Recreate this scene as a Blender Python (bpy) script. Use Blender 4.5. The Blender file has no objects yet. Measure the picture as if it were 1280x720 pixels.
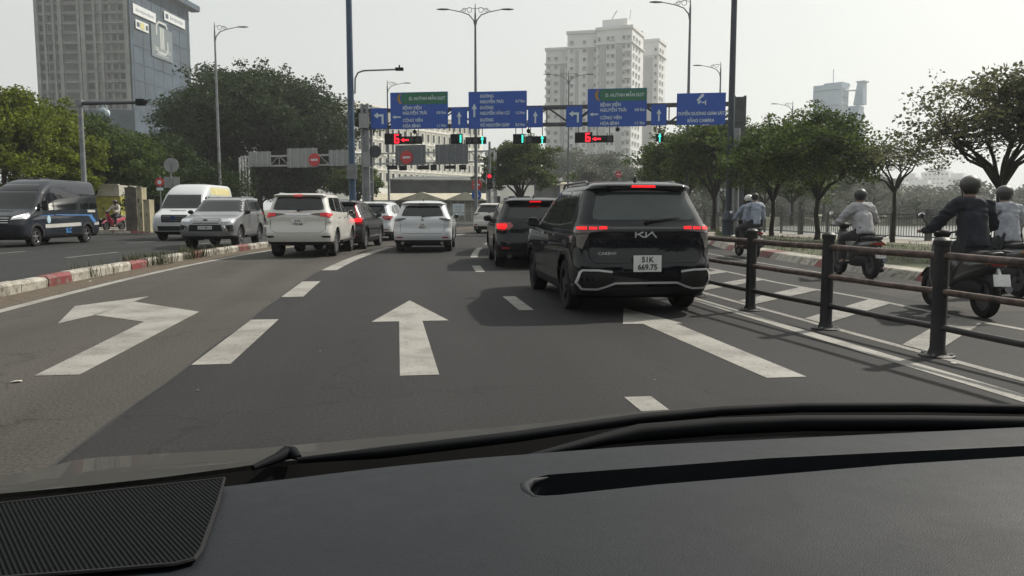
import bpy, bmesh, math, random
from math import sin, cos, pi, radians
from mathutils import Vector, Matrix
from mathutils.bvhtree import BVHTree
from mathutils import noise as mnoise
random.seed(7)
COL = bpy.context.scene.collection
R = random.random
def U(a, b): return a + (b - a) * R()

# ------------------------------------------------------------------ camera model
F = 1000.0; EYE = 1.35; PITCH = math.atan(98/1000); YAW = math.atan(143/1000*cos(PITCH))
def _ray(px, py):
    x = (px-640)/F; y = (360-py)/F
    rx = x; ry = cos(PITCH)+y*sin(PITCH); rz = -sin(PITCH)+y*cos(PITCH)
    c, s = cos(YAW), sin(YAW)
    return Vector((rx*c+ry*s, -rx*s+ry*c, rz))
def G(px, py, z=0.0):
    r = _ray(px, py); t = (z-EYE)/r.z
    return Vector((r.x*t, r.y*t, z))
def D(px, py, d):
    r = _ray(px, py)
    return Vector((r.x*d, r.y*d, EYE+r.z*d))
def bend(y):                       # the carriageway bends right from y = 14 m on
    if y < 14: return 0.0
    if y < 46: return 0.0058*(y-14)**2
    return 0.0058*32**2 + 0.371*(y-46)
def head(y):
    return 0.0 if y < 14 else math.atan(0.0116*(min(y, 46)-14))

# ------------------------------------------------------------------ materials
MATS = {}
def new_mat(name):
    m = bpy.data.materials.new(name); m.use_nodes = True
    nt = m.node_tree; b = nt.nodes['Principled BSDF']
    return m, nt, b
def N(nt, t, **kw):
    n = nt.nodes.new(t)
    for k, v in kw.items():
        if k.startswith('i_'): n.inputs[k[2:].replace('_', ' ')].default_value = v
        else: setattr(n, k, v)
    return n
def noise_col(nt, c1, c2, scale, detail=4, lo=.35, hi=.65, coord='Object', rough=.6):
    tc = N(nt, 'ShaderNodeTexCoord'); nz = N(nt, 'ShaderNodeTexNoise')
    nz.inputs['Scale'].default_value = scale; nz.inputs['Detail'].default_value = detail; nz.inputs['Roughness'].default_value = rough
    nt.links.new(tc.outputs[coord], nz.inputs['Vector'])
    cr = N(nt, 'ShaderNodeValToRGB')
    cr.color_ramp.elements[0].position = lo; cr.color_ramp.elements[1].position = hi
    cr.color_ramp.elements[0].color = (*c1, 1); cr.color_ramp.elements[1].color = (*c2, 1)
    nt.links.new(nz.outputs['Fac'], cr.inputs['Fac'])
    return cr.outputs['Color'], tc, nz
def mat(name, col, rough=.6, metal=0, coat=0, var=.12, scale=3., bump=0, bscale=60, emit=None, es=0, spec=.5):
    if name in MATS: return MATS[name]
    m, nt, b = new_mat(name)
    c1 = tuple(max(0, c*(1-var)) for c in col); c2 = tuple(min(1, c*(1+var)) for c in col)
    out, tc, nz = noise_col(nt, c1, c2, scale)
    nt.links.new(out, b.inputs['Base Color'])
    b.inputs['Roughness'].default_value = rough; b.inputs['Metallic'].default_value = metal
    b.inputs['Coat Weight'].default_value = coat; b.inputs['Coat Roughness'].default_value = .05
    b.inputs['Specular IOR Level'].default_value = spec
    if bump:
        n2 = N(nt, 'ShaderNodeTexNoise'); n2.inputs['Scale'].default_value = bscale; n2.inputs['Detail'].default_value = 3
        nt.links.new(tc.outputs['Object'], n2.inputs['Vector'])
        bp = N(nt, 'ShaderNodeBump'); bp.inputs['Strength'].default_value = bump; bp.inputs['Distance'].default_value = .02
        nt.links.new(n2.outputs['Fac'], bp.inputs['Height']); nt.links.new(bp.outputs['Normal'], b.inputs['Normal'])
    if emit:
        b.inputs['Emission Color'].default_value = (*emit, 1); b.inputs['Emission Strength'].default_value = es
    MATS[name] = m
    return m
def paint(name, col, rough=.35, metal=.0, coat=.8, dust=1.0, spec=.5):
    """car paint with a film of road dust low down and fine mottling"""
    if name in MATS: return MATS[name]
    m, nt, b = new_mat(name)
    out, tc, nz = noise_col(nt, (0, 0, 0), (1, 1, 1), 5, 5, .3, .75)
    geo = N(nt, 'ShaderNodeNewGeometry'); sep = N(nt, 'ShaderNodeSeparateXYZ')
    nt.links.new(geo.outputs['Position'], sep.inputs[0])
    mr = N(nt, 'ShaderNodeMapRange'); mr.inputs['From Min'].default_value = .15; mr.inputs['From Max'].default_value = .8
    mr.inputs['To Min'].default_value = .30; mr.inputs['To Max'].default_value = .02
    nt.links.new(sep.outputs['Z'], mr.inputs['Value'])
    mul = N(nt, 'ShaderNodeMath', operation='MULTIPLY'); nt.links.new(out, mul.inputs[0]); nt.links.new(mr.outputs[0], mul.inputs[1])
    mr.inputs['To Min'].default_value *= dust; mr.inputs['To Max'].default_value *= dust; b.inputs['Specular IOR Level'].default_value = spec
    mx = N(nt, 'ShaderNodeMix', data_type='RGBA'); mx.inputs['A'].default_value = (*col, 1); mx.inputs['B'].default_value = (.17, .15, .13, 1)
    nt.links.new(mul.outputs[0], mx.inputs['Factor']); nt.links.new(mx.outputs['Result'], b.inputs['Base Color'])
    b.inputs['Roughness'].default_value = rough; b.inputs['Metallic'].default_value = metal
    b.inputs['Coat Weight'].default_value = coat; b.inputs['Coat Roughness'].default_value = .02
    MATS[name] = m
    return m
M_TYRE = mat('tyre_rubber', (.012, .012, .012), .85, bump=.3, spec=.2)
M_BLACKP = mat('black_plastic', (.010, .010, .011), .6, bump=.1, spec=.25)
M_WELL = mat('wheel_well', (.004, .004, .004), .95, spec=.03)
M_RIM = mat('alloy', (.5, .5, .52), .3, metal=.9)
M_RIMD = mat('dark_alloy', (.12, .12, .13), .35, metal=.8)
M_CHROME = mat('chrome', (.75, .75, .76), .12, metal=1, var=.03)
M_BADGE = mat('satin_silver_badge', (.55, .56, .57), .4, metal=.2)
M_SEAM = mat('panel_gap', (.004, .004, .004), .9)
def varied(name, c1, c2, rough=.3):
    """panes that differ from window to window"""
    if name in MATS: return MATS[name]
    m, nt, b = new_mat(name); oi = N(nt, 'ShaderNodeObjectInfo'); mx = N(nt, 'ShaderNodeMix', data_type='RGBA')
    geo = N(nt, 'ShaderNodeNewGeometry'); ad = N(nt, 'ShaderNodeMath', operation='ADD'); fr_ = N(nt, 'ShaderNodeMath', operation='FRACT')
    nt.links.new(oi.outputs['Random'], ad.inputs[0]); nt.links.new(geo.outputs['Random Per Island'], ad.inputs[1]); nt.links.new(ad.outputs[0], fr_.inputs[0])
    mx.inputs['A'].default_value = (*c1, 1); mx.inputs['B'].default_value = (*c2, 1); nt.links.new(fr_.outputs[0], mx.inputs['Factor'])
    nt.links.new(mx.outputs['Result'], b.inputs['Base Color']); b.inputs['Roughness'].default_value = rough
    MATS[name] = m; return m
def glass_mat(name, col, rough=.03):
    if name in MATS: return MATS[name]
    m, nt, b = new_mat(name)
    out, tc, nz = noise_col(nt, tuple(c*.8 for c in col), tuple(c*1.2 for c in col), 1.5)
    nt.links.new(out, b.inputs['Base Color']); b.inputs['Roughness'].default_value = rough
    b.inputs['Specular IOR Level'].default_value = .6
    MATS[name] = m; return m
M_GLASS = glass_mat('tinted_glass', (.008, .010, .011))
M_GLASSR = glass_mat('rear_glass_film', (.035, .05, .05), .06)
M_BRAKE = mat('brake_lamp_lit', (.5, .01, .01), .3, emit=(1, .004, .010), es=1.0)
M_REDL = mat('red_lamp_lens', (.28, .008, .01), .12, coat=1, var=.05)
M_DREDL = mat('dark_red_lens', (.05, .006, .008), .1, coat=1, var=.05)
M_CLEARL = mat('clear_lamp_lens', (.55, .56, .58), .1, metal=.6, coat=1)
M_AMBER = mat('amber_lamp_lit', (.6, .2, .02), .3, emit=(1, .25, .05), es=2.)
M_HEADL = mat('headlamp_lit', (.8, .8, .8), .2, emit=(1, .97, .9), es=2.2)
M_PLATE = mat('plate_white', (.6, .61, .6), .45)
M_PTEXT = mat('plate_ink', (.02, .02, .02), .6)

# ------------------------------------------------------------------ mesh building
def link(o, parent=None):
    COL.objects.link(o)
    if parent: o.parent = parent
    return o
def tag(o, label=None, cat=None, group=None, kind=None):
    if label: o['label'] = label
    if cat: o['category'] = cat
    if group: o['group'] = group
    if kind: o['kind'] = kind
    return o
def thing(name, label, cat, loc=(0, 0, 0), rz=0, group=None):
    o = bpy.data.objects.new(name, None); COL.objects.link(o)
    o.empty_display_size = .3
    o.location = loc; o.rotation_euler = (0, 0, rz)
    return tag(o, label, cat, group)
class MB:
    def __init__(s): s.v = []; s.f = []; s.m = []
    def add(s, vs, fs, mi=0):
        n = len(s.v); s.v += [tuple(v) for v in vs]
        s.f += [tuple(i+n for i in f) for f in fs]; s.m += [mi]*len(fs)
    def box(s, c, size, rot=None, mi=0):
        hx, hy, hz = size[0]/2, size[1]/2, size[2]/2
        vs = [Vector((x, y, z)) for z in (-hz, hz) for y in (-hy, hy) for x in (-hx, hx)]
        if rot is not None: vs = [rot @ v for v in vs]
        c = Vector(c)
        s.add([v+c for v in vs], [(0, 2, 3, 1), (4, 5, 7, 6), (0, 1, 5, 4), (2, 6, 7, 3), (0, 4, 6, 2), (1, 3, 7, 5)], mi)
    def tube(s, pts, rad, n=8, mi=0, cap=True):
        pts = [Vector(p) for p in pts]
        if not hasattr(rad, '__len__'): rad = [rad]*len(pts)
        rings = []; up = None
        for i, p in enumerate(pts):
            d = (pts[min(i+1, len(pts)-1)]-pts[max(i-1, 0)]).normalized()
            if up is None: up = Vector((0, 0, 1)) if abs(d.z) < .9 else Vector((1, 0, 0))
            a = d.cross(up)
            if a.length < 1e-4: a = d.cross(Vector((.3, 1, .2)))
            a.normalize(); b = a.cross(d).normalized(); up = b
            rings.append([p+(a*cos(2*pi*k/n)+b*sin(2*pi*k/n))*rad[i] for k in range(n)])
        vs = [v for r in rings for v in r]; fs = []
        for i in range(len(pts)-1):
            for k in range(n):
                k2 = (k+1) % n
                fs.append((i*n+k, i*n+k2, (i+1)*n+k2, (i+1)*n+k))
        if cap:
            fs.append(tuple(range(n))[::-1]); fs.append(tuple((len(pts)-1)*n+k for k in range(n)))
        s.add(vs, fs, mi)
    def lathe(s, prof, c=(0, 0, 0), axis='z', n=24, mi=0, cap=True):
        """prof: (radius, height) list, turned about the axis"""
        c = Vector(c); vs = []; fs = []
        for r, h in prof:
            for k in range(n):
                a = 2*pi*k/n
                p = (r*cos(a), r*sin(a), h)
                if axis == 'x': p = (h, r*cos(a), r*sin(a))
                if axis == 'y': p = (r*sin(a), h, r*cos(a))
                vs.append(Vector(p)+c)
        for i in range(len(prof)-1):
            for k in range(n):
                k2 = (k+1) % n
                fs.append((i*n+k, i*n+k2, (i+1)*n+k2, (i+1)*n+k))
        if tuple(prof[0]) == tuple(prof[-1]): cap = False
        if cap and prof[0][0] > 1e-4: fs.append(tuple(range(n))[::-1])
        if cap and prof[-1][0] > 1e-4: fs.append(tuple((len(prof)-1)*n+k for k in range(n)))
        s.add(vs, fs, mi)
    def sphere(s, c, r, n=12, mi=0, sc=(1, 1, 1)):
        c = Vector(c); vs = []; fs = []; m = n//2
        for i in range(m+1):
            t = pi*i/m
            for k in range(n):
                a = 2*pi*k/n
                vs.append(c+Vector((r*sin(t)*cos(a)*sc[0], r*sin(t)*sin(a)*sc[1], r*cos(t)*sc[2])))
        for i in range(m):
            for k in range(n):
                k2 = (k+1) % n
                fs.append((i*n+k, (i+1)*n+k, (i+1)*n+k2, i*n+k2))
        s.add(vs, fs, mi)
    def prism(s, pts, off, mi=0):
        """closed prism: polygon pts (3D), swept by vector off"""
        off = Vector(off); n = len(pts); pts = [Vector(p) for p in pts]
        vs = pts+[p+off for p in pts]
        fs = [tuple(range(n))[::-1], tuple(range(n, 2*n))]+[(i, (i+1) % n, (i+1) % n+n, i+n) for i in range(n)]
        s.add(vs, fs, mi)
    def quad(s, a, b, c, d, mi=0): s.add([a, b, c, d], [(0, 1, 2, 3)], mi)
    def loft(s, rings, mi=0, cap=True):
        n = len(rings[0]); vs = [v for r in rings for v in r]; fs = []
        for i in range(len(rings)-1):
            for k in range(n):
                k2 = (k+1) % n
                fs.append((i*n+k, i*n+k2, (i+1)*n+k2, (i+1)*n+k))
        if cap:
            fs.append(tuple(range(n))[::-1]); fs.append(tuple((len(rings)-1)*n+k for k in range(n)))
        s.add(vs, fs, mi)
    def mesh(s, name, mats, smooth=True, angle=40, fix=True):
        me = bpy.data.meshes.new(name)
        me.from_pydata(s.v, [], s.f)
        if not isinstance(mats, (list, tuple)): mats = [mats]
        for m in mats: me.materials.append(m)
        me.polygons.foreach_set('material_index', s.m)
        if fix:
            bm = bmesh.new(); bm.from_mesh(me)
            bmesh.ops.remove_doubles(bm, verts=bm.verts, dist=1e-5)
            bmesh.ops.recalc_face_normals(bm, faces=bm.faces)
            bm.to_mesh(me); bm.free()
        if smooth:
            me.polygons.foreach_set('use_smooth', [True]*len(me.polygons))
            me.set_sharp_from_angle(angle=radians(angle))
        me.update()
        return me
    def build(s, name, mats, parent=None, smooth=True, angle=40, fix=True):
        return link(bpy.data.objects.new(name, s.mesh(name, mats, smooth, angle, fix)), parent)
def copy_tree(o, parent=None):
    c = o.copy(); COL.objects.link(c); c.parent = parent
    for ch in [x for x in bpy.data.objects if x.parent == o]: copy_tree(ch, c)
    return c
DG = None
def text_mesh(s, size, ext=.002, align='CENTER', xs=1.0, bold=0.0):
    cu = bpy.data.curves.new('lettering', 'FONT'); cu.body = s; cu.size = size; cu.extrude = ext
    cu.align_x = align; cu.align_y = 'CENTER'; cu.offset = bold; cu.resolution_u = 3
    o = bpy.data.objects.new('tmp_text', cu); COL.objects.link(o)
    dg = bpy.context.evaluated_depsgraph_get(); dg.update()
    me = bpy.data.meshes.new_from_object(o.evaluated_get(dg))
    bpy.data.objects.remove(o); bpy.data.curves.remove(cu)
    for v in me.vertices: v.co.x *= xs
    return me
def viet_mesh(s, size, ext, align, xs, bold):
    """capital letters with a stroke or a horn: plain letter plus the missing stroke as its own piece"""
    plain = s.replace('Đ', 'D').replace('Ờ', 'Ò').replace('Ư', 'U')
    me = text_mesh(plain, size, ext, 'LEFT', xs, bold)
    bx = lambda t: (lambda q: (min(v.co.x for v in q.vertices), max(v.co.x for v in q.vertices)))(text_mesh(t, size, ext, 'LEFT', xs, bold))
    b = MB(); b.v = [tuple(v.co) for v in me.vertices]; b.f = [tuple(p.vertices) for p in me.polygons]; b.m = [0]*len(b.f)
    lo, hi = bx(plain); wD = (lambda r: r[1]-r[0])(bx('D'))
    for i, ch in enumerate(s):
        if ch in 'ĐỜƯ':
            r_ = bx(plain[:i+1])[1]
            if ch == 'Đ': b.box((r_-wD+.10*size*xs, .0, ext*.5+.0006), (.30*size*xs, .06*size, ext*2))
            else: b.box((r_+.01*size*xs, .33*size, ext*.5+.0006), (.07*size*xs, .13*size, ext*2), Matrix.Rotation(-.4, 3, 'Z'))
    sh = {'LEFT': 0, 'CENTER': -(lo+hi)/2, 'RIGHT': -hi}[align]
    b.v = [(x+sh, y, z) for x, y, z in b.v]
    bpy.data.meshes.remove(me)
    return b.mesh('lettering', [], smooth=False, fix=False)
def text(s, size, mtx, m, parent, name='lettering', align='CENTER', xs=1.0, bold=0.0, ext=.002):
    me = (viet_mesh if any(c_ in s for c_ in 'ĐỜƯ') else text_mesh)(s, size, ext, align, xs, bold); me.materials.clear(); me.materials.append(m)
    me.transform(mtx)
    return link(bpy.data.objects.new(name, me), parent)
def frame_mtx(o, u, v):
    """letters: local x -> u, local y -> v"""
    u = Vector(u).normalized(); v = Vector(v).normalized(); w = u.cross(v)
    m = Matrix((u, v, w)).transposed().to_4x4(); m.translation = Vector(o)
    return m
# ------------------------------------------------------------------ world, sun, camera, haze
SUN_AZ, SUN_EL = radians(62), radians(44)        # azimuth from +Y (ahead) towards +X (right)
sc = bpy.context.scene
w = bpy.data.worlds.new('World'); sc.world = w; w.use_nodes = True
nt = w.node_tree; bg = nt.nodes['Background']
sky = N(nt, 'ShaderNodeTexSky', sky_type='NISHITA'); sky.sun_disc = False
sky.sun_elevation = SUN_EL; sky.sun_rotation = SUN_AZ; sky.air_density = 1.6; sky.dust_density = 7; sky.ozone_density = 1
hs = N(nt, 'ShaderNodeHueSaturation'); hs.inputs['Saturation'].default_value = .3
nt.links.new(sky.outputs[0], hs.inputs['Color'])
tint = N(nt, 'ShaderNodeMix', data_type='RGBA', blend_type='MULTIPLY'); tint.inputs['Factor'].default_value = 1
tint.inputs['B'].default_value = (1., .985, .94, 1)
flat_sky = N(nt, 'ShaderNodeMix', data_type='RGBA'); flat_sky.inputs['Factor'].default_value = .80; flat_sky.inputs['B'].default_value = (4.6, 4.76, 4.95, 1)
nt.links.new(hs.outputs[0], flat_sky.inputs['A']); nt.links.new(flat_sky.outputs['Result'], tint.inputs['A']); nt.links.new(tint.outputs['Result'], bg.inputs['Color'])
bg.inputs['Strength'].default_value = .15
sl = bpy.data.lights.new('sun', 'SUN'); sl.energy = 4.6; sl.angle = radians(1.2); sl.color = (1, .92, .82)
so = bpy.data.objects.new('sun', sl); COL.objects.link(so)
sd = Vector((sin(SUN_AZ)*cos(SUN_EL), cos(SUN_AZ)*cos(SUN_EL), sin(SUN_EL)))
so.rotation_euler = (-sd).to_track_quat('-Z', 'Y').to_euler()
so.location = (30, 30, 60)
cd = bpy.data.cameras.new('camera'); cam = bpy.data.objects.new('camera', cd); COL.objects.link(cam)
cd.sensor_width = 36; cd.lens = 36*F/1280; cd.clip_start = .05; cd.clip_end = 8000
cam.location = (0, 0, EYE); cam.rotation_euler = (pi/2-PITCH, 0, -YAW)
sc.camera = cam
sc.view_settings.view_transform = 'Standard'; sc.view_settings.look = 'None'
sc.view_settings.gamma = 1; sc.view_settings.use_curve_mapping = False
sc.view_settings.exposure = 0.22
sc.cycles.volume_bounces = 1; sc.cycles.max_bounces = 6; sc.cycles.transparent_max_bounces = 12
sc.cycles.use_denoising = True; sc.cycles.sample_clamp_indirect = 4
sc.cycles.volume_max_steps = 64
hm = bpy.data.materials.new('haze_air'); hm.use_nodes = True
hm.node_tree.nodes.remove(hm.node_tree.nodes['Principled BSDF'])
pv = N(hm.node_tree, 'ShaderNodeVolumePrincipled'); pv.inputs['Color'].default_value = (.9, .93, .96, 1)
pv.inputs['Density'].default_value = .0004; pv.inputs['Anisotropy'].default_value = .45
hm.node_tree.links.new(pv.outputs[0], hm.node_tree.nodes['Material Output'].inputs['Volume'])
b = MB(); b.box((0, 350, 57), (2400, 1500, 122)); hz = b.build('haze', hm, smooth=False); tag(hz, kind='stuff')

# ------------------------------------------------------------------ ground, road, markings
def bank(y):
    if y < 36: return 19.3-0.12*(y-36)
    if y < 90: return 19.3+.006*(y-36)**2
    return 19.3+.006*54**2+.65*(y-90)
def asphalt(name, base, warm=0, wear=True):
    m, nt, b = new_mat(name)
    tc = N(nt, 'ShaderNodeTexCoord')
    def nz(scale, detail=4, rough=.6, sx=1, sy=1):
        mp = N(nt, 'ShaderNodeMapping'); mp.inputs['Scale'].default_value = (sx, sy, 1)
        nt.links.new(tc.outputs['Object'], mp.inputs[0])
        n = N(nt, 'ShaderNodeTexNoise'); n.inputs['Scale'].default_value = scale; n.inputs['Detail'].default_value = detail
        n.inputs['Roughness'].default_value = rough; nt.links.new(mp.outputs[0], n.inputs['Vector']); return n.outputs['Fac']
    def mr(x, a, b_, c, d):
        n = N(nt, 'ShaderNodeMapRange'); n.inputs[1].default_value = a; n.inputs[2].default_value = b_; n.inputs[3].default_value = c; n.inputs[4].default_value = d
        nt.links.new(x, n.inputs[0]); return n.outputs[0]
    def mul(a, c):
        n = N(nt, 'ShaderNodeMath', operation='MULTIPLY'); nt.links.new(a, n.inputs[0]); nt.links.new(c, n.inputs[1]); return n.outputs[0]
    f = mul(mr(nz(.35, 5), .3, .7, .86, 1.14), mr(nz(42, 3, .85), 0.3, .72, .32, 1.85))
    f = mul(f, mr(nz(1.0, 3, .6, 1.6, .09), .3, .7, .88, 1.12))      # long streaks along the lanes
    f = mul(f, mr(nz(3.5, 5, .75), .62, .74, 1.0, .82))               # oil spots and patches
    f = mul(f, mr(nz(160, 2, .8), .66, .75, 1.0, 1.7))               # pale stones
    sx_ = N(nt, 'ShaderNodeSeparateXYZ'); nt.links.new(tc.outputs['Object'], sx_.inputs[0])
    m1 = N(nt, 'ShaderNodeMath', operation='MULTIPLY_ADD'); m1.inputs[1].default_value = 3.7; m1.inputs[2].default_value = .9; nt.links.new(sx_.outputs['X'], m1.inputs[0])
    m2 = N(nt, 'ShaderNodeMath', operation='SINE'); nt.links.new(m1.outputs[0], m2.inputs[0])
    f = mul(f, mr(m2.outputs[0], -1, 1, .93, 1.09))                   # tyre-polished tracks
    f = mul(f, mr(nz(.9, 6, .8, 1, .35), .60, .66, 1.0, .80))        # darker drips and stains
    vo = N(nt, 'ShaderNodeTexVoronoi', feature='DISTANCE_TO_EDGE'); vo.inputs['Scale'].default_value = .28
    nv = N(nt, 'ShaderNodeTexNoise'); nv.inputs['Scale'].default_value = 2.0; nv.inputs['Detail'].default_value = 5
    nt.links.new(tc.outputs['Object'], nv.inputs['Vector'])
    ad = N(nt, 'ShaderNodeVectorMath', operation='ADD'); nt.links.new(tc.outputs['Object'], ad.inputs[0]); nt.links.new(nv.outputs['Color'], ad.inputs[1])
    nt.links.new(ad.outputs[0], vo.inputs['Vector'])
    f = mul(f, mr(vo.outputs['Distance'], 0, .008, .62, 1))          # hairline cracks
    cm = N(nt, 'ShaderNodeMix', data_type='RGBA', blend_type='MULTIPLY'); cm.inputs['Factor'].default_value = 1
    cm.inputs['A'].default_value = (*base, 1)
    cb = N(nt, 'ShaderNodeCombineColor')
    for i in range(3): nt.links.new(f, cb.inputs[i])
    nt.links.new(cb.outputs[0], cm.inputs['B']); nt.links.new(cm.outputs['Result'], b.inputs['Base Color'])
    b.inputs['Roughness'].default_value = .82; b.inputs['Specular IOR Level'].default_value = .25
    bp = N(nt, 'ShaderNodeBump'); bp.inputs['Strength'].default_value = .5; bp.inputs['Distance'].default_value = .006
    n3 = N(nt, 'ShaderNodeTexNoise'); n3.inputs['Scale'].default_value = 90; n3.inputs['Detail'].default_value = 2
    nt.links.new(tc.outputs['Object'], n3.inputs['Vector'])
    nt.links.new(n3.outputs['Fac'], bp.inputs['Height']); nt.links.new(bp.outputs['Normal'], b.inputs['Normal'])
    MATS[name] = m; return m
A_OLD = asphalt('asphalt_old', (.047, .0433, .0385))
A_NEW = asphalt('asphalt_new', (.0160, .0158, .0165))
A_RIGHT = asphalt('asphalt_motorcycle_lane', (.0155, .0155, .0155))
A_OPP = asphalt('asphalt_opposite', (.0195, .020, .0205))
def worn(name, col, under=(.06, .055, .05), lo=.33, hi=.5, sc_=7):
    m, nt, b = new_mat(name)
    o1, tc, n1 = noise_col(nt, under, col, sc_, 8, lo, hi, rough=.75)
    o2, tc2, n2 = noise_col(nt, (.62, .61, .60), (1, 1, 1), 1.6, 7, .36, .56)
    mx = N(nt, 'ShaderNodeMix', data_type='RGBA', blend_type='MULTIPLY'); mx.inputs['Factor'].default_value = 1
    nt.links.new(o1, mx.inputs['A']); nt.links.new(o2, mx.inputs['B']); nt.links.new(mx.outputs['Result'], b.inputs['Base Color'])
    b.inputs['Roughness'].default_value = .7
    MATS[name] = m; return m
M_LINE = worn('road_paint', (.255, .246, .225), under=(.06, .056, .05), lo=.36, hi=.44, sc_=22)
M_LINE2 = worn('road_paint_worn', (.19, .184, .168), under=(.045, .043, .038), lo=.38, hi=.47, sc_=22)
M_REDK = worn('kerb_red_paint', (.17, .028, .030), (.16, .17, .14), .38, .5, 5)
M_WHITEK = worn('kerb_white_paint', (.34, .325, .28), (.13, .11, .085), .40, .5, 5)
M_DIRT = mat('road_dirt', (.075, .057, .038), .95, var=.4, scale=8, bump=.4)
M_GRASSG = mat('lawn_soil', (.045, .052, .020), .95, var=.45, scale=1.5, bump=.5, bscale=30)
M_PAVE = mat('pavement_concrete', (.22, .20, .175), .85, var=.2, scale=2, bump=.2)
M_LAND = mat('land', (.09, .095, .06), .95, var=.3, scale=.1)

# ground: one sheet out to the horizon with the river channel let into it
ys = [-1200, -300, -60, -20]+[-10+4*i for i in range(30)]+[110+20*i for i in range(12)]+[400, 700, 1200, 2500, 5000]
offs = [(-5000, -.03), (-900, -.03), (-200, -.03), (-30, -.03), (-8, -.03), (0, -.03), (.5, -.06), (.55, -3.2), (60, -3.2), (140, -3.0), (145, -.2), (260, -.1), (900, -.05), (5000, -.03)]
vs = [(bank(y)+o, y, z if y < 150 else -.03) for y in ys for o, z in offs]; n = len(offs)
b = MB(); b.add(vs, [(j*n+i, j*n+i+1, (j+1)*n+i+1, (j+1)*n+i) for j in range(len(ys)-1) for i in range(n-1)])
tag(b.build('ground', M_LAND, smooth=False), kind='structure')
m, nt, bs = new_mat('river_water')
o_, tc, nz_ = noise_col(nt, (.17, .18, .165), (.24, .25, .23), .3)
nt.links.new(o_, bs.inputs['Base Color']); bs.inputs['Roughness'].default_value = .28
bp = N(nt, 'ShaderNodeBump'); bp.inputs['Strength'].default_value = .4; bp.inputs['Distance'].default_value = .05
n3 = N(nt, 'ShaderNodeTexNoise'); n3.inputs['Scale'].default_value = 1.6; n3.inputs['Detail'].default_value = 4
nt.links.new(tc.outputs['Object'], n3.inputs['Vector']); nt.links.new(n3.outputs['Fac'], bp.inputs['Height']); nt.links.new(bp.outputs['Normal'], bs.inputs['Normal'])
b = MB(); b.add([(bank(y)+o, y, -1.7) for y in ys for o in (.56, 70, 144)], [(j*3+i, j*3+i+1, j*3+i+4, j*3+i+3) for j in range(len(ys)-1) for i in range(2)])
tag(b.build('water', m, smooth=False), kind='structure')

def strip(b, xl, xr, y0, y1, z, mi=0, step=1.5):
    """strip of surface that follows the bend; xl/xr numbers or functions of y"""
    fl = xl if callable(xl) else (lambda y: xl+bend(y)); fr = xr if callable(xr) else (lambda y: xr+bend(y))
    k = max(1, int(round((y1-y0)/step))); vs = []
    for i in range(k+1):
        y = y0+(y1-y0)*i/k; vs += [(fl(y), y, z), (fr(y), y, z)]
    b.add(vs, [(2*i, 2*i+1, 2*i+3, 2*i+2) for i in range(k)], mi)
def kerb_x(y): return 9.75+1.55*bend(y) if y < 46 else 9.75+1.55*bend(46)+.371*(y-46)
b = MB()
strip(b, -60, -6.55, -30, 140, 0, 3); strip(b, -6.55, -5.9, -30, 140, 0, 4)
strip(b, -5.9, -5.42, -30, 140, 0, 4); strip(b, -5.42, -1.82, -30, 140, 0, 0)
strip(b, -1.82, 4.72, -30, 140, 0, 1); strip(b, lambda y: 4.72+bend(y), kerb_x, -30, 60, 0, 2)
strip(b, lambda y: 4.72+bend(y), lambda y: 9.75+1.55*bend(46)+bend(y)-bend(46)-.0, 60, 140, 0, 2)
tag(b.build('road', [A_OLD, A_NEW, A_RIGHT, A_OPP, M_DIRT], smooth=False), kind='structure')

# patched rectangles and a long seam, 2 mm above the surface
A_PATCH = asphalt('asphalt_patch', (.0150, .0148, .0150)); A_PATCH2 = asphalt('asphalt_patch_pale', (.030, .0285, .0265))
b = MB()
for x0, x1, y0, y1, mi in ((7.6, 8.5, 9.5, 12.5, 1), (-11, -9.4, 17, 20, 0)):
    strip(b, x0, x1, y0, y1, .002, mi, .5)
strip(b, lambda y: -1.83+.015*sin(y*2.1)+bend(y), lambda y: -1.812+.015*sin(y*2.1)+bend(y), -5, 40, .003, 2, .25)
tag(b.build('road_patches', [A_PATCH, A_PATCH2, mat('bitumen_seam', (.010, .010, .010), .6)], smooth=False), kind='structure')
M_LITTER = mat('litter_pale', (.35, .34, .30), .8, var=.3); b = MB()
for px, py, s_ in ((247, 489, .03), (22, 478, .07), (1192, 455, .05), (113, 352, .06), (818, 476, .012), (180, 470, .012), (400, 440, .012)):
    g = G(px, py); a = U(0, 6); s_ *= .7; b.add([(g.x+s_*cos(a+k*pi/2.5)*U(.5, 1.1), g.y+s_*sin(a+k*pi/2.5)*U(.5, 1.3), .006+U(0, .012)) for k in range(5)], [(0, 1, 2, 3, 4)])
tag(b.build('litter', M_LITTER, smooth=False, fix=False), kind='stuff')
# painted markings, a sheet 4 mm above the asphalt
b = MB(); z = .004
for y0, y1 in ((1.2, 4.2), (7.2, 10.1), (12.7, 15.4), (18.2, 29.2), (33, 44)): strip(b, -1.80, -1.47, y0, y1, z)
for y0, y1 in ((-.5, 1.0), (3.9, 5.5), (10.56, 12.3), (17.25, 19.2), (22.6, 28.2), (31, 40)): strip(b, 1.60, 1.80, y0, y1, z)
strip(b, -5.36, -5.18, -10, 44, z); strip(b, 4.34, 4.52, -10, 44, z)
strip(b, -7.3, -7.18, -10, 44, z, 1)
for y0, y1 in ((15, 18), (24, 27), (33, 36), (42, 45)): strip(b, -9.9, -9.75, y0, y1, z, 1); strip(b, -13.2, -13.05, y0+1, y1+1, z, 1)
b.add([(-2.95+.0, 6.9, z), (-2.6, 6.9, z), (-2.62, 11.0, z), (-3.05, 10.1, z)], [(0, 1, 2, 3)])      # left-turn arrow
b.add([(-3.05, 10.1, z), (-2.62, 11.0, z), (-3.85, 12.35, z), (-3.88, 10.85, z)], [(0, 1, 2, 3)])
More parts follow.
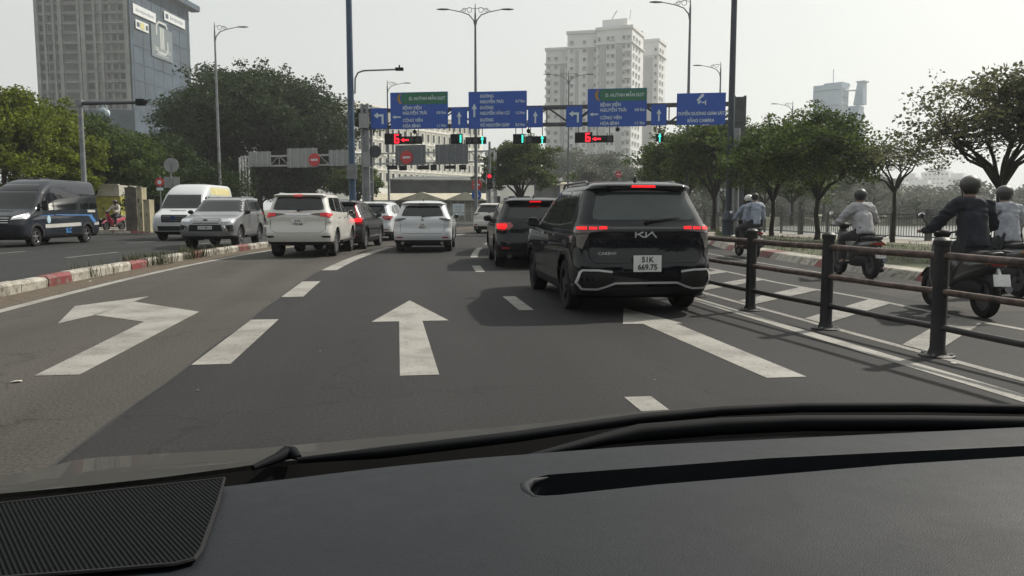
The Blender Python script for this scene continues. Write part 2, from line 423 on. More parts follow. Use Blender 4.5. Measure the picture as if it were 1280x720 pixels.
b.add([(-4.02, 10.1, z), (-3.86, 10.85, z), (-3.86, 13.1, z), (-4.5, 11.9, z)], [(0, 1, 2, 3)])
b.add([(0, 6.48, z), (.32, 6.48, z), (.28, 9.70, z), (0.0, 9.70, z)], [(0, 1, 2, 3)])                # straight arrow
b.add([(-.33, 9.702, z), (.6, 9.702, z), (.16, 11.95, z)], [(0, 1, 2)])
b.add([(2.92, 5.98, z), (3.26, 5.98, z), (3.26, 9.05, z), (2.86, 9.08, z)], [(0, 1, 2, 3)])          # shaft of the arrow under the car ahead
b.add([(2.62, 9.1, z), (3.34, 9.05, z), (3.06, 10.6, z)], [(0, 1, 2)])
tag(b.build('road_markings', [M_LINE, M_LINE2], smooth=False), kind='structure')
# hatched strip between the rail and the motorcycle lane
b = MB(); z = .004
wl = lambda y: 4.86+bend(y)*.9; wr = lambda y: 6.95+.05*sin(y*1.25)+bend(y)*.9
strip(b, lambda y: wl(y), lambda y: wl(y)+.1, -8, 40, z, 0, .5); strip(b, lambda y: wr(y), lambda y: wr(y)+.11, -8, 24, z, 0, .4)
z = .008
for i in range(12):
    y0 = 3.1+1.95*i
    b.add([(wl(y0)+.12, y0-.2, z), (wl(y0)+.12, y0+.28, z), (wr(y0+2)+.02, y0+2.15, z), (wr(y0+1.7)+.02, y0+1.6, z)], [(0, 1, 2, 3)])
strip(b, 8.9, 9.0, 4, 40, .004, 0)
tag(b.build('hatch_markings', [M_LINE2], smooth=False), kind='structure')

# median kerb: painted blocks in one row
b = MB(); y = -4.0; k = 0
while y < 46:
    L = 1.0; x = -6.22+bend(y+.5); a = -head(y+.5)
    rot = Matrix.Rotation(a+U(-.012, .012), 3, 'Z')
    mi = 1 if k % 4 == 3 else 0
    w_, h_ = .26, .19+U(-.015, .01)
    vs = []
    for yy in (-L/2+.015, L/2-.015):
        for xx, zz in ((-w_/2, 0), (-w_/2, h_-.05), (-w_/2+.05, h_), (w_/2-.05, h_), (w_/2, h_-.05), (w_/2, 0)):
            vs.append(rot @ Vector((xx, yy, zz))+Vector((x+U(-.01, .01), y+.5, 0)))
    b.loft([vs[:6], vs[6:]], mi)
    y += L; k += 1
tag(b.build('median_kerb', [M_WHITEK, M_REDK], smooth=True, angle=30), kind='structure')
# right kerb with red and white blocks, lawn and path behind it
b = MB(); y = 2.0; k = 0
while y < 75:
    x0, x1 = kerb_x(y), kerb_x(y+1)
    vs = []
    for xx, yy in ((x0, y+.01), (x1, y+.99)):
        vs += [Vector((xx, yy, 0)), Vector((xx+.14, yy, .15)), Vector((xx+.17, yy, .17)), Vector((xx+.62, yy, .18)), Vector((xx+.62, yy, 0))]
    b.loft([vs[:5], vs[5:]], 1 if k % 4 == 3 else 0)
    y += 1; k += 1
tag(b.build('kerb', [M_WHITEK, M_REDK], smooth=False), kind='structure')
b = MB(); strip(b, lambda y: kerb_x(y)+.62, lambda y: bank(y)-2.6, -20, 75, .165, 0, 2); strip(b, lambda y: bank(y)-2.6, lambda y: bank(y)+.3, -20, 75, .168, 1, 2)
strip(b, lambda y: kerb_x(y)+.62, lambda y: max(bank(y)+.3, kerb_x(y)+1), 75, 100, .165, 0, 2)
tag(b.build('lawn', [M_GRASSG, M_PAVE], smooth=False), kind='structure')
# far left pavement with its kerb
b = MB()
pl = [(-90, 46.5), (-16.5, 47.6), (-13.2, 50.5), (-9.5, 56), (-9, 62), (-16, 75), (-90, 78)]
b.prism([(x, y, .0) for x, y in pl][::1], (0, 0, .16))
tag(b.build('pavement', M_PAVE, smooth=False), kind='structure')
b = MB()
edge = [(-34+i*1.0, 46.5+.75*0-.0+(i*1.0)*.0625) for i in range(18)]+[(-16, 48.2), (-15.2, 48.8), (-14.4, 49.5), (-13.6, 50.2), (-12.8, 51.2), (-12.1, 52.2), (-11.4, 53.2)]
for k in range(len(edge)-1):
    (xa, ya), (xb, yb) = edge[k], edge[k+1]; d = Vector((xb-xa, yb-ya, 0)); L = d.length; a = math.atan2(d.y, d.x)
    b.box(((xa+xb)/2, (ya+yb)/2-.15, .1), (L*.97, .25, .24), Matrix.Rotation(a, 3, 'Z'), 1 if k % 3 == 1 else 0)
tag(b.build('pavement_kerb', [M_WHITEK, M_REDK], smooth=False), kind='structure')

# grass: tufts along the median, mown lawn blades on the right
M_TUFT = mat('grass_blade', (.065, .080, .026), .8, var=.5, scale=20); M_WEED = mat('dry_weed_blade', (.060, .066, .028), .85, var=.5, scale=20)
def blades(b, x, y, z0, n, h, spread):
    for _ in range(n):
        px, py = x+random.gauss(0, spread), y+random.gauss(0, spread); a = U(0, 2*pi); hh = h*U(.5, 1.2); ln = U(.1, .6)*hh
        wv = Vector((cos(a+pi/2), sin(a+pi/2), 0))*.006*U(.7, 1.5); p = Vector((px, py, z0)); q = p+Vector((cos(a)*ln*.4, sin(a)*ln*.4, hh*.6)); t = p+Vector((cos(a)*ln, sin(a)*ln, hh))
        b.add([p-wv, p+wv, q+wv*.7, q-wv*.7, t], [(0, 1, 2, 3), (3, 2, 4)])
b = MB()
for px, py, nn in ((190, 333, 260), (205, 330, 160), (242, 323, 200), (228, 325, 160), (132, 345, 60), (270, 318, 60)):
    g = G(px, py)
    for _ in range(5): blades(b, -6.3+bend(g.y)+U(-.20, .30), g.y+U(-.6, .6), 0.02, nn//3, .30, .11)
tag(b.build('grass', M_WEED, smooth=False, fix=False), kind='stuff')
b = MB()
for _ in range(16000):
    y = 8+60*R()**1.6; x = kerb_x(y)+.7+R()*(bank(y)-3.4-kerb_x(y))
    if mnoise.noise(Vector((x*.5, y*.5, 0))) > -.15: blades(b, x, y, .165, 1, .10, .05)
tag(b.build('lawn_grass', M_TUFT, smooth=False, fix=False), kind='stuff')
# ------------------------------------------------------------------ vehicles
def ring(p, n=(6, 6, 16, 6, 6)):
    z, yr, yf, w, rx1, ry1, rx2, ry2, b1, b2 = p
    h = []
    for i in range(n[0]):
        x = (w-rx1)*i/n[0]; h.append((x, yr+b1*(x/w)**2))
    yc = yr+b1*((w-rx1)/w)**2
    for i in range(n[1]):
        a = pi/2*i/n[1]; h.append((w-rx1+rx1*sin(a), yc+ry1*(1-cos(a))))
    yd = yf-b2*((w-rx2)/w)**2
    y0, y1 = yc+ry1, yd-ry2
    for i in range(n[2]): h.append((w, y0+(y1-y0)*i/n[2]))
    for i in range(n[3]):
        a = pi/2*i/n[3]; h.append((w-rx2+rx2*cos(a), y1+ry2*sin(a)))
    for i in range(n[4]+1):
        x = (w-rx2)*(1-i/n[4]); h.append((x, yf-b2*(x/w)**2))
    full = h+[(-x, y) for x, y in h[-2:0:-1]]
    return [Vector((x, y, z)) for x, y in full]
def pchip(ks, sub):
    """monotone cubic interpolation of the key slices, parameter by parameter"""
    n = len(ks); m = len(ks[0]); out = []
    t = [0]
    for i in range(1, n): t.append(t[-1]+max(.02, math.dist(ks[i][:4], ks[i-1][:4])))
    D_ = []
    for j in range(m):
        d = [(ks[i+1][j]-ks[i][j])/(t[i+1]-t[i]) for i in range(n-1)]
        s = [d[0]]
        for i in range(1, n-1):
            s.append(0 if d[i-1]*d[i] <= 0 else 2*d[i-1]*d[i]/(d[i-1]+d[i]))
        s.append(d[-1]); D_.append(s)
    for i in range(n-1):
        h = t[i+1]-t[i]
        for k in range(sub):
            u = k/sub; r = []
            for j in range(m):
                a, b_ = ks[i][j], ks[i+1][j]
                r.append((2*u**3-3*u*u+1)*a+(u**3-2*u*u+u)*h*D_[j][i]+(-2*u**3+3*u*u)*b_+(u**3-u*u)*h*D_[j][i+1])
            out.append(r)
    out.append(list(ks[-1])); return out
def car_shell(keys, wheels, wr, wx, body_mat, low_mat, zlow, flare=0):
    """lofted shell with wheel wells cut out; returns (body mesh, lower mesh, bvh of the whole shell)"""
    ks = []
    for k in keys:
        z, yr, yf, w = k[:4]; r = list(k[4:]) if len(k) > 4 else []
        d = [.27, .24, .3, .35, .05, .12]
        r = r+d[len(r):]
        ks.append([z, yr, yf, w]+r)
    rings = [ring(p) for p in pchip(ks, 4)]
    b = MB(); b.loft(rings)
    o = b.build('tmp_shell', body_mat)
    cut = MB()
    for y in wheels:
        for s in (-1, 1):
            x0 = s*(wx-.30); x1 = s*(wx+.5); n = 28
            for_r = wr*1.13
            vs = []
            for x in (x0, x1): vs.append([Vector((x, y+for_r*cos(2*pi*k/n), wr+.02+for_r*sin(2*pi*k/n))) for k in range(n)])
            cut.loft(vs)
    oc = cut.build('tmp_cut', M_WELL)
    md = o.modifiers.new('b', 'BOOLEAN'); md.object = oc; md.operation = 'DIFFERENCE'; md.solver = 'EXACT'
    dg = bpy.context.evaluated_depsgraph_get(); dg.update()
    me = bpy.data.meshes.new_from_object(o.evaluated_get(dg))
    bvh = BVHTree.FromObject(o, dg)
    bpy.data.objects.remove(o); bpy.data.objects.remove(oc)
    bm = bmesh.new(); bm.from_mesh(me)
    well = []
    for f in bm.faces:
        c = f.calc_center_median()
        f.material_index = 0
        for y in wheels:
            r = math.hypot(c.y-y, c.z-wr-.02)
            if r < wr*1.135 and abs(c.x) < wx+.3 and (abs(r-wr*1.13) < .012 and f.normal.dot(Vector((0, y-c.y, wr+.02-c.z))) > 0 or abs(abs(c.x)-(wx-.3)) < .01): f.material_index = 1
        if f.material_index == 0 and f.normal.z < -.9 and c.z < .35: f.material_index = 1
        if f.material_index == 0 and c.z < zlow(c.y) : f.material_index = 2
    me.materials.clear()
    for m_ in (body_mat, M_WELL, low_mat): me.materials.append(m_)
    bm.to_mesh(me); 
    out = []
    for keep in ((0,), (1, 2)):
        bb = bm.copy()
        bmesh.ops.delete(bb, geom=[f for f in bb.faces if f.material_index not in keep], context='FACES')
        m2 = bpy.data.meshes.new('shell'); bb.to_mesh(m2); bb.free()
        for m_ in (body_mat, M_WELL, low_mat): m2.materials.append(m_)
        m2.polygons.foreach_set('use_smooth', [True]*len(m2.polygons)); m2.set_sharp_from_angle(angle=radians(32))
        out.append(m2)
    bm.free()
    return out[0], out[1], bvh
def patch_geo(bvh, view, poly, off=.004, cell=.07, depth=.012, lim=None):
    """a 2D outline laid on the shell seen from one side; returns verts, faces of a thin shell that follows the surface"""
    bm = bmesh.new()
    vs = [bm.verts.new((p[0], p[1], 0)) for p in poly]; bm.faces.new(vs)
    for ax in (0, 1):
        lo = min(p[ax] for p in poly); hi = max(p[ax] for p in poly); k = int((hi-lo)/cell)
        for i in range(1, k+1):
            c = lo+(hi-lo)*i/(k+1); co = [0, 0, 0]; co[ax] = c; no = [0, 0, 0]; no[ax] = 1
            bmesh.ops.bisect_plane(bm, geom=bm.verts[:]+bm.edges[:]+bm.faces[:], plane_co=co, plane_no=no, dist=1e-5)
    ok = True
    for v in bm.verts:
        a, z = v.co.x, v.co.y
        if view == 'rear': o_, d = Vector((a, -4, z)), Vector((0, 1, 0))
        elif view == 'front': o_, d = Vector((a, 12, z)), Vector((0, -1, 0))
        elif view == 'right': o_, d = Vector((4, a, z)), Vector((-1, 0, 0))
        elif view == 'left': o_, d = Vector((-4, a, z)), Vector((1, 0, 0))
        hit, nrm, i, dist = bvh.ray_cast(o_, d)
        if hit is None:
            hit, nrm, i, dist = bvh.find_nearest(o_-d*-4)
        if nrm.dot(d) > 0: nrm = -nrm
        v.co = hit+nrm*off
    if depth:
        be = [e for e in bm.edges if e.is_boundary]
        r = bmesh.ops.extrude_edge_only(bm, edges=be)
        dv = {'rear': (0, 1, 0), 'front': (0, -1, 0), 'right': (-1, 0, 0), 'left': (1, 0, 0)}[view]
        for v in [g for g in r['geom'] if isinstance(g, bmesh.types.BMVert)]: v.co += Vector(dv)*depth
    bm.verts.index_update()
    out = ([v.co.copy() for v in bm.verts], [tuple(v.index for v in f.verts) for f in bm.faces]); bm.free()
    return out
class Car:
    def __init__(s, name, label, L, wheels, wr, wx, keys, body_mat, low_mat=M_BLACKP, zlow=lambda y: .3, cat='car', group=None):
        s.t = thing(name, label, cat, group=group); s.L = L; s.wx = wx
        s.me1, s.me2, s.bvh = car_shell(keys, wheels, wr, wx, body_mat, low_mat, zlow)
        s.bodyobj = link(bpy.data.objects.new('body', s.me1), s.t)
        link(bpy.data.objects.new('lower_cladding', s.me2), s.t)
        s.wheels = wheels; s.wr = wr
    def patch(s, name, view, polys, m, off=.004, parent=None, cell=.07, depth=.012, smooth=True):
        b = MB()
        if not isinstance(polys[0][0], (list, tuple)): polys = [polys]
        for i, p in enumerate(polys):
            vw = view if isinstance(view, str) else view[i]
            v, f = patch_geo(s.bvh, vw, p, off, cell, depth); b.add(v, f)
        return b.build(name, m, parent or s.t, smooth=True, angle=50)
    def both(s, name, poly, m, **k):
        for vw in ('left', 'right'): s.patch(name, vw, poly, m, **k)
    def at(s, view, a, z):
        o_, d = {'rear': (Vector((a, -4, z)), Vector((0, 1, 0))), 'front': (Vector((a, 12, z)), Vector((0, -1, 0))),
                 'right': (Vector((4, a, z)), Vector((-1, 0, 0))), 'left': (Vector((-4, a, z)), Vector((1, 0, 0)))}[view]
        h = s.bvh.ray_cast(o_, d)[0]
        return h if h is not None else o_+d*4
    def make_wheels(s, rim=M_RIM, spokes=5, w=.225):
        for y in s.wheels:
            for sd_ in (-1, 1):
                x = sd_*(s.wx-.02); r = s.wr; b = MB()
                b.lathe([(r*.66, -w/2+.01), (r*.93, -w/2), (r, -w/2+.03), (r, w/2-.03), (r*.93, w/2), (r*.66, w/2-.01), (r*.62, 0), (r*.66, -w/2+.01)], (x-sd_*w/2, y, r), 'x', 32)
                tyre = b.build('wheel', M_TYRE, s.t, angle=30)
                q = MB(); xo = x-sd_*.025
                q.lathe([(r*.665, -.02), (r*.64, .012), (r*.60, .012), (r*.59, -.03)], (xo, y, r), 'x', 32, cap=False)
                q.lathe([(r*.16, -.03), (r*.16, .004), (r*.10, .010), (0.0001, .010)], (xo, y, r), 'x', 16)
                for k in range(spokes):
                    a = 2*pi*k/spokes+.3
                    for da in ((-.12, .12) if spokes < 7 else (0,)):
                        c = Vector((xo-.005*sd_, y+cos(a+da)*r*.37, r+sin(a+da)*r*.37))
                        q.box(c, (.025, r*.50, r*.085), Matrix.Rotation(a+da*.4, 3, 'X'))
                q.build('rim', rim, tyre, angle=30)
                q = MB(); q.lathe([(r*.6, -.001), (0.0001, .001)], (xo-sd_*.06, y, r), 'x', 24); q.build('spoke_gap_shade', M_WELL, tyre)  # black disc standing for the shaded gaps between the spokes
    def plate(s, z, lines, view='rear', w=.33, h=.2, x=0, out=.012, size=.085):
        p = s.at(view, x, z); sg = -1 if view == 'rear' else 1
        pl_ = MB(); c = Vector((x, p.y+sg*out, z)); pl_.box(c, (w, .012, h)); po = pl_.build('number_plate', M_PLATE, s.t, smooth=False)
        u = Vector((1, 0, 0)) if view == 'rear' else Vector((-1, 0, 0))
        for i, t in enumerate(lines):
            zz = z+(len(lines)-1)*h*.23-i*h*.46
            text(t, size, frame_mtx((x, c.y+sg*.0075, zz), u, (0, 0, 1)), M_PTEXT, po, xs=1.0, bold=.0025)
        return po
    def mirror(s, y, z, x, m):
        for sd_ in (-1, 1):
            b = MB(); b.sphere((sd_*(x+.12), y, z), .105, 12, 0, (1., .5, .72)); b.tube([(sd_*(x-.02), y+.02, z-.07), (sd_*(x+.1), y, z-.05)], .025, 6)
            o = b.build('mirror', m, s.t)
            q = MB(); q.box((sd_*(x+.135), y-.058, z+.005), (.15, .008, .11)); q.build('mirror_glass', M_GLASS, o, smooth=False)
    def handles(s, ys, z, m=M_CHROME):
        for sd_, vw in ((-1, 'left'), (1, 'right')):
            for y in ys:
                p = s.at(vw, y, z); b = MB(); b.box((p.x+sd_*.018, y, z), (.02, .17, .03)); b.box((p.x+sd_*.006, y-.07, z), (.02, .02, .026)); b.box((p.x+sd_*.006, y+.07, z), (.02, .02, .026))
                b.build('door_handle', m, s.t)
    def seams(s, lines, view):
        """panel gaps as thin dark strips; lines: list of polylines in the view plane"""
        for ln in lines:
            polys = line_poly(ln, .010)
            s.patch('panel_gap', [view]*len(polys), polys, M_SEAM, off=.0015, depth=0, cell=.12)
    def antenna(s, y, z):
        b = MB(); b.loft([[Vector((x, y+yy, z+zz)) for x, yy in ((-.025, 0), (0, -.03), (.025, 0), (.0, .12))] for zz in (0, )]+[[Vector((x, y+yy, z+.07)) for x, yy in ((-.004, -.03), (0, -.04), (.004, -.03), (0, -.01))]])
        b.build('antenna', M_BLACKP, s.t)
    def rails(s, y0, y1, x, z0, z1, m=M_RIMD):
        for sd_ in (-1, 1):
            b = MB(); b.tube([(sd_*x, y0, z0), (sd_*x, y0+.12, z1), (sd_*x, y1-.15, z1), (sd_*x, y1, z0-.02)], .018, 6); b.build('roof_rail', m, s.t)
    def place(s, x, y, rz): s.t.location = (x, y, 0); s.t.rotation_euler = (0, 0, rz)
def mirx(poly): return [(-x, z) for x, z in poly][::-1]
def line_poly(pts, w_):
    polys = []
    for (a, z), (c, d) in zip(pts[:-1], pts[1:]):
        dx, dz = c-a, d-z; l = math.hypot(dx, dz); nx, nz_ = -dz/l*w_/2, dx/l*w_/2; ex, ez = dx/l*w_*.2, dz/l*w_*.2
        polys.append([(a-nx-ex, z-nz_-ez), (c-nx+ex, d-nz_+ez), (c+nx+ex, d+nz_+ez), (a+nx-ex, z+nz_-ez)])
    return polys
def wiper(car, x0, x1, z0, z1):
    b = MB(); p = [car.at('rear', x0+(x1-x0)*t, z0+(z1-z0)*t)+Vector((0, -.03, 0)) for t in (0, .5, 1)]
    b.tube(p, [.014, .01, .006], 6); b.sphere(p[0], .03, 8); b.build('rear_wiper', M_BLACKP, car.t)

P_BLACK = paint('paint_black', (.0012, .0015, .0045), .6, coat=.75, dust=.02, spec=.05)
P_WHITE = paint('paint_pearl_white', (.52, .51, .48), .35)
P_WHITE2 = paint('paint_white', (.48, .50, .52), .35)
P_SILVER = paint('paint_silver', (.25, .26, .275), .3, .6)
P_GREYS = paint('paint_grey_silver', (.26, .28, .29), .3, .5)
P_VAN = paint('paint_dark_navy', (.010, .014, .022), .6, coat=.8, dust=.2, spec=.1)
P_DKGREY = paint('paint_dark_grey', (.009, .010, .012), .6, coat=.8, dust=.3, spec=.1)

# --- the black seven-seater directly ahead
K = [(.20, .35, 4.30, .78), (.25, .14, 4.42, .85), (.36, .05, 4.48, .885), (.50, .0, 4.53, .90), (.62, .005, 4.53, .90), (.72, .05, 4.51, .90),
     (.86, .075, 4.44, .90), (.98, .08, 4.10, .895, .2, .2), (1.04, .07, 3.62, .885, .2, .22), (1.09, .085, 3.42, .868, .18, .22, .25, .3),
     (1.16, .13, 3.28, .838, .2, .22, .2, .25), (1.34, .225, 2.98, .775, .24, .26, .2, .25), (1.50, .31, 2.68, .715, .26, .28, .2, .25),
     (1.55, .32, 2.56, .69, .24, .28), (1.572, .22, 2.50, .68, .18, .20), (1.602, .215, 2.40, .655, .2, .2), (1.635, .30, 2.2, .605), (1.66, .5, 2.0, .53), (1.68, .8, 1.7, .42), (1.685, 1.0, 1.5, .2)]
c = Car('car', 'black seven-seat family car with lit brake lights and chrome bumper trim, nearest one ahead', 4.54, (.93, 3.71), .335, .90, K, P_BLACK, zlow=lambda y: .36)
c.patch('rear_window', 'rear', [(-.66, 1.20), (-.60, 1.185), (.60, 1.185), (.66, 1.20), (.655, 1.26), (.575, 1.50), (.53, 1.525), (-.53, 1.525), (-.575, 1.50), (-.655, 1.26)], M_GLASSR)
c.patch('side_window', 'left', [(.62, 1.16), (.95, 1.13), (1.32, 1.12), (1.24, 1.55), (.74, 1.52)], M_GLASS)
c.patch('side_window', 'left', [(1.38, 1.12), (2.20, 1.12), (2.14, 1.57), (1.32, 1.55)], M_GLASS)
c.patch('side_window', 'left', [(2.28, 1.12), (3.22, 1.12), (3.02, 1.22), (2.52, 1.56), (2.22, 1.57)], M_GLASS)
for vw in ('right',):
    c.patch('side_window', vw, [(.62, 1.16), (.95, 1.13), (1.32, 1.12), (1.24, 1.55), (.74, 1.52)], M_GLASS)
    c.patch('side_window', vw, [(1.38, 1.12), (2.20, 1.12), (2.14, 1.57), (1.32, 1.55)], M_GLASS)
    c.patch('side_window', vw, [(2.28, 1.12), (3.22, 1.12), (3.02, 1.22), (2.52, 1.56), (2.22, 1.57)], M_GLASS)
c.patch('windscreen', 'front', [(-.72, 1.13), (.72, 1.13), (.60, 1.54), (-.60, 1.54)], M_GLASS)
for vw in ('left', 'right'):
    c.patch('chrome_window_line', [vw]*3, line_poly([(.62, 1.145), (1.34, 1.105), (2.24, 1.105), (3.25, 1.105)], .018), M_CHROME)
    for yy in (.93, 3.71): c.patch('wheel_arch_trim', [vw]*8, line_poly([(yy+.40*cos(a), .355+.40*sin(a)) for a in [pi*k/8 for k in range(9)]], .05), M_BLACKP, off=.006)
TLP = [(-.885, 1.125), (-.885, 1.03), (-.86, 1.015), (-.62, 1.045), (-.48, 1.07), (-.47, 1.105), (-.6, 1.12)]
for i, P_ in enumerate((TLP, mirx(TLP))):
    o = c.patch('tail_light', 'rear', P_, M_DREDL, off=.006, cell=.05)
    sg = -1 if i == 0 else 1
    # two-row broken lit strip
    lits = []
    for k in range(3):
        x0 = sg*(.50+.125*k); x1 = sg*(.50+.125*k+.10); zz = 1.068-.002*k
        lits.append([(min(x0, x1), zz), (max(x0, x1), zz), (max(x0, x1), zz+.036-.008*(k % 2)), (min(x0, x1), zz+.032)])
    c.patch('lit_segments', ['rear']*3, lits, M_BRAKE, off=.012, parent=o, cell=.05)
    LP = [(-.87, 1.0), (-.86, .86), (-.80, .83), (-.76, .94), (-.72, 1.03)]
    c.patch('reversing_lamp', 'rear', LP if i == 0 else mirx(LP), mat('grey_lens', (.16, .15, .15), .15, coat=1), off=.006, parent=o)
    vw = 'left' if i == 0 else 'right'
    c.patch('side_lens', vw, [(.16, 1.10), (.16, 1.02), (.50, 1.05), (.42, 1.095)], M_DREDL, off=.005, parent=o)
c.patch('high_brake_light', 'rear', [(-.16, 1.583), (.16, 1.583), (.15, 1.607), (-.15, 1.607)], M_BRAKE, off=.006)
b = MB(); b.box((0, .155, 1.60), (1.16, .16, .03)); c.seams([[(-.74, 1.0), (-.72, .72), (-.66, .66), (.66, .66), (.72, .72), (.74, 1.0)]], 'rear')
c.seams([[(1.30, .36), (1.34, 1.1)], [(2.24, .30), (2.26, 1.1)], [(3.28, .32), (3.2, 1.1)]], 'left'); c.seams([[(1.30, .36), (1.34, 1.1)], [(2.24, .30), (2.26, 1.1)], [(3.28, .32), (3.2, 1.1)]], 'right')
c.patch('garnish_panel', 'rear', [(-.47, 1.10), (.47, 1.10), (.47, 1.07), (-.47, 1.07)], mat('gloss_black_trim', (.008, .008, .009), .15, coat=1), off=.008)
kx = lambda pts: [(-.135+x_*.12, .972+z_*.064) for x_, z_ in pts]
c.patch('badge', ['rear']*7, line_poly(kx([(0, 0), (0, 1)]), .016)+line_poly(kx([(.05, .48), (.78, 1)]), .015)+line_poly(kx([(.32, .62), (.85, .03)]), .015)+line_poly(kx([(1.1, 0), (1.1, 1)]), .016)+line_poly(kx([(1.12, .05), (1.72, .96)]), .015)+line_poly(kx([(1.75, 1), (2.25, 0)]), .016)+line_poly(kx([(.80, .04), (1.1, .04)]), .012), M_BADGE, off=.010)
p = c.at('rear', -.50, .775); text('CARENS', .05, frame_mtx((-.50, p.y-.006, .775), (1, 0, 0), (0, 0, 1)), M_BADGE, c.t, xs=1.3)
c.plate(.655, ['51K', '669.75'], w=.36, h=.20, out=.02, size=.094)
c.patch('plate_recess', 'rear', [(-.36, .78), (-.30, .56), (.30, .56), (.36, .78)], P_BLACK, off=.003)
for s_ in (1, -1):
    pts = [(-.45, .555), (-.62, .575), (-.80, .575), (-.83, .55), (-.865, .42), (-.80, .345), (-.62, .345), (-.52, .375), (-.40, .42), (0, .422)]
    pts = [(x*s_, z) for x, z in pts]
    c.patch('bumper_trim', ['rear']*9, line_poly(pts, .024), M_BADGE, off=.014, cell=.06)
    PD = [(-.82, .545), (-.85, .42), (-.79, .36), (-.62, .36), (-.45, .42), (-.45, .54), (-.62, .56)]
    c.patch('bumper_vent', 'rear', PD if s_ == 1 else mirx(PD), mat('matt_black_insert', (.008, .008, .008), .7), off=.005)
wiper(c, .02, .46, 1.165, 1.215)
c.make_wheels(M_RIMD); c.mirror(2.98, 1.12, .86, P_BLACK); c.handles((1.52, 2.42), .97); c.antenna(.62, 1.665); c.rails(.75, 2.4, .60, 1.640, 1.672)
for q_ in ([(.55, .85), (.84, .9), (.84, .78), (.6, .74)], mirx([(.55, .85), (.84, .9), (.84, .78), (.6, .74)])): c.patch('headlight', 'front', q_, M_CLEARL)
c.place(3.10, 9.7, radians(-.6)); c.t.scale = (1, 1, 1.03)

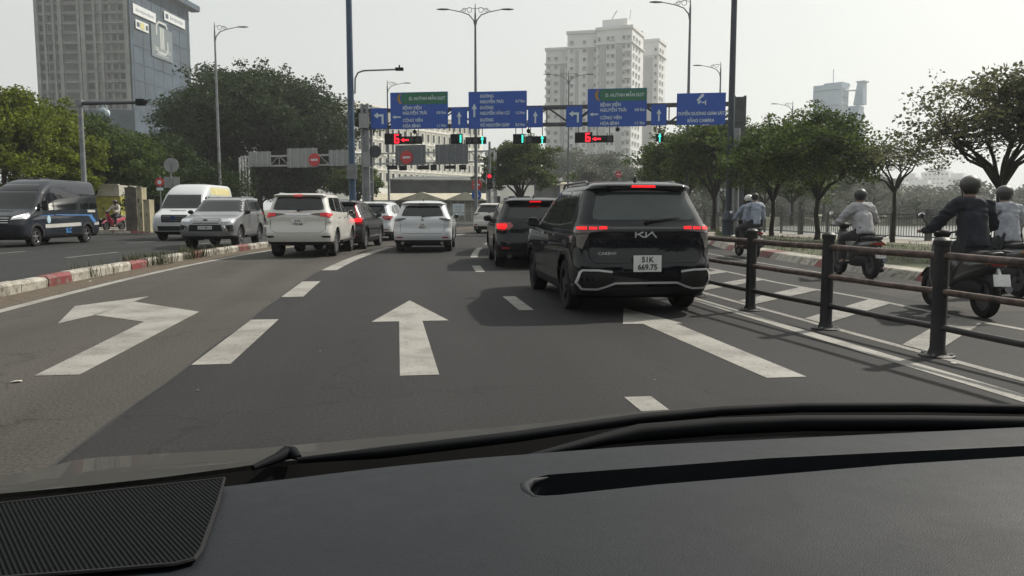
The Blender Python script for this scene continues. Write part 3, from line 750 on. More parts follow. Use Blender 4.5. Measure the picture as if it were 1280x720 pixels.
# --- large white SUV (rear view) and the silver one coming the other way
KF = [(.34, .25, 4.55, .80), (.40, .08, 4.70, .88), (.52, .02, 4.77, .92), (.66, .0, 4.79, .927), (.80, .03, 4.78, .927), (.92, .07, 4.73, .925), (1.02, .09, 4.60, .92, .18, .16),
      (1.12, .09, 4.05, .91, .18, .18), (1.19, .10, 3.62, .90, .16, .2), (1.26, .12, 3.42, .875, .18, .2), (1.34, .16, 3.28, .845, .18, .22), (1.54, .24, 2.95, .79, .2, .24), (1.70, .31, 2.68, .745, .2, .24),
      (1.735, .22, 2.58, .73, .15, .16), (1.765, .20, 2.45, .71, .16, .16), (1.79, .28, 2.2, .66), (1.812, .5, 1.9, .56), (1.825, .9, 1.6, .3)]
def fortuner(label, body, front=False):
    c = Car('car', label, 4.8, (.98, 3.73), .39, .925, KF, body, zlow=lambda y: .46)
    c.patch('rear_window', 'rear', [(-.70, 1.36), (-.6, 1.335), (.6, 1.335), (.70, 1.36), (.70, 1.42), (.615, 1.67), (.57, 1.70), (-.57, 1.70), (-.615, 1.67), (-.70, 1.42)], M_GLASS)
    for vw in ('left', 'right'):
        c.patch('side_window', vw, [(.42, 1.42), (.62, 1.31), (1.20, 1.29), (1.30, 1.70), (.62, 1.68)], M_GLASS)
        c.patch('side_window', vw, [(1.27, 1.29), (2.22, 1.27), (2.22, 1.70), (1.37, 1.70)], M_GLASS)
        c.patch('side_window', vw, [(2.30, 1.27), (3.28, 1.26), (3.16, 1.34), (2.62, 1.66), (2.30, 1.70)], M_GLASS)
        c.seams([[(1.30, .55), (1.23, 1.28)], [(2.26, .46), (2.26, 1.27)], [(3.28, .46), (3.28, 1.24)]], vw)
        for yy in (.98, 3.73): c.patch('wheel_arch_trim', [vw]*8, line_poly([(yy+.46*cos(a), .41+.46*sin(a)) for a in [pi*k/8 for k in range(9)]], .04), body, off=.02)
        b = MB(); sx = -1 if vw == 'left' else 1; b.box((sx*.93, 2.35, .42), (.16, 1.7, .05)); b.build('side_step', M_BLACKP, c.t)
    c.patch('windscreen', 'front', [(-.79, 1.29), (.79, 1.29), (.64, 1.70), (-.64, 1.70)], M_GLASS)
    TL = [(-.925, 1.27), (-.925, 1.15), (-.86, 1.12), (-.52, 1.19), (-.36, 1.215), (-.36, 1.23), (-.6, 1.255)]
    for i, P_ in enumerate((TL, mirx(TL))):
        o = c.patch('tail_light', 'rear', P_, M_DREDL, off=.01, cell=.05)
        q = [(-.92, 1.262), (-.92, 1.155), (-.86, 1.13), (-.62, 1.18), (-.62, 1.25)]
        c.patch('lit_lens', 'rear', q if i == 0 else mirx(q), mat('tail_lamp_glow', (.45, .01, .02), .2, emit=(1, .02, .04), es=.12), off=.016, parent=o, cell=.05)
        c.patch('side_lens', ('left', 'right')[i], [(.12, 1.26), (.12, 1.15), (.34, 1.17), (.52, 1.23)], mat('tail_lamp_glow', (.45, .01, .02)), off=.008, parent=o)
        q = [(-.88, .62), (-.88, .56), (-.70, .57), (-.64, .60), (-.70, .62)]
        c.patch('rear_fog_light', 'rear', q if i == 0 else mirx(q), M_BLACKP, off=.008)
    c.patch('high_brake_light', 'rear', [(-.13, 1.735), (.13, 1.735), (.12, 1.775), (-.12, 1.775)], M_BRAKE if not front else M_REDL, off=.008)
    c.patch('chrome_bar', 'rear', [(-.36, 1.235), (-.36, 1.21), (.36, 1.21), (.36, 1.235)], M_CHROME, off=.012)
    c.seams([[(-.78, 1.2), (-.76, .80), (-.62, .70), (.62, .70), (.76, .80), (.78, 1.2)]], 'rear')
    b = MB(); b.lathe([(.05, -.004), (.05, .004), (.038, .004), (.038, -.004)], (0, c.at('rear', 0, 1.3).y-.0, 1.285), 'y', 20); b.build('badge', M_CHROME, c.t)
    
    for q_ in ([(.50, 1.0), (.90, 1.06), (.905, .95), (.55, .92)], mirx([(.50, 1.0), (.90, 1.06), (.905, .95), (.55, .92)])): c.patch('headlight', 'front', q_, M_CLEARL, off=.01)
    c.patch('grille', 'front', [(-.46, 1.04), (-.42, .88), (.42, .88), (.46, 1.04)], M_BLACKP, off=.01)
    for zz in (.92, .96, 1.0): c.patch('grille_bar', 'front', [(-.44, zz-.008), (.44, zz-.008), (.44, zz+.008), (-.44, zz+.008)], M_CHROME, off=.02)
    b = MB(); yb = c.at('front', 0, .96).y+.03
    b.lathe([(.085, -.005), (.085, .008), (.07, .008), (.07, -.005)], (0, yb, .96), 'y', 24); b.lathe([(.035, -.004), (.035, .009), (.025, .009), (.025, -.004)], (0, yb, .965), 'y', 20); b.build('front_badge', M_CHROME, c.t)
    c.patch('lower_grille', 'front', [(-.52, .84), (-.56, .62), (.56, .62), (.52, .84)], M_BLACKP, off=.008)
    q = [(.60, .80), (.86, .84), (.88, .66), (.70, .60)]
    for q_ in (q, mirx(q)): c.patch('fog_lamp_surround', 'front', q_, M_BLACKP, off=.008)
    for f_ in (lambda p_: p_, mirx): c.patch('fog_lamp_chrome', ['front']*2, [f_(p_) for p_ in line_poly([(.62, .80), (.72, .62), (.87, .66)], .035)], M_CHROME, off=.016)
    c.make_wheels(M_RIM, 6, .25); c.mirror(3.06, 1.26, .88, body if not front else M_BLACKP); c.handles((1.45, 2.42), 1.12)
    c.rails(.6, 2.4, .62, 1.785, 1.818, M_RIM); c.antenna(.5, 1.80)
    return c
c = fortuner('pearl white SUV with slim dark-tipped tail lights, in the lane beside the median', P_WHITE)
c.plate(.99, ['51G', '723.68'], w=.38, h=.2, size=.09); wiper(c, 0, .42, 1.325, 1.36)
g = G(342, 320.5); c.place(g.x+.80, g.y-.9, -head(23)-.0)
sil = fortuner('silver SUV with chrome-edged fog lamps, facing this way in the opposite lanes beside the median', P_SILVER, True)
sil.plate(.74, ['51H 480.12'], 'front', .46, .11, size=.085)

# --- white crossover centre lane
K5 = [(.20, .35, 4.30, .78), (.25, .12, 4.42, .86), (.36, .04, 4.50, .90), (.52, .0, 4.54, .92), (.64, .01, 4.54, .92), (.78, .06, 4.50, .918), (.92, .07, 4.40, .915, .22, .22), (.99, .08, 3.95, .91, .2, .22),
      (1.05, .10, 3.45, .895, .2, .24), (1.12, .15, 3.25, .86, .2, .24), (1.20, .20, 3.08, .82, .2, .26), (1.36, .32, 2.8, .755, .2, .28), (1.50, .42, 2.5, .70, .2, .28), (1.53, .33, 2.4, .685, .15, .2), (1.555, .31, 2.3, .665, .16, .2), (1.59, .42, 2.1, .62), (1.625, .62, 1.9, .52), (1.645, 1.0, 1.6, .28)]
def crossover(label, body, style, lit):
    c = Car('car', label, 4.55, (.95, 3.65), .35, .91, K5, body, zlow=lambda y: .40)
    c.patch('rear_window', 'rear', [(-.66, 1.155), (-.55, 1.14), (.55, 1.14), (.66, 1.155), (.62, 1.28), (.54, 1.44), (.46, 1.475), (-.46, 1.475), (-.54, 1.44), (-.62, 1.28)], M_GLASS)
    for vw in ('left', 'right'):
        c.patch('side_window', vw, [(.72, 1.22), (.95, 1.13), (1.30, 1.12), (1.26, 1.49), (.95, 1.42)], M_GLASS)
        c.patch('side_window', vw, [(1.37, 1.12), (2.15, 1.11), (2.10, 1.52), (1.34, 1.50)], M_GLASS)
        c.patch('side_window', vw, [(2.23, 1.11), (3.08, 1.10), (2.95, 1.20), (2.45, 1.50), (2.18, 1.52)], M_GLASS)
        c.seams([[(1.30, .45), (1.34, 1.12)], [(2.2, .40), (2.2, 1.1)], [(3.2, .42), (3.14, 1.05)]], vw)
        for yy in (.95, 3.65): c.patch('wheel_arch_trim', [vw]*8, line_poly([(yy+.415*cos(a), .37+.415*sin(a)) for a in [pi*k/8 for k in range(9)]], .05), M_BLACKP, off=.008)
    c.patch('windscreen', 'front', [(-.74, 1.10), (.74, 1.10), (.58, 1.50), (-.58, 1.50)], M_GLASS)
    if style == 'slim':
        TL = [(-.90, 1.06), (-.88, .985), (-.74, .975), (-.56, 1.04), (-.50, 1.07), (-.60, 1.085)]
        lens = M_DREDL; lens = mat('smoked_lens', (.02, .012, .013), .1, coat=1)
    elif style == 'tall':
        TL = [(-.90, 1.02), (-.90, .84), (-.76, .82), (-.70, .90), (-.72, 1.10), (-.665, 1.28), (-.60, 1.46), (-.66, 1.46), (-.76, 1.24), (-.84, 1.10)]; lens = M_REDL
    else:
        TL = [(-.90, 1.05), (-.90, .90), (-.80, .86), (-.62, .90), (-.52, .99), (-.60, 1.06)]; lens = M_REDL
    for i, P_ in enumerate((TL, mirx(TL))):
        o = c.patch('tail_light', 'rear', P_, lens, off=.008, cell=.05)
        if lit:
            q = [(-.89, 1.02), (-.88, .92), (-.72, .90), (-.66, .98), (-.70, 1.03)]
            c.patch('lit_lens', 'rear', q if i == 0 else mirx(q), M_BRAKE, off=.014, parent=o, cell=.05)
        sp = [(.12, 1.05), (.12, .93), (.34, .95), (.50, 1.03)] if style != 'slim' else [(.13, 1.06), (.13, .99), (.40, 1.04)]
        c.patch('side_lens', ('left', 'right')[i], sp, lens, off=.006, parent=o)
        q = [(-.80, .50), (-.80, .46), (-.62, .46), (-.62, .50)]
        c.patch('rear_reflector', 'rear', q if i == 0 else mirx(q), M_REDL, off=.008)
    c.patch('high_brake_light', 'rear', [(-.14, 1.525), (.14, 1.525), (.13, 1.55), (-.13, 1.55)], M_BRAKE if lit else M_DREDL, off=.006)
    c.seams([[(-.70, 1.06), (-.68, .66), (-.58, .60), (.58, .60), (.68, .66), (.70, 1.06)]], 'rear')
    c.patch('plate_recess', 'rear', [(-.27, .93), (-.24, .74), (.24, .74), (.27, .93)], body, off=.006)
    b = MB(); b.lathe([(.055, -.004), (.055, .004), (.043, .004), (.043, -.004)], (0, c.at('rear', 0, 1.02).y-.004, 1.01), 'y', 20)
    b.tube([(-.045, c.at('rear', 0, 1.02).y-.006, 1.03), (0, c.at('rear', 0, 1.0).y-.006, 1.0), (.045, c.at('rear', 0, 1.02).y-.006, 1.03)], .005, 6); b.build('badge', M_CHROME, c.t)
    for sg in (-1, 1):
        b = MB(); b.lathe([(.05, -.03), (.05, .12), (.04, .12), (.04, -.03)], (sg*.62, .03, .30), 'y', 14); b.build('exhaust_pipe', M_CHROME, c.t)
    wiper(c, 0, .38, 1.13, 1.17)
    
    for q_ in ([(.5, .90), (.86, .96), (.86, .86), (.6, .82)], mirx([(.5, .90), (.86, .96), (.86, .86), (.6, .82)])): c.patch('headlight', 'front', q_, M_CLEARL)
    c.make_wheels(M_RIM, 5, .23); c.mirror(2.92, 1.12, .85, body); c.handles((1.5, 2.4), .96, body); c.antenna(.75, 1.63)
    return c
c = crossover('white crossover with slim dark tail lights, stopped alone in the centre lane', P_WHITE2, 'slim', False)
c.plate(.83, ['51F', '908.27'], w=.33, h=.17, size=.075)
g = G(527, 314); c.place(g.x+.0, g.y-.9, -head(g.y)+radians(2))
c = crossover('dark SUV with tall red tail lights, half hidden behind the pearl white SUV', P_DKGREY, 'tall', True)
c.plate(.83, ['51H', '337.05'], w=.33, h=.17, size=.075); g = G(449, 311); c.place(g.x-.78, g.y-.9, -head(g.y)); c.t.scale = (1, 1, 1.03)
c = crossover('silvery white SUV with rounded red tail lights, queued ahead of the half-hidden dark SUV', P_WHITE2, 'round', False)
c.plate(.83, ['51A', '254.61'], w=.33, h=.17, size=.075); g = G(486, 300.5); c.place(g.x-.80, g.y-.9, -head(g.y)); c.t.scale = (1, 1, 1.04)
c.rails(.9, 2.3, .58, 1.585, 1.625, M_RIM)
c = crossover('black compact SUV with lit brake lights, partly hidden behind the black seven-seat car', P_BLACK, 'round', True)
c.plate(.83, ['51K', '118.40'], w=.33, h=.17, size=.075); g = G(618, 333); c.place(g.x+.86, g.y-.95, -head(g.y)); c.t.scale = (1, 1, 1.0); c.rails(.9, 2.3, .58, 1.585, 1.625, M_RIMD)
c = crossover('black hatchback showing its left flank, just ahead of the black compact SUV', P_BLACK, 'round', False)
g = G(602, 312); c.place(g.x+.84, g.y-3.3, -head(g.y)+radians(2)); c.t.scale = (1, 1, .98)
p = c.at('left', .35, .95); b = MB(); b.sphere((p.x-.01, .33, .97), .035, 8); b.build('indicator_lamp', M_AMBER, c.t)
c = crossover('small white SUV farthest along the right lane, in front of the dark hatchback', P_WHITE, 'slim', False)
g = G(600, 292); c.place(g.x+.45, g.y, -head(g.y)); c.t.scale = (1, 1, 1.05)
c = crossover('pale car on the far road, seen between the tree trunks by the river', P_WHITE2, 'slim', False)
c.place(20.6, 78, radians(60)); 

# --- vans in the opposite lanes
KV = [(.26, .10, 5.30, .86, .1, .1), (.34, .04, 5.46, .95, .12, .1), (.50, .0, 5.52, .99, .12, .1, .3, .3), (.75, .0, 5.53, 1.0, .12, .1, .32, .32), (.95, .0, 5.50, 1.0, .12, .1, .34, .36), (1.10, .0, 5.38, .995, .12, .1, .34, .4),
      (1.22, .0, 5.10, .985, .12, .1, .32, .42), (1.34, .01, 4.80, .975, .12, .1, .3, .35), (1.42, .01, 4.66, .965, .12, .1, .28, .30), (1.60, .02, 4.48, .95, .12, .1, .26, .28), (1.95, .03, 4.15, .915, .12, .1, .26, .3), (2.15, .03, 3.92, .88, .12, .1, .28, .34),
      (2.32, .04, 3.62, .84, .14, .1, .3, .4), (2.44, .06, 3.35, .78, .16, .12, .3, .5), (2.50, .14, 3.1, .70, .2, .2, .3, .5), (2.53, .35, 2.8, .5)]
def van(label, body, dark, group=None):
    c = Car('van', label, 5.55, (1.02, 4.55), .345, .97, KV, body, M_BLACKP, lambda y: .40, 'van')
    c.patch('windscreen', 'front', [(-.86, 1.40), (.86, 1.40), (.83, 1.60), (.74, 2.02), (-.74, 2.02), (-.83, 1.60)], M_GLASS, off=.008)
    for vw in ('left', 'right'):
        c.patch('front_side_window', vw, [(3.42, 1.34), (4.50, 1.30), (4.32, 1.50), (3.98, 1.92), (3.48, 1.98)], M_GLASS, off=.008)
        if dark: c.patch('side_window', vw, [(.12, 1.40), (3.32, 1.32), (3.36, 1.98), (.18, 1.98)], M_GLASS, off=.008)
        else: c.patch('side_window', vw, [(2.1, 1.35), (3.3, 1.34), (3.34, 1.95), (2.1, 1.95)], M_GLASS, off=.008)
        c.seams([[(3.37, .4), (3.40, 2.1)], [(2.0, .45), (2.0, 2.1)], [(4.52, 1.3), (4.40, .95)], [(.1, 1.15), (3.3, 1.15)]], vw)
        for yy in (1.02, 4.55): c.patch('wheel_arch_trim', [vw]*8, line_poly([(yy+.44*cos(a), .37+.44*sin(a)) for a in [pi*k/8 for k in range(9)]], .07), M_RIMD if dark else body, off=.012)
    hl = [(.58, .98), (.60, 1.08), (.90, 1.24), (.96, 1.16), (.94, 1.02)]
    for q_ in (hl, mirx(hl)): c.patch('headlight', 'front', q_, M_CLEARL, off=.01)
    if dark:
        for q_ in ([(.62, 1.03), (.64, 1.08), (.88, 1.18), (.90, 1.12)], mirx([(.62, 1.03), (.64, 1.08), (.88, 1.18), (.90, 1.12)])): c.patch('lit_bulb', 'front', q_, mat('headlamp_dim', (.8, .8, .8), .2, emit=(1, .97, .9), es=.8), off=.016)
        for vw in ('left', 'right'): c.patch('headlight_wrap', vw, [(5.02, 1.06), (5.22, 1.0), (5.20, 1.13), (4.86, 1.20)], M_CLEARL, off=.008)
    c.patch('grille', 'front', [(-.56, 1.12), (-.50, .80), (.50, .80), (.56, 1.12)], M_BLACKP, off=.01)
    for zz in (.88, .96, 1.04): c.patch('grille_bar', 'front', [(-.52, zz-.008), (.52, zz-.008), (.52, zz+.008), (-.52, zz+.008)], M_CHROME if dark else M_RIMD, off=.02)
    b = MB(); b.lathe([(.11, -.005), (.11, .012), (.0001, .014)], (0, c.at('front', 0, .97).y+.02, .98), 'y', 20); b.build('front_badge', mat('blue_badge', (.03, .06, .2), .2, metal=.4), c.t)
    c.patch('lower_grille', 'front', [(-.70, .64), (-.66, .44), (.66, .44), (.70, .64)], M_BLACKP, off=.008)
    c.patch('bonnet_vent', 'front', [(-.35, 1.285), (.35, 1.285), (.35, 1.31), (-.35, 1.31)], M_BLACKP, off=.006)
    c.make_wheels(M_RIM, 5, .24)
    for sd_ in (-1, 1):
        b = MB(); b.box((sd_*1.14, 4.22, 1.50), (.20, .10, .36)); b.tube([(sd_*.95, 4.28, 1.42), (sd_*1.06, 4.25, 1.44)], .03, 6); b.build('mirror', M_BLACKP, c.t)
    for sg in (-1, 1):
        c.patch('tail_light', 'rear', [(sg*.90, 1.5), (sg*.90, 1.0), (sg*.82, 1.0), (sg*.82, 1.5)], M_REDL, off=.006)
    return c
v = van('dark navy passenger van with blue and silver stripes along its side, in the opposite lanes', P_VAN, True)
M_BSTRIPE = mat('blue_stripe', (.05, .16, .38), .4); M_SSTRIPE = mat('silver_stripe', (.42, .42, .40), .35); 
for vw in ('left', 'right'):
    v.patch('blue_stripe', [vw]*4, [[(.30, .85), (.62, .85), (.95, 1.15), (.72, 1.15)], [(.60, 1.10), (3.3, 1.14), (3.3, 1.17), (.60, 1.15)], [(.30, .78), (.55, .78), (.55, .84), (.30, .84)], [(3.42, 1.13), (4.4, 1.10), (4.4, 1.12), (3.42, 1.16)]], M_BSTRIPE, off=.006)
    v.patch('silver_stripe', [vw]*2, [[(1.52, .70), (4.02, .66), (4.02, .80), (1.52, .84)], [(.05, .72), (.50, .72), (.50, .84), (.05, .84)]], M_SSTRIPE, off=.006)
    sx = -1 if vw == 'left' else 1; u = Vector((0, -sx*-1, 0)) if vw == 'right' else Vector((0, -1, 0))
    u = Vector((0, 1, 0)) if vw == 'right' else Vector((0, -1, 0))
    for y_, z_, s_, sz in ((2.45, .53, 'SLC', .26),):
        p = v.at(vw, y_, z_); text(s_, sz, frame_mtx((p.x+sx*.012, y_, z_), u, (0, 0, 1)), M_BSTRIPE, v.t, bold=.01)
    v.patch('door_badge', vw, [(3.78+.12*cos(a), .98+.15*sin(a)) for a in [2*pi*k/14 for k in range(14)]], mat('pale_blue_badge', (.35, .5, .6), .5), off=.008)
    v.patch('small_plate', vw, [(.35, 1.24), (.95, 1.24), (.95, 1.34), (.35, 1.34)], M_SSTRIPE, off=.008)
v.patch('sun_strip', 'front', [(-.80, 2.04), (.80, 2.04), (.66, 2.30), (-.66, 2.30)], mat('black_film', (.01, .011, .014), .2), off=.006)
v.antenna(3.0, 2.52)
b = MB(); b.box((0, 2.6, 2.545), (.5, .7, .06)); b.build('roof_hatch', M_RIMD, v.t)
wv = van('white high-roof van with a pale yellow advert, coming the other way behind the silver SUV', P_WHITE2, False)
wv.patch('yellow_advert', 'left', [(.4, 2.02), (3.2, 2.02), (3.1, 2.36), (.4, 2.36)], mat('yellow_vinyl', (.50, .45, .22), .5), off=.006)
def place_front(car, px, py, dx, view_rz):
    """car faces this way: front wheel of its left side stands at the pixel"""
    g = G(px, py); r = car.t; rz = pi+view_rz; r.rotation_euler = (0, 0, rz)
    lw = Matrix.Rotation(rz, 3, 'Z') @ Vector((-dx, car.wheels[1], 0))
    r.location = (g.x-lw.x, g.y-lw.y, 0)
place_front(v, 48, 308, 1.0, radians(-8))
place_front(wv, 256, 300, 1.0, radians(-6))
place_front(sil, 302, 310, .92, radians(-4))
# ------------------------------------------------------------------ street furniture
M_STEEL = mat('galvanised_steel', (.20, .21, .22), .5, metal=.4, var=.2)
M_STEELL = mat('pale_gantry_steel', (.36, .37, .37), .55, var=.15)
M_DKST = mat('dark_painted_steel', (.045, .05, .058), .5, var=.2)
M_BLUEP = mat('blue_painted_pole', (.035, .065, .12), .45, var=.2)
M_LAMPG = mat('street_lamp_grey', (.10, .11, .12), .45, var=.2)
M_SBLUE = mat('sign_blue', (.004, .064, .35), .45, var=.06)
M_SGREEN = mat('sign_green', (.008, .12, .06), .45, var=.06)
M_SWHITE = mat('sign_white', (.50, .58, .62), .5, var=.04)
M_SYEL = mat('sign_ochre', (.30, .17, .03), .5, var=.05)
M_SRED = mat('sign_red', (.45, .02, .025), .45, var=.06)
M_SBACK = mat('sign_back_aluminium', (.24, .25, .25), .6, metal=.0, var=.1)
M_LEDR = mat('led_red_on', (.6, .02, .03), .4, emit=(1, .01, .03), es=1.6)
M_LEDG = mat('led_green_on', (.1, .6, .5), .4, emit=(.04, .9, .6), es=1.4)
M_LEDOFF = mat('lens_off', (.02, .02, .022), .3)
M_HOUS = mat('signal_housing', (.006, .007, .008), .7, spec=.15)

def lamp_head(b, p, d, L=.75):
    d = Vector(d).normalized(); s = d.cross(Vector((0, 0, 1))).normalized()
    rings = []
    for t, w_, h_ in ((0, .05, .04), (.15, .10, .05), (.6, .15, .06), (1, .05, .03)):
        c = Vector(p)+d*L*t
        rings.append([c+s*w_*cos(a)+Vector((0, 0, h_*sin(a))) for a in [2*pi*k/8 for k in range(8)]])
    b.loft(rings)
def street_lamp(label, px, ytop, d, arms, H=None, col=None, arm=2.2, base_z=0, ornament=True, pr=.10):
    top = D(px, ytop, d); x, y = top.x, top.y
    t = thing('street_lamp', label, 'street lamp', (x, y, base_z), 0, 'street lamps along the road')
    m = col or M_LAMPG; H = top.z-base_z
    u = Vector((cos(YAW), -sin(YAW), 0))
    b = MB(); b.tube([(0, 0, 0), (0, 0, .02), (0, 0, .5), (0, 0, .55), (0, 0, H*.5), (0, 0, H-.3)], [pr*1.6, pr*1.6, pr*1.5, pr*1.2, pr*.95, pr*.6], 12); b.tube([(0, 0, H-.3), (0, 0, H+.9*0+.35)], [.05, .02], 8)
    b.build('pole', m, t)
    for s in arms:
        b = MB(); q = [Vector((0, 0, H-1.1)), u*s*.10+Vector((0, 0, H-.65)), u*s*.38+Vector((0, 0, H-.32)), u*s*.85+Vector((0, 0, H-.15)), u*s*(arm-.5)+Vector((0, 0, H+.02))]
        b.tube(q, [.04, .04, .035, .03, .025], 8)
        if ornament:
            for cx, r in ((.36, .15), (.70, .11)):
                c = u*s*cx+Vector((0, 0, H-.02)); b.tube([c+u*r*cos(a)+Vector((0, 0, r*sin(a))) for a in [2*pi*k/12 for k in range(13)]], .018, 5, cap=False)
            b.tube([Vector((0, 0, H+.05)), u*s*.36+Vector((0, 0, H+.12)), u*s*.95+Vector((0, 0, H-.08))], .018, 5)
        b.build('lamp_arm', m, t)
        b = MB(); lamp_head(b, u*s*(arm-.55)+Vector((0, 0, H+.02)), u*s, .75); b.build('lamp_head', m, t)
    return t
street_lamp('tall double-armed street lamp rising behind the blue sign with three straight-on destinations', 594, 12, 50, (1, -1))
street_lamp('smaller double-armed street lamp in front of the pale apartment towers', 711, 93, 76, (1, -1))
street_lamp('street lamp with one arm pointing left, rising behind the camera warning sign', 863, 3, 47, (-1,))
street_lamp('smaller left-armed street lamp just left of the thick blue-grey pole on the right', 901, 82, 69, (-1,))
street_lamp('small distant left-armed street lamp above the trees near the grey office tower', 991, 130, 88, (-1,))
street_lamp('pale tall street lamp with one arm pointing right, in front of the big dark tree', 268, 34, 57, (1,), col=M_STEEL)
street_lamp('slim street lamp with one arm pointing right, behind the left end of the sign gantry', 484, 104, 81, (1,))
# two thick blue-grey poles that leave the top of the picture
def high_pole(label, px, d, pr, camera_arm=False, M_BLUEP=M_BLUEP):
    g = D(px, 262, d); t = thing('lighting_mast', label, 'mast', (g.x, g.y, 0), 0)
    b = MB(); H = 16; b.tube([(0, 0, 0), (0, 0, .03), (0, 0, .04), (0, 0, H)], [pr*2.2, pr*2.2, pr*1.1, pr*.75], 16); b.build('pole', M_BLUEP, t)
    b = MB(); b.lathe([(pr*2.6, 0), (pr*2.6, .15), (pr*2.1, .22), (pr*1.8, .7), (pr*2.1, .9), (pr*1.7, 1.0), (pr*1.35, 1.25), (pr*1.1, 1.3)]); b.build('base_plinth', M_BLUEP, t)
    if camera_arm:
        u = Vector((cos(YAW), -sin(YAW), 0)); z0 = EYE+.170*d
        b = MB(); b.tube([(0, 0, z0-.9), u*.18+Vector((0, 0, z0-.9)), u*.2+Vector((0, 0, z0-.3)), u*.32+Vector((0, 0, z0-.08)), u*.55+Vector((0, 0, z0)), u*1.95+Vector((0, 0, z0+.05))], .035, 8); b.build('camera_arm', M_STEEL, t)
        b = MB(); c = u*2.0+Vector((0, 0, z0+.06)); b.box(c, (.32, .14, .12), Matrix.Rotation(-YAW, 3, 'Z')); b.box(c+Vector((0, 0, .1)), (.06, .06, .12)); b.build('camera', M_HOUS, t)
        b = MB(); b.box((0, -.18, 2.9), (.4, .2, .6)); b.build('junction_box', M_STEEL, t)
    return t
high_pole('thick blue-grey mast with a small camera arm, rising just right of the white SUVs', 441, 33, .135, True)
high_pole('thick blue-grey mast on a moulded plinth, beside the motorcycle lane trees', 911, 36, .145, False, mat('dark_blue_grey_pole', (.020, .030, .045), .5, var=.2))
g = D(919, 262, 38.5); t = thing('utility_pole', 'plain grey round post standing right behind the plinth mast', 'pole', (g.x, g.y, 0)); b = MB(); b.tube([(0, 0, 0), (0, 0, 5.2)], [.16, .15], 14); b.build('pole', M_STEEL, t); b = MB(); b.lathe([(.3, 0), (.3, .1), (.18, .15), (.17, .4)]); b.build('base', M_STEEL, t)

# --- sign gantry
GA = D(455, 262, 46.5); GB = D(928, 262, 43.3)
GU = (GB-GA); GU.z = 0; GL = GU.length; GU.normalize(); GN = Vector((GU.y, -GU.x, 0))     # GN points back to the traffic
if GN.y > 0: GN = -GN
RZ = math.atan2(GU.y, GU.x)
gan = thing('sign_gantry', 'dark steel lattice gantry carrying the blue signs and signals across the road', 'gantry', (GA.x, GA.y, 0), RZ)
def on_gantry(px, py, out=0.0):
    """point on the gantry plane at a picture position: (distance along, height)"""
    r = _ray(px, py); o = GA.copy(); o.z = 0; t = (o-Vector((0, 0, 0))).dot(GN)/Vector((r.x, r.y, 0)).dot(GN)
    P = Vector((r.x*t, r.y*t, EYE+r.z*t)); return (P-o).dot(GU), P.z
zt = 7.02; zb = 6.08
b = MB()
for z_ in (zt, zb):
    for yy in (.0, .6): b.box((GL/2, yy, z_), (GL, .13, .15))
b.build('chord', M_DKST, gan, smooth=False)
b = MB(); k = 16
for i in range(k):
    x0, x1 = GL*i/k, GL*(i+1)/k
    for yy in (0, .6):
        b.tube([(x0, yy, zb if i % 2 else zt), (x1, yy, zt if i % 2 else zb)], .045, 6)
    b.tube([(x0, 0, zt), (x1, .6, zt)], .035, 6); b.tube([(x0, 0, zb), (x0, 0, zt)], .035, 6)
b.build('bracing', M_DKST, gan)
for x_, w_ in ((0.15, .32), (GL-.3, .55)):
    b = MB()
    for yy in (0, .6):
        for xx in (-w_/2, w_/2): b.box((x_+xx, yy, 3.7), (.14, .14, 7.4))
    for j in range(9):
        for yy in (0, .6): b.box((x_, yy, .4+j*.85), (w_, .06, .07))
        b.box((x_-w_/2, .3, .4+j*.85), (.06, .6, .07)); b.box((x_+w_/2, .3, .4+j*.85), (.06, .6, .07))
    b.box((x_, -.01, 3.7), (w_*.8, .03, 7.3)); b.build('post', M_STEEL if x_ < 1 else M_DKST, gan, smooth=False)
def arrow_poly(kind, s):
    if kind == 'up': p = [(-.07, -.5), (.07, -.5), (.07, .1), (.2, .1), (0, .5), (-.2, .1), (-.07, .1)]
    if kind == 'left': p = [(.5, -.1), (.5, .1), (-.1, .1), (-.1, .25), (-.5, 0), (-.1, -.25), (-.1, -.1)]
    if kind == 'turn': p = [(.22, -.45), (.38, -.45), (.38, .32), (-.08, .32), (-.08, .46), (-.42, .22), (-.08, -.02), (-.08, .14), (.22, .14)]
    return [(a*s, c*s) for a, c in p]
def flat(b, poly, o, mi=0, th=.006):
    b.prism([GU*a+Vector((0, 0, c))+o for a, c in poly], GN*th, mi)
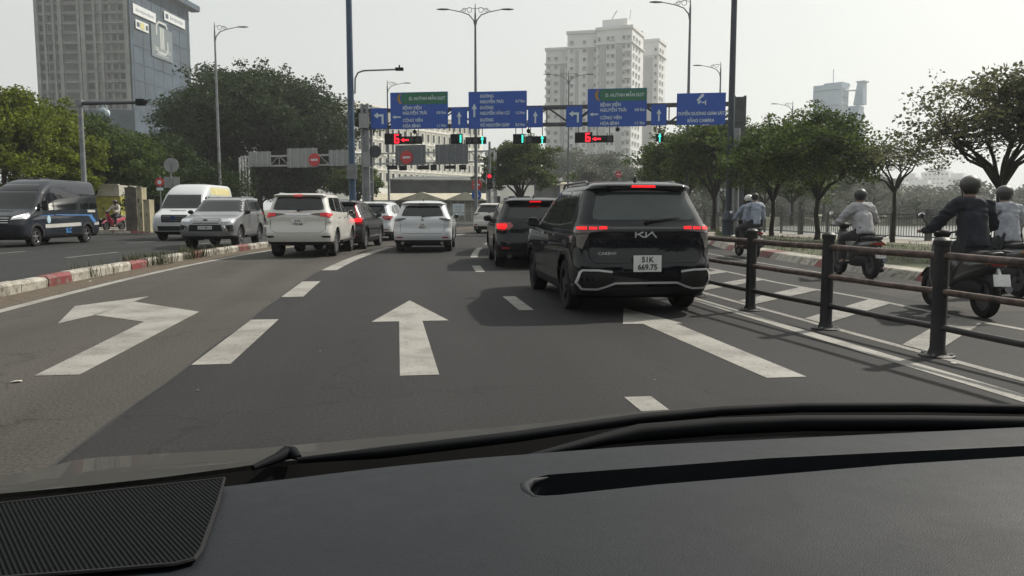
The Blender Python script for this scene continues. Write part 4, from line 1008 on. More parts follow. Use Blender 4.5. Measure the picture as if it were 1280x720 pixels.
def sign_board(label, px0, py0, px1, py1, kind, out=.20):
    a0, z1 = on_gantry(px0, py0); a1, z0 = on_gantry(px1, py1)
    cx, cz = (a0+a1)/2, (z0+z1)/2; W, H_ = a1-a0, z1-z0
    o = GA+GU*cx; o.z = 0; o = o+GN*out
    t = thing('lane_sign' if kind in ('up', 'turn') else 'direction_sign' if kind != 'cam' else 'information_sign', label, 'road sign', (0, 0, 0), 0, 'blue signs on the gantry')
    C = Vector((o.x, o.y, cz))
    b = MB(); b.prism([C+GU*sx*W/2+Vector((0, 0, sz*H_/2)) for sx, sz in ((-1, -1), (1, -1), (1, 1), (-1, 1))], GN*-.05); b.build('panel', M_SBLUE, t, smooth=False)
    b = MB()
    for sx in (-.3, .3): b.box(C-GN*.12+GU*sx*W, (.06, .1, H_*.9), Matrix.Rotation(RZ, 3, 'Z'))
    b.build('bracket', M_STEEL, t, smooth=False)
    T = lambda s, a, z, size, al='LEFT', m=M_SWHITE, bo=.006: text(s, size, frame_mtx(C+GN*.012+GU*a*W+Vector((0, 0, z*H_)), GU, (0, 0, 1)), m, t, align=al, bold=bo, xs=.86)
    if kind in ('up', 'turn'):
        b = MB(); flat(b, arrow_poly(kind, min(W, H_)*.78), C+GN*.004); b.build('arrow', M_SWHITE, t, smooth=False)
    if kind == 'left3':
        b = MB(); p = [(-.30, .40), (-.30, .27), (-.27, .17), (.495, .17), (.495, .485), (-.27, .485)]
        flat(b, [(a*W, z*H_) for a, z in p], C+GN*.004); b.build('green_panel', M_SGREEN, t, smooth=False)
        b = MB(); p = [(-.30, .47), (-.325, .38), (-.325, .28), (-.29, .18), (-.34, .20), (-.375, .28), (-.375, .39), (-.34, .46)]
        flat(b, [(a*W, z*H_) for a, z in p], C+GN*.008); b.build('ochre_mark', M_SYEL, t, smooth=False)
        b = MB(); flat(b, [(a*W-.395*W, z-.17*H_) for a, z in [(x_/1.0*.15, y_*.42) for x_, y_ in arrow_poly('left', 1)]], C+GN*.004); b.build('arrow', M_SWHITE, t, smooth=False)
        T('Đ. HUỲNH MẪN ĐẠT', .455, .32, .25, 'RIGHT', bo=.004)
        for s_, z_ in (('BỆNH VIỆN', .07), ('NGUYỄN TRÃI', -.07), ('CÔNG VIÊN', -.27), ('HÒA BÌNH', -.42)): T(s_, -.285, z_, .25)
        T('0.8 Km', .47, -.07, .22, 'RIGHT'); T('1.1 Km', .47, -.42, .22, 'RIGHT')
    if kind == 'up3':
        b = MB(); flat(b, [(a*1.0-.40*W, z) for a, z in arrow_poly('up', .75)], C+GN*.004); b.build('arrow', M_SWHITE, t, smooth=False)
        for s_, z_ in (('ĐƯỜNG', .37), ('NGUYỄN TRÃI', .22), ('ĐƯỜNG', .06), ('NGUYỄN VĂN CỪ', -.09), ('ĐƯỜNG', -.27), ('VÕ NGUYÊN GIÁP', -.41)): T(s_, -.30, z_, .235)
        for s_, z_ in (('0.7 Km', .22), ('1.2 Km', -.09), ('8.2 Km', -.41)): T(s_, .47, z_, .21, 'RIGHT')
    if kind == 'cam':
        b = MB(); s = .62
        for p in ([(-.34, .12), (-.28, .02), (.22, .34), (.16, .46), (.02, .44)], [(-.27, -.02), (-.2, -.13), (.0, .02), (-.06, .10)], [(.0, .02), (.05, -.07), (.30, -.07), (.30, .0), (.10, .0)], [(.30, -.18), (.38, -.18), (.38, .10), (.30, .10)]):
            flat(b, [(a*s*1.1, z*s*1.5+.22*H_) for a, z in p], C+GN*.004)
        b.build('camera_symbol', M_SWHITE, t, smooth=False)
        T('TUYẾN ĐƯỜNG GIÁM SÁT', 0, -.15, .235, 'CENTER'); T('BẰNG CAMERA', 0, -.37, .235, 'CENTER')
    return t
sign_board('small blue left-turn lane sign at the far left end of the gantry', 465, 136, 485, 161, 'turn')
sign_board('green-topped blue direction sign with a left arrow, beside the slim lamp at the left', 489, 116.5, 561, 161, 'left3')
sign_board('small blue straight-on lane sign between the left green-topped sign and the all-blue sign', 565, 135.5, 585, 160.5, 'up')
sign_board('large all-blue direction sign with an up arrow and three streets listed', 586.5, 115.5, 659, 160.5, 'up3')
sign_board('small blue straight-on lane sign touching the right edge of the all-blue sign', 660.5, 134.5, 679, 159.5, 'up')
sign_board('small blue left-turn lane sign in front of the apartment towers', 708, 133.5, 728, 159, 'turn')
sign_board('green-topped blue direction sign with a left arrow, in front of the apartment towers', 735, 112, 808, 158, 'left3')
sign_board('small blue straight-on lane sign left of the camera warning sign', 814, 131.5, 833, 157, 'up')
sign_board('blue camera surveillance sign with a white camera symbol at the right end of the gantry', 846, 117.5, 906, 156, 'cam')
SEG6 = [((-.5, 1), (.5, 1)), ((-.5, 1), (-.5, 0)), ((-.5, 0), (.5, 0)), ((-.5, 0), (-.5, -1)), ((.5, 0), (.5, -1)), ((-.5, -1), (.5, -1))]
SEG1 = [((.5, 1), (.5, 0)), ((.5, 0), (.5, -1))]
def signal(label, box1, digit, box2, arrow, ax, red):
    t = thing('traffic_light', label, 'traffic light', (0, 0, 0), 0, 'traffic lights hanging from the gantry')
    on = M_LEDR if red else M_LEDG
    def bx(rect, name, th=.22):
        a0, z1 = on_gantry(rect[0], rect[1]); a1, z0 = on_gantry(rect[2], rect[3]); o = GA+GU*((a0+a1)/2)+GN*.12; o.z = (z0+z1)/2
        b = MB(); b.box(o, (a1-a0, th, z1-z0), Matrix.Rotation(RZ, 3, 'Z'))
        b.build(name, M_HOUS, t, smooth=False)
        hp = MB(); xs = (-.3, .3) if a1-a0 > .6 else (0,)
        for s_ in xs: hp.tube([(o.x+GU.x*s_*(a1-a0)-GN.x*.12, o.y+GU.y*s_*(a1-a0)-GN.y*.12, z1-.02), (o.x+GU.x*s_*(a1-a0)-GN.x*.12, o.y+GU.y*s_*(a1-a0)-GN.y*.12, 6.06)], .025, 6)
        hp.build('hanger', M_DKST, t)
        return o, a1-a0, z1-z0
    if box1:
        o, W, H_ = bx(box1, 'countdown_display')
        b = MB(); s = H_*.36; cx = W/2-.24 if digit == '6' else W/2-.17
        for (a, z), (c_, d_) in (SEG6 if digit == '6' else SEG1):
            for p in line_poly([(a*s*.95+cx, z*s), (c_*s*.95+cx, d_*s)], .085): flat(b, p, o+GN*.115)
        b.build('lit_digit', on, t, smooth=False)
    o, W, H_ = bx(box2, 'signal_box', .28)
    b = MB(); A, _ = on_gantry(ax, (box2[1]+box2[3])/2); oo = GA+GU*A+GN*.27; oo.z = o.z
    flat(b, arrow_poly(arrow, .46), oo); b.build('lit_arrow', on, t, smooth=False)
    if W > .6:
        for f_ in (0, .33, -.33):
            c_ = o+GU*W*f_
            if (c_-oo).length < .4: continue
            b = MB(); b.prism([c_+GN*.145+GU*.15*cos(a)+Vector((0, 0, .15*sin(a))) for a in [2*pi*k/16 for k in range(16)]], GN*.01); b.build('unlit_lens', M_LEDOFF, t, smooth=False)
    return t
signal('red signal showing a 6 and a left arrow, the leftmost signal under the gantry', (482, 167.5, 502.5, 180.5), '6', (503, 171, 528, 180), 'left', 507.5, True)
signal('green straight-on signal with a lit 1 under the small sign left of the all-blue sign', (564, 168, 578.5, 180), '1', (583, 172, 608, 180), 'up', 604, False)
signal('green straight-on signal with a lit 1 beneath the right edge of the all-blue sign', (642, 168, 655.5, 180), '1', (658, 171, 683, 179), 'up', 678.5, False)
signal('red signal showing a 6 and a left arrow, beneath the right green-topped sign', (719, 166, 740.5, 178.5), '6', (741, 170, 767, 178), 'left', 746, True)
signal('single square green arrow signal under the sign left of the camera warning sign', None, None, (820, 168, 829, 177), 'up', 824.5, False)
for px, py in ((519, 165), (661, 164), (772, 162)):
    A, Z = on_gantry(px, py); o = GA+GU*A+GN*.1; o.z = Z
    b = MB(); b.sphere(o, .12, 10); b.tube([o+Vector((0, 0, .05)), o+Vector((0, 0, .5))], .03, 6); b.tube([o, o+GN*.22+Vector((0, 0, -.06))], .055, 8)
    tag(b.build('surveillance_camera', M_HOUS), {519: 'small dark camera hanging just above the leftmost red signal', 661: 'small dark camera between the right green signal boxes and the lane sign above', 772: 'small dark camera right of the red 6 signal in front of the towers'}[px], 'camera')
# equipment and pigeon-like boxes on the left post
a, z_ = on_gantry(457, 152); o = GA+GU*a+GN*.3; b = MB(); b.box((o.x, o.y, z_), (.55, .35, .8)); tag(b.build('control_box', M_SBACK, smooth=False), 'grey metal box fixed high on the left post of the gantry', 'control box')
a, z_ = on_gantry(460, 200); o = GA+GU*a+GN*.3; b = MB(); b.box((o.x, o.y, z_), (.4, .3, .85)); tag(b.build('control_box', M_SBACK, smooth=False), 'grey metal box fixed halfway up the left post of the gantry', 'control box')
a, z_ = on_gantry(469, 189); o = GA+GU*a; t = thing('road_sign', 'round sign seen from behind on the left post of the gantry', 'road sign', (o.x, o.y+.2, z_), RZ)
b = MB(); b.lathe([(.0001, 0), (.36, 0), (.36, .03), (.0001, .03)], (0, 0, 0), 'y', 24); b.build('disc', M_DKST, t)
# --- second gantry over the far side of the junction (seen from behind)
HA = D(303, 262, 80); HB = D(616, 262, 72); HU = HB-HA; HU.z = 0; HL = HU.length; HU.normalize(); RZ2 = math.atan2(HU.y, HU.x)
g2 = thing('signal_gantry', 'pale steel gantry over the crossroads with the backs of signs on it', 'gantry', (HA.x, HA.y, 0), RZ2)
z1, z0 = EYE+.067*78, EYE+.055*78
b = MB(); k = 24
for z_ in (z1, z0):
    for yy in (0, .5): b.box((HL/2, yy, z_), (HL, .12, .13))
for i in range(k):
    b.tube([(HL*i/k, 0, z0 if i % 2 else z1), (HL*(i+1)/k, 0, z1 if i % 2 else z0)], .035, 5); b.tube([(HL*i/k, 0, z0), (HL*i/k, 0, z1)], .03, 5)
b.build('truss', M_STEELL, g2, smooth=False)
for x_ in (.2, HL-.2):
    b = MB()
    for xx in (-.35, .35):
        for yy in (0, .5): b.box((x_+xx, yy, 3.2), (.12, .12, 6.6))
    for j in range(9): b.tube([(x_-.35, 0, .4+.7*j), (x_+.35, 0, 1.1+.7*j)], .035, 5)
    for j in range(9): b.box((x_, 0, .4+.7*j), (.7, .06, .06))
    b.build('post', M_STEELL, g2, smooth=False)
def onh(px, py, out=0):
    r = _ray(px, py); hn = Vector((-HU.y, HU.x, 0)); t = HA.dot(hn)/Vector((r.x, r.y, 0)).dot(hn); return Vector((r.x*t, r.y*t, EYE+r.z*t))
HNV = Vector((HU.y, -HU.x, 0))
lab2 = ['back of the shorter sign panel at the left end of the far gantry', 'back of the wide sign panel left of the first no-entry disc', 'back of the sign panel just right of the first no-entry disc',
        'grey back of a sign panel just below the leftmost red signal', 'grey back of a sign panel just below the left green signal']
for (x0, y0, x1, y1), L_ in zip(((312, 190, 340, 207), (360, 186, 398, 209), (412, 188, 441, 207), (495, 182, 533, 206), (545, 181, 586, 205)), lab2):
    a, c_ = onh(x0, y0), onh(x1, y1); t = thing('direction_sign', L_, 'road sign', (0, 0, 0), 0)
    b = MB(); C = (a+c_)/2-HNV*(-.16); W = (Vector((c_.x-a.x, c_.y-a.y, 0))).length; H_ = a.z-c_.z; b.box(C, (W, .05, H_), Matrix.Rotation(RZ2, 3, 'Z')); b.build('panel', M_SBACK if x0 < 450 else mat('sign_back_grey', (.10, .11, .12), .6), t, smooth=False)
    b = MB()
    for f_ in (-.38, -.13, .13, .38): b.box(C+HU*f_*W+HNV*.05, (.07, .05, H_*1.05), Matrix.Rotation(RZ2, 3, 'Z'))
    b.build('rib', M_STEELL if x0 < 450 else M_STEEL, t, smooth=False)
def no_entry(label, P, r, rz, post=None):
    t = thing('no_entry_sign', label, 'road sign', P, rz)
    b = MB(); b.lathe([(.0001, .0), (r, .0), (r, -.03), (.0001, -.03)], (0, 0, 0), 'y', 28); b.build('disc', M_SRED, t)
    b = MB(); b.box((0, -.04, 0), (r*1.2, .012, r*.28)); b.build('white_bar', M_SWHITE, t, smooth=False)
    if post:
        b = MB(); b.tube([(0, .06, -P[2]), (0, .06, r*.8)], .05, 10); b.build('post', M_STEEL, t)
    return t
no_entry('red no-entry disc on the far gantry, in front of the big dark tree', onh(395, 200)+HNV*.3, .62, RZ2)
no_entry('red no-entry disc on the far gantry, below the leftmost red signal', onh(510, 197)+HNV*.3, .62, RZ2)
P = D(596, 231, 62); t = no_entry('red no-entry disc on a post above a blue arrow plate, left of the central tree', P, .42, RZ2, True)
P2 = D(596, 244, 61.9); t = thing('keep_right_sign', 'round blue plate with a white slanted arrow below the no-entry disc', 'road sign', P2, RZ2)
b = MB(); b.lathe([(.0001, .0), (.40, .0), (.40, -.03), (.0001, -.03)], (0, -.05, 0), 'y', 28); b.build('disc', M_SBLUE, t)
b = MB(); rr = Matrix.Rotation(radians(45), 3, 'Y'); b.box((0, -.1, 0), (.42, .012, .08), rr); b.box((.15, -.1, -.07), (.08, .012, .2), rr @ Matrix.Rotation(radians(0), 3, 'Y')); b.build('white_arrow', M_SWHITE, t, smooth=False)
labs = ['leftmost long signal box under the far gantry', 'short signal box right of the leftmost one, under the far gantry', 'long signal box in the middle under the far gantry', 'short signal box right of the middle one, under the far gantry', 'rightmost long signal box under the far gantry', 'small signal box at the right end of the far gantry']
for (x0, y0, x1, y1), L_ in zip(((485, 207, 497, 212), (500, 207, 509, 213), (523, 207, 536, 212), (539, 206, 546, 213), (557, 207, 570, 211), (575, 206, 583, 212)), labs):
    a, c_ = onh(x0, y0), onh(x1, y1); C = (a+c_)/2+HNV*.1
    t = thing('traffic_light', 'dark '+L_+', seen from behind', 'traffic light', C, RZ2); W = (Vector((c_.x-a.x, c_.y-a.y, 0))).length; H_ = a.z-c_.z
    b = MB(); b.box((0, 0, 0), (W, .2, H_)); b.build('housing', M_HOUS, t, smooth=False); b = MB(); b.tube([(0, 0, H_/2), (0, 0, z0-C.z+.0)], .03, 6); b.build('hanger', M_DKST, t)
# vertical red signal on a post, centre
P = D(612, 262, 60); t = thing('traffic_light', 'upright traffic light showing red, on a grey post left of the central tree', 'traffic light', (P.x, P.y, 0), -YAW)
b = MB(); b.tube([(0, .25, 0), (0, .25, 6.4)], .09, 12); b.build('post', M_STEEL, t)
zc = EYE+.036*60; b = MB(); b.box((0, 0, zc-.05), (.36, .24, 1.15)); b.box((0, .15, zc), (.1, .2, .1)); b.build('housing', M_HOUS, t, smooth=False)
for i, mm in enumerate((M_LEDR, M_LEDOFF, M_LEDOFF)):
    b = MB(); b.lathe([(.14, -.0), (.14, -.02), (.0001, -.03)], (0, -.12, zc+.32-.36*i), 'y', 18); l_ = b.build('lens', mm, t)
    b = MB(); b.tube([(.16*cos(a), -.12, zc+.32-.36*i+.16*sin(a)) for a in [pi*k/8 for k in range(9)]], .012, 4); b.build('visor', M_HOUS, l_)
# camera mast far left with thick arm
P = D(107, 262, 40); t = thing('camera_mast', 'grey post with a thick horizontal arm and cameras, above the dark van', 'mast', (P.x, P.y, 0), -YAW)
b = MB(); b.tube([(0, 0, 0), (0, 0, EYE+.135*40)], [.13, .11], 12); b.box((-.02, 0, EYE+.131*40), (.3, .3, .3)); b.build('pole', M_STEEL, t)
b = MB(); zz = EYE+.131*40; b.tube([(0, 0, zz-.02), (3.0, -.2, zz+.0)], [.11, .08], 10); b.build('arm', M_DKST, t)
b = MB(); b.box((3.1, -.2, zz), (.42, .3, .30)); b.tube([(3.3, -.2, zz), (3.42, -.35, zz)], .09, 10); b.build('camera', M_HOUS, t)
b = MB(); b.tube([(1.15, -.1, zz), (1.15, -.1, zz-.25)], .03, 6); b.sphere((1.15, -.1, zz-.36), .14, 12); b.tube([(1.35, -.1, zz), (1.35, -.1, zz-.4)], .03, 6); b.sphere((1.38, -.1, zz-.52), .12, 12, sc=(1, 1, 1.5)); b.build('dome_camera', M_SWHITE, t)
# round and square sign backs, left
P = D(215.5, 262, 46); t = thing('road_sign', 'round and square sign plates seen from behind on one post, above the white van', 'road sign', (P.x, P.y, 0), -YAW)
b = MB(); b.tube([(0, 0, 0), (0, 0, 4.0)], .05, 8); b.build('post', M_STEEL, t)
b = MB(); b.lathe([(.0001, 0), (.42, 0), (.42, .03), (.0001, .03)], (0, .07, EYE+.055*46), 'y', 28); b.build('disc', M_SBACK, t)
b = MB(); b.box((0, .08, EYE+.034*46), (.88, .03, .62)); b.build('square_plate', M_SBACK, t, smooth=False)
P = D(201.5, 262, 44); t = thing('road_sign', 'small red-rimmed round sign with a white plate under it, left of the sign backs', 'road sign', (P.x, P.y, 0), -YAW)
b = MB(); b.tube([(0, 0, 0), (0, 0, 3.2)], .035, 8); b.build('post', M_STEEL, t)
b = MB(); b.lathe([(.0001, 0), (.23, 0), (.23, -.02), (.0001, -.02)], (0, -.05, EYE+.034*44), 'y', 24); b.build('red_disc', M_SRED, t)
b = MB(); b.lathe([(.0001, 0), (.12, 0), (.12, -.02), (.0001, -.02)], (0, -.07, EYE+.034*44), 'y', 24); b.build('white_centre', M_SWHITE, t)
b = MB(); b.box((0, -.05, EYE+.0255*44), (.36, .02, .15)); b.build('white_plate', M_SWHITE, t, smooth=False)
P = D(766, 262, 95); P = D(773, 218, 95); no_entry('tiny round sign far away over the roof of the black seven-seat car', P, .38, -YAW, True)
# electrical cabinets and kiosk, left
def cabinet(label, px0, px1, ytop, d, col, marks=True):
    P = D((px0+px1)/2, 262, d); W = (px1-px0)/1000*d; H_ = EYE+(262-ytop)/1000*d
    t = thing('utility_cabinet', label, 'cabinet', (P.x, P.y, .16), -YAW); H_ -= .16
    b = MB(); b.box((0, 0, H_/2), (W, .6, H_)); b.box((0, -.02, H_+.03), (W*1.06, .7, .06)); b.build('housing', col, t, smooth=False)
    b = MB(); b.box((-W*.23, -.305, H_*.5), (W*.42, .02, H_*.86)); b.box((W*.23, -.305, H_*.5), (W*.42, .02, H_*.86)); d_ = b.build('door', col, t, smooth=False)
    b = MB(); b.box((W*.05, -.325, H_*.55), (.03, .03, .15)); b.build('handle', M_DKST, d_, smooth=False)
    if marks:
        b = MB(); b.box((-W*.2, -.32, H_*.72), (W*.25, .01, .22)); b.box((W*.22, -.32, H_*.4), (W*.16, .01, .3)); b.build('notice', M_DKST, t, smooth=False)
cabinet('tall weathered grey-brown cabinet between the dark van and the white van', 160, 174, 236, 45, mat('cabinet_brown', (.10, .085, .07), .8, var=.4, scale=2))
cabinet('narrow cream cabinet touching the weathered grey-brown one', 175, 181, 236, 44, mat('cabinet_cream', (.30, .27, .18), .7, var=.2), True)
cabinet('short cream cabinet closest to the white van', 182.5, 190, 251, 43.5, mat('cabinet_cream', (.30, .27, .18)), False)
# pale truck with yellow tarpaulin between vans
P = D(142, 262, 56); t = thing('truck', 'pale box truck with a yellow-green tarpaulin, parked behind the dark van', 'truck', (P.x, P.y, .0), -YAW)
M_TARP = mat('yellow_tarpaulin', (.28, .27, .06), .8, var=.35, scale=2)
b = MB(); b.box((0, .6, 1.5), (2.0, 3.2, 1.5)); b.build('tarpaulin', M_TARP, t, smooth=False)
b = MB(); b.box((0, .5, 2.65), (2.05, 3.4, .75)); b.box((0, -1.25, 3.05), (2.1, .25, .08)); b.build('cargo_box', mat('truck_cream', (.36, .35, .30), .6), t, smooth=False)
b = MB(); b.box((0, .6, .55), (1.9, 4, .2)); b.build('chassis', M_WELL, t, smooth=False)
for x_ in (-.8, .8):
    for y_ in (-.7, 1.7): b = MB(); b.lathe([(.2, -.1), (.36, -.1), (.36, .1), (.2, .1)], (x_, y_, .36), 'x', 20); b.build('wheel', M_TYRE, t)
b = MB(); b.lathe([(.07, -.09), (.30, -.12), (.34, 0), (.30, .1), (.07, .09)], (-.72, -1.3, 2.6), 'y', 20); b.build('spare_wheel', M_TYRE, t)

# --- the near safety rail
M_RPOST = mat('rail_post_dark', (.012, .012, .013), .5, var=.3, bump=.15, spec=.3)
M_RAIL = mat('rail_tube_rusty', (.060, .036, .028), .65, var=.75, scale=9, bump=.15)
M_RAILD = mat('rail_tube_dark', (.014, .013, .013), .5, var=.3, spec=.3)
rail = thing('safety_rail', 'dark three-tube safety rail on posts between the car lanes and the motorcycle lane', 'railing', (4.7, 8.4, 0))
posts = []
y = 1.6
pts = [(5.02, 3.2), (5.06, 4.95), (4.93, 6.69), (4.80, 8.42), (4.68, 10.13), (4.63, 11.9), (4.63, 13.7), (4.70, 15.5), (4.82, 17.3), (4.98, 19.1), (5.2, 20.9), (5.5, 22.7)]
for x_, y_ in pts:
    b = MB(); b.lathe([(.155, 0), (.155, .012), (.14, .018), (.085, .022), (.072, .06), (.066, .08), (.066, 1.02), (.076, 1.03), (.076, 1.07), (.05, 1.095), (.0001, 1.10)], (x_-4.7, y_-8.4, 0), 'z', 20)
    po = b.build('post', M_RPOST, rail)
    b = MB()
    for k in range(4): b.lathe([(.016, .012), (.016, .034), (.0001, .036)], (x_-4.7+.122*cos(k*pi/2+.7), y_-8.4+.122*sin(k*pi/2+.7), 0), 'z', 8)
    b.build('bolt', M_STEEL, po)
for z_, mm, r in ((.93, M_RAIL, .036), (.60, M_RAIL, .030), (.27, M_RAILD, .030)):
    b = MB(); q = []
    for i, (x_, y_) in enumerate(pts):
        q.append((x_-4.7-.0, y_-8.4, z_))
        if i < len(pts)-1: q.append(((x_+pts[i+1][0])/2-4.7, (y_+pts[i+1][1])/2-8.4, z_-.006))
    b.tube(q, r, 10); b.build('rail', mm, rail)
# --- river-bank fence
M_FENCE = mat('bank_fence_grey', (.085, .09, .09), .6, var=.25)
fn = thing('river_fence', 'grey metal fence with upright bars along the river bank', 'fence', (19, 30, .16))
ys_ = [14+2.0*i for i in range(26)]
fp = [Vector((bank(y)-.25-19, y-30, 0)) for y in ys_]
for i, p in enumerate(fp):
    b = MB(); big = i % 4 == 3; w_ = .19 if big else .08; b.box(p+Vector((0, 0, .58 if big else .52)), (w_, w_, 1.16 if big else 1.04)); 
    if big: b.box(p+Vector((0, 0, 1.18)), (w_+.08, w_+.08, .06))
    b.build('post', M_FENCE, fn, smooth=False)
b = MB()
for i in range(len(fp)-1):
    for z_, r in ((1.0, .03), (.86, .018), (.14, .025)): b.tube([fp[i]+Vector((0, 0, z_)), fp[i+1]+Vector((0, 0, z_))], r, 6)
    for k in range(1, 14):
        p = fp[i].lerp(fp[i+1], k/14); b.box(p+Vector((0, 0, .5)), (.018, .018, .72))
b.build('bar_panel', M_FENCE, fn, smooth=False)
# ------------------------------------------------------------------ buildings
import numpy as np
M_PANE = glass_mat('building_window_glass', (.035, .04, .045), .15)
def face_windows(parent, items, wall_m, pane_m=None, limit=100, store=None):
    """items: (origin, u, n, w, h): a recessed-looking window: frame proud of the wall, dark pane inside; each one a part"""
    pane_m = pane_m or M_PANE; cache = {}
    store = parent.get('nwin', 0)
    rest = MB(); nrest = 0
    for (o, u, n, w_, h_) in items:
        def geo(b, o, u, n):
            z = Vector((0, 0, 1))
            b.prism([o+u*w_/2*a+z*h_/2*c+n*.02 for a, c in ((-1, -1), (1, -1), (1, 1), (-1, 1))], n*.04, 1)
            t_ = max(.06, min(.14, w_*.1))
            for a, c, ww, hh in ((-1, 0, t_, h_), (1, 0, t_, h_), (0, 1, w_+t_, t_), (0, -1, w_+t_*3, t_*1.4)):
                cc = o+u*(w_/2)*a+z*(h_/2)*c
                b.prism([cc+u*ww/2*p+z*hh/2*q for p, q in ((-1, -1), (1, -1), (1, 1), (-1, 1))], n*.28, 0)
        if store < limit:
            key = (round(w_, 2), round(h_, 2))
            if key not in cache:
                b = MB(); geo(b, Vector((0, 0, 0)), Vector((1, 0, 0)), Vector((0, -1, 0))); cache[key] = b.mesh('window', [wall_m, pane_m], smooth=False)
            ob = bpy.data.objects.new('window', cache[key]); COL.objects.link(ob); ob.parent = parent
            ob.location = o; ob.rotation_euler = (0, 0, math.atan2(u.y, u.x)); store += 1
        else: geo(rest, o, u, n); nrest += 1
    parent['nwin'] = store
    if nrest: tag(rest.build('window', [wall_m, pane_m], parent, smooth=False, fix=False), kind='stuff')
class Block:
    """a rectangular volume with its corner edge at picture column px; u1 runs left from the corner, u2 runs right"""
    def __init__(s, px, d, rot, w1, w2, z0, z1):
        s.c = D(px, 262, d); s.c.z = 0
        v = Vector((s.c.x, s.c.y, 0)).normalized(); a = math.atan2(v.y, v.x)
        s.n1 = -Vector((cos(a+rot), sin(a+rot), 0)); s.u1 = Vector((s.n1.y, -s.n1.x, 0))      # front-left face normal
        if s.u1.dot(Vector((v.y, -v.x, 0))) > 0: s.u1 = -s.u1
        s.n2 = -s.u1; s.u2 = -s.n1
        s.w1, s.w2, s.z0, s.z1 = w1, w2, z0, z1
    def wall(s, b, mi=0, grow=0, z0=None, z1=None):
        c = s.c; z0 = s.z0 if z0 is None else z0; z1 = s.z1 if z1 is None else z1
        c0 = c+s.n1*grow+s.n2*grow; a = c0+s.u1*(s.w1+2*grow); d = a+s.u2*(s.w2+2*grow); e = c0+s.u2*(s.w2+2*grow)
        b.prism([Vector((p.x, p.y, z0)) for p in (c0, a, d, e)], (0, 0, z1-z0), mi)
    def P1(s, t, z): return s.c+s.u1*t+Vector((0, 0, z))       # point on left face, t metres from the corner
    def P2(s, t, z): return s.c+s.u2*t+Vector((0, 0, z))
def on(b, o, u, n, w_, h_, th, mi=0):
    z = Vector((0, 0, 1)); b.prism([o+u*w_/2*p+z*h_/2*q for p, q in ((-1, -1), (1, -1), (1, 1), (-1, 1))], n*th, mi)
M_CONC = mat('raw_concrete', (.22, .225, .225), .9, var=.2, scale=.3)
M_NET = mat('blue_safety_net', (.036, .058, .085), .85, var=.35, scale=.15)
M_PALEW = mat('haze_pale_tower_wall', (.60, .60, .605), .8, var=.06, scale=.2)  # wall tone raised so the colour itself carries distance haze
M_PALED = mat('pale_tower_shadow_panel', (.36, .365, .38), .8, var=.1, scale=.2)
M_GREYT = mat('blue_grey_cladding', (.27, .34, .42), .6, var=.1, scale=.1)
M_WHITEB = mat('white_render', (.80, .78, .73), .85, var=.04)
# tower under construction
t = thing('building', 'unfinished grey tower wrapped in blue netting with banners, behind the left trees', 'building')
B = Block(171, 260, radians(-29), 30.5, 40, 0, 92)
b = MB(); B.wall(b, 0); b.build('wall', M_CONC, t, smooth=False)
b = MB()
for tt, w_ in ((.6, 1.2), (9.6, .8), (12.2, .8), (16.4, 1.3), (17.9, .8), (24.8, 1.2), (27.2, .7), (30.5, .7), (33.4, 1.2)):
    on(b, B.P1(tt*.9, 62), B.u1, B.n1, w_, 60, .9)
for k in range(1, 20): on(b, B.P1(15.25, 33+3.05*k), B.u1, B.n1, 30.5, .45, .6)
b.build('frame', M_CONC, t, smooth=False)
it = []
for k in range(0, 19):
    z_ = 34.6+3.05*k
    for tt, w_ in ((2.6, 1.9), (5.2, 1.7), (7.8, 1.2), (14.3, 3.2), (21.3, 4.6), (26.0, 1.4), (29.0, 1.2), (31.9, 1.8)): it.append((B.P1(tt*.9, z_), B.u1*-1, B.n1, w_*.95, 1.9))
M_DKW = varied('unglazed_opening', (.03, .035, .04), (.10, .105, .11), .8)
face_windows(t, it[::-1] and sorted(it, key=lambda q: q[0].z), M_CONC, M_DKW)
b = MB(); on(b, B.P2(20, 62)+B.n2*.4, B.u2, B.n2, 40.6, 66, .3); 
for k in range(12): on(b, B.P2(20, 32+5.5*k)+B.n2*.7, B.u2, B.n2, 40.8, .25, .12)
for k in range(7): on(b, B.P2(1+6.3*k, 62)+B.n2*.7, B.u2, B.n2, .2, 66, .1)
b.build('safety_net', M_NET, t, smooth=False)
b = MB(); B.wall(b, 0, 1.6, 26, 33); b.build('lower_netting', M_NET, t, smooth=False)
b = MB(); z8 = EYE+.252*292; on(b, B.P2(21.5, z8)+B.n2*.3, B.u2, B.n2, 43, 1.8, 3.5); on(b, B.P2(42.0, z8)-B.n2*0, B.u2, B.n2, 4, 1.8, 3.0); b.build('catch_platform', M_NET, t, smooth=False)
it = [(B.P2(3.5+5.2*k, z_), B.u2, B.n2, 3.6, 3.2) for k in range(7) for z_ in (22, 17, 12)]
face_windows(t, it, M_WHITEB, mat('pale_louvre', (.2, .22, .22), .6), limit=200)
def banner(label, px0, px1, y0, y1, m, slope=4.):
    # picture positions are converted to places on the netted face
    def tpos(px):
        r = _ray(px, 262); q = Vector((r.x, r.y, 0)); k = (B.c).dot(B.n2)/q.dot(B.n2); P = q*k; return (P-B.c).dot(B.u2), k
    t0, k0 = tpos(px0); t1, k1 = tpos(px1)
    z1_ = EYE+_ray(px0, y0).z*k0; z0_ = EYE+_ray(px0, y1).z*k0
    bn = thing('banner', label, 'banner', (0, 0, 0)); C = B.P2((t0+t1)/2, (z0_+z1_)/2)+B.n2*1.0
    bb = MB(); on(bb, C, B.u2, B.n2, t1-t0, z1_-z0_, .12); bb.build('cloth', m, bn, smooth=False)
    return bn, C+B.n2*.14, t1-t0, z1_-z0_
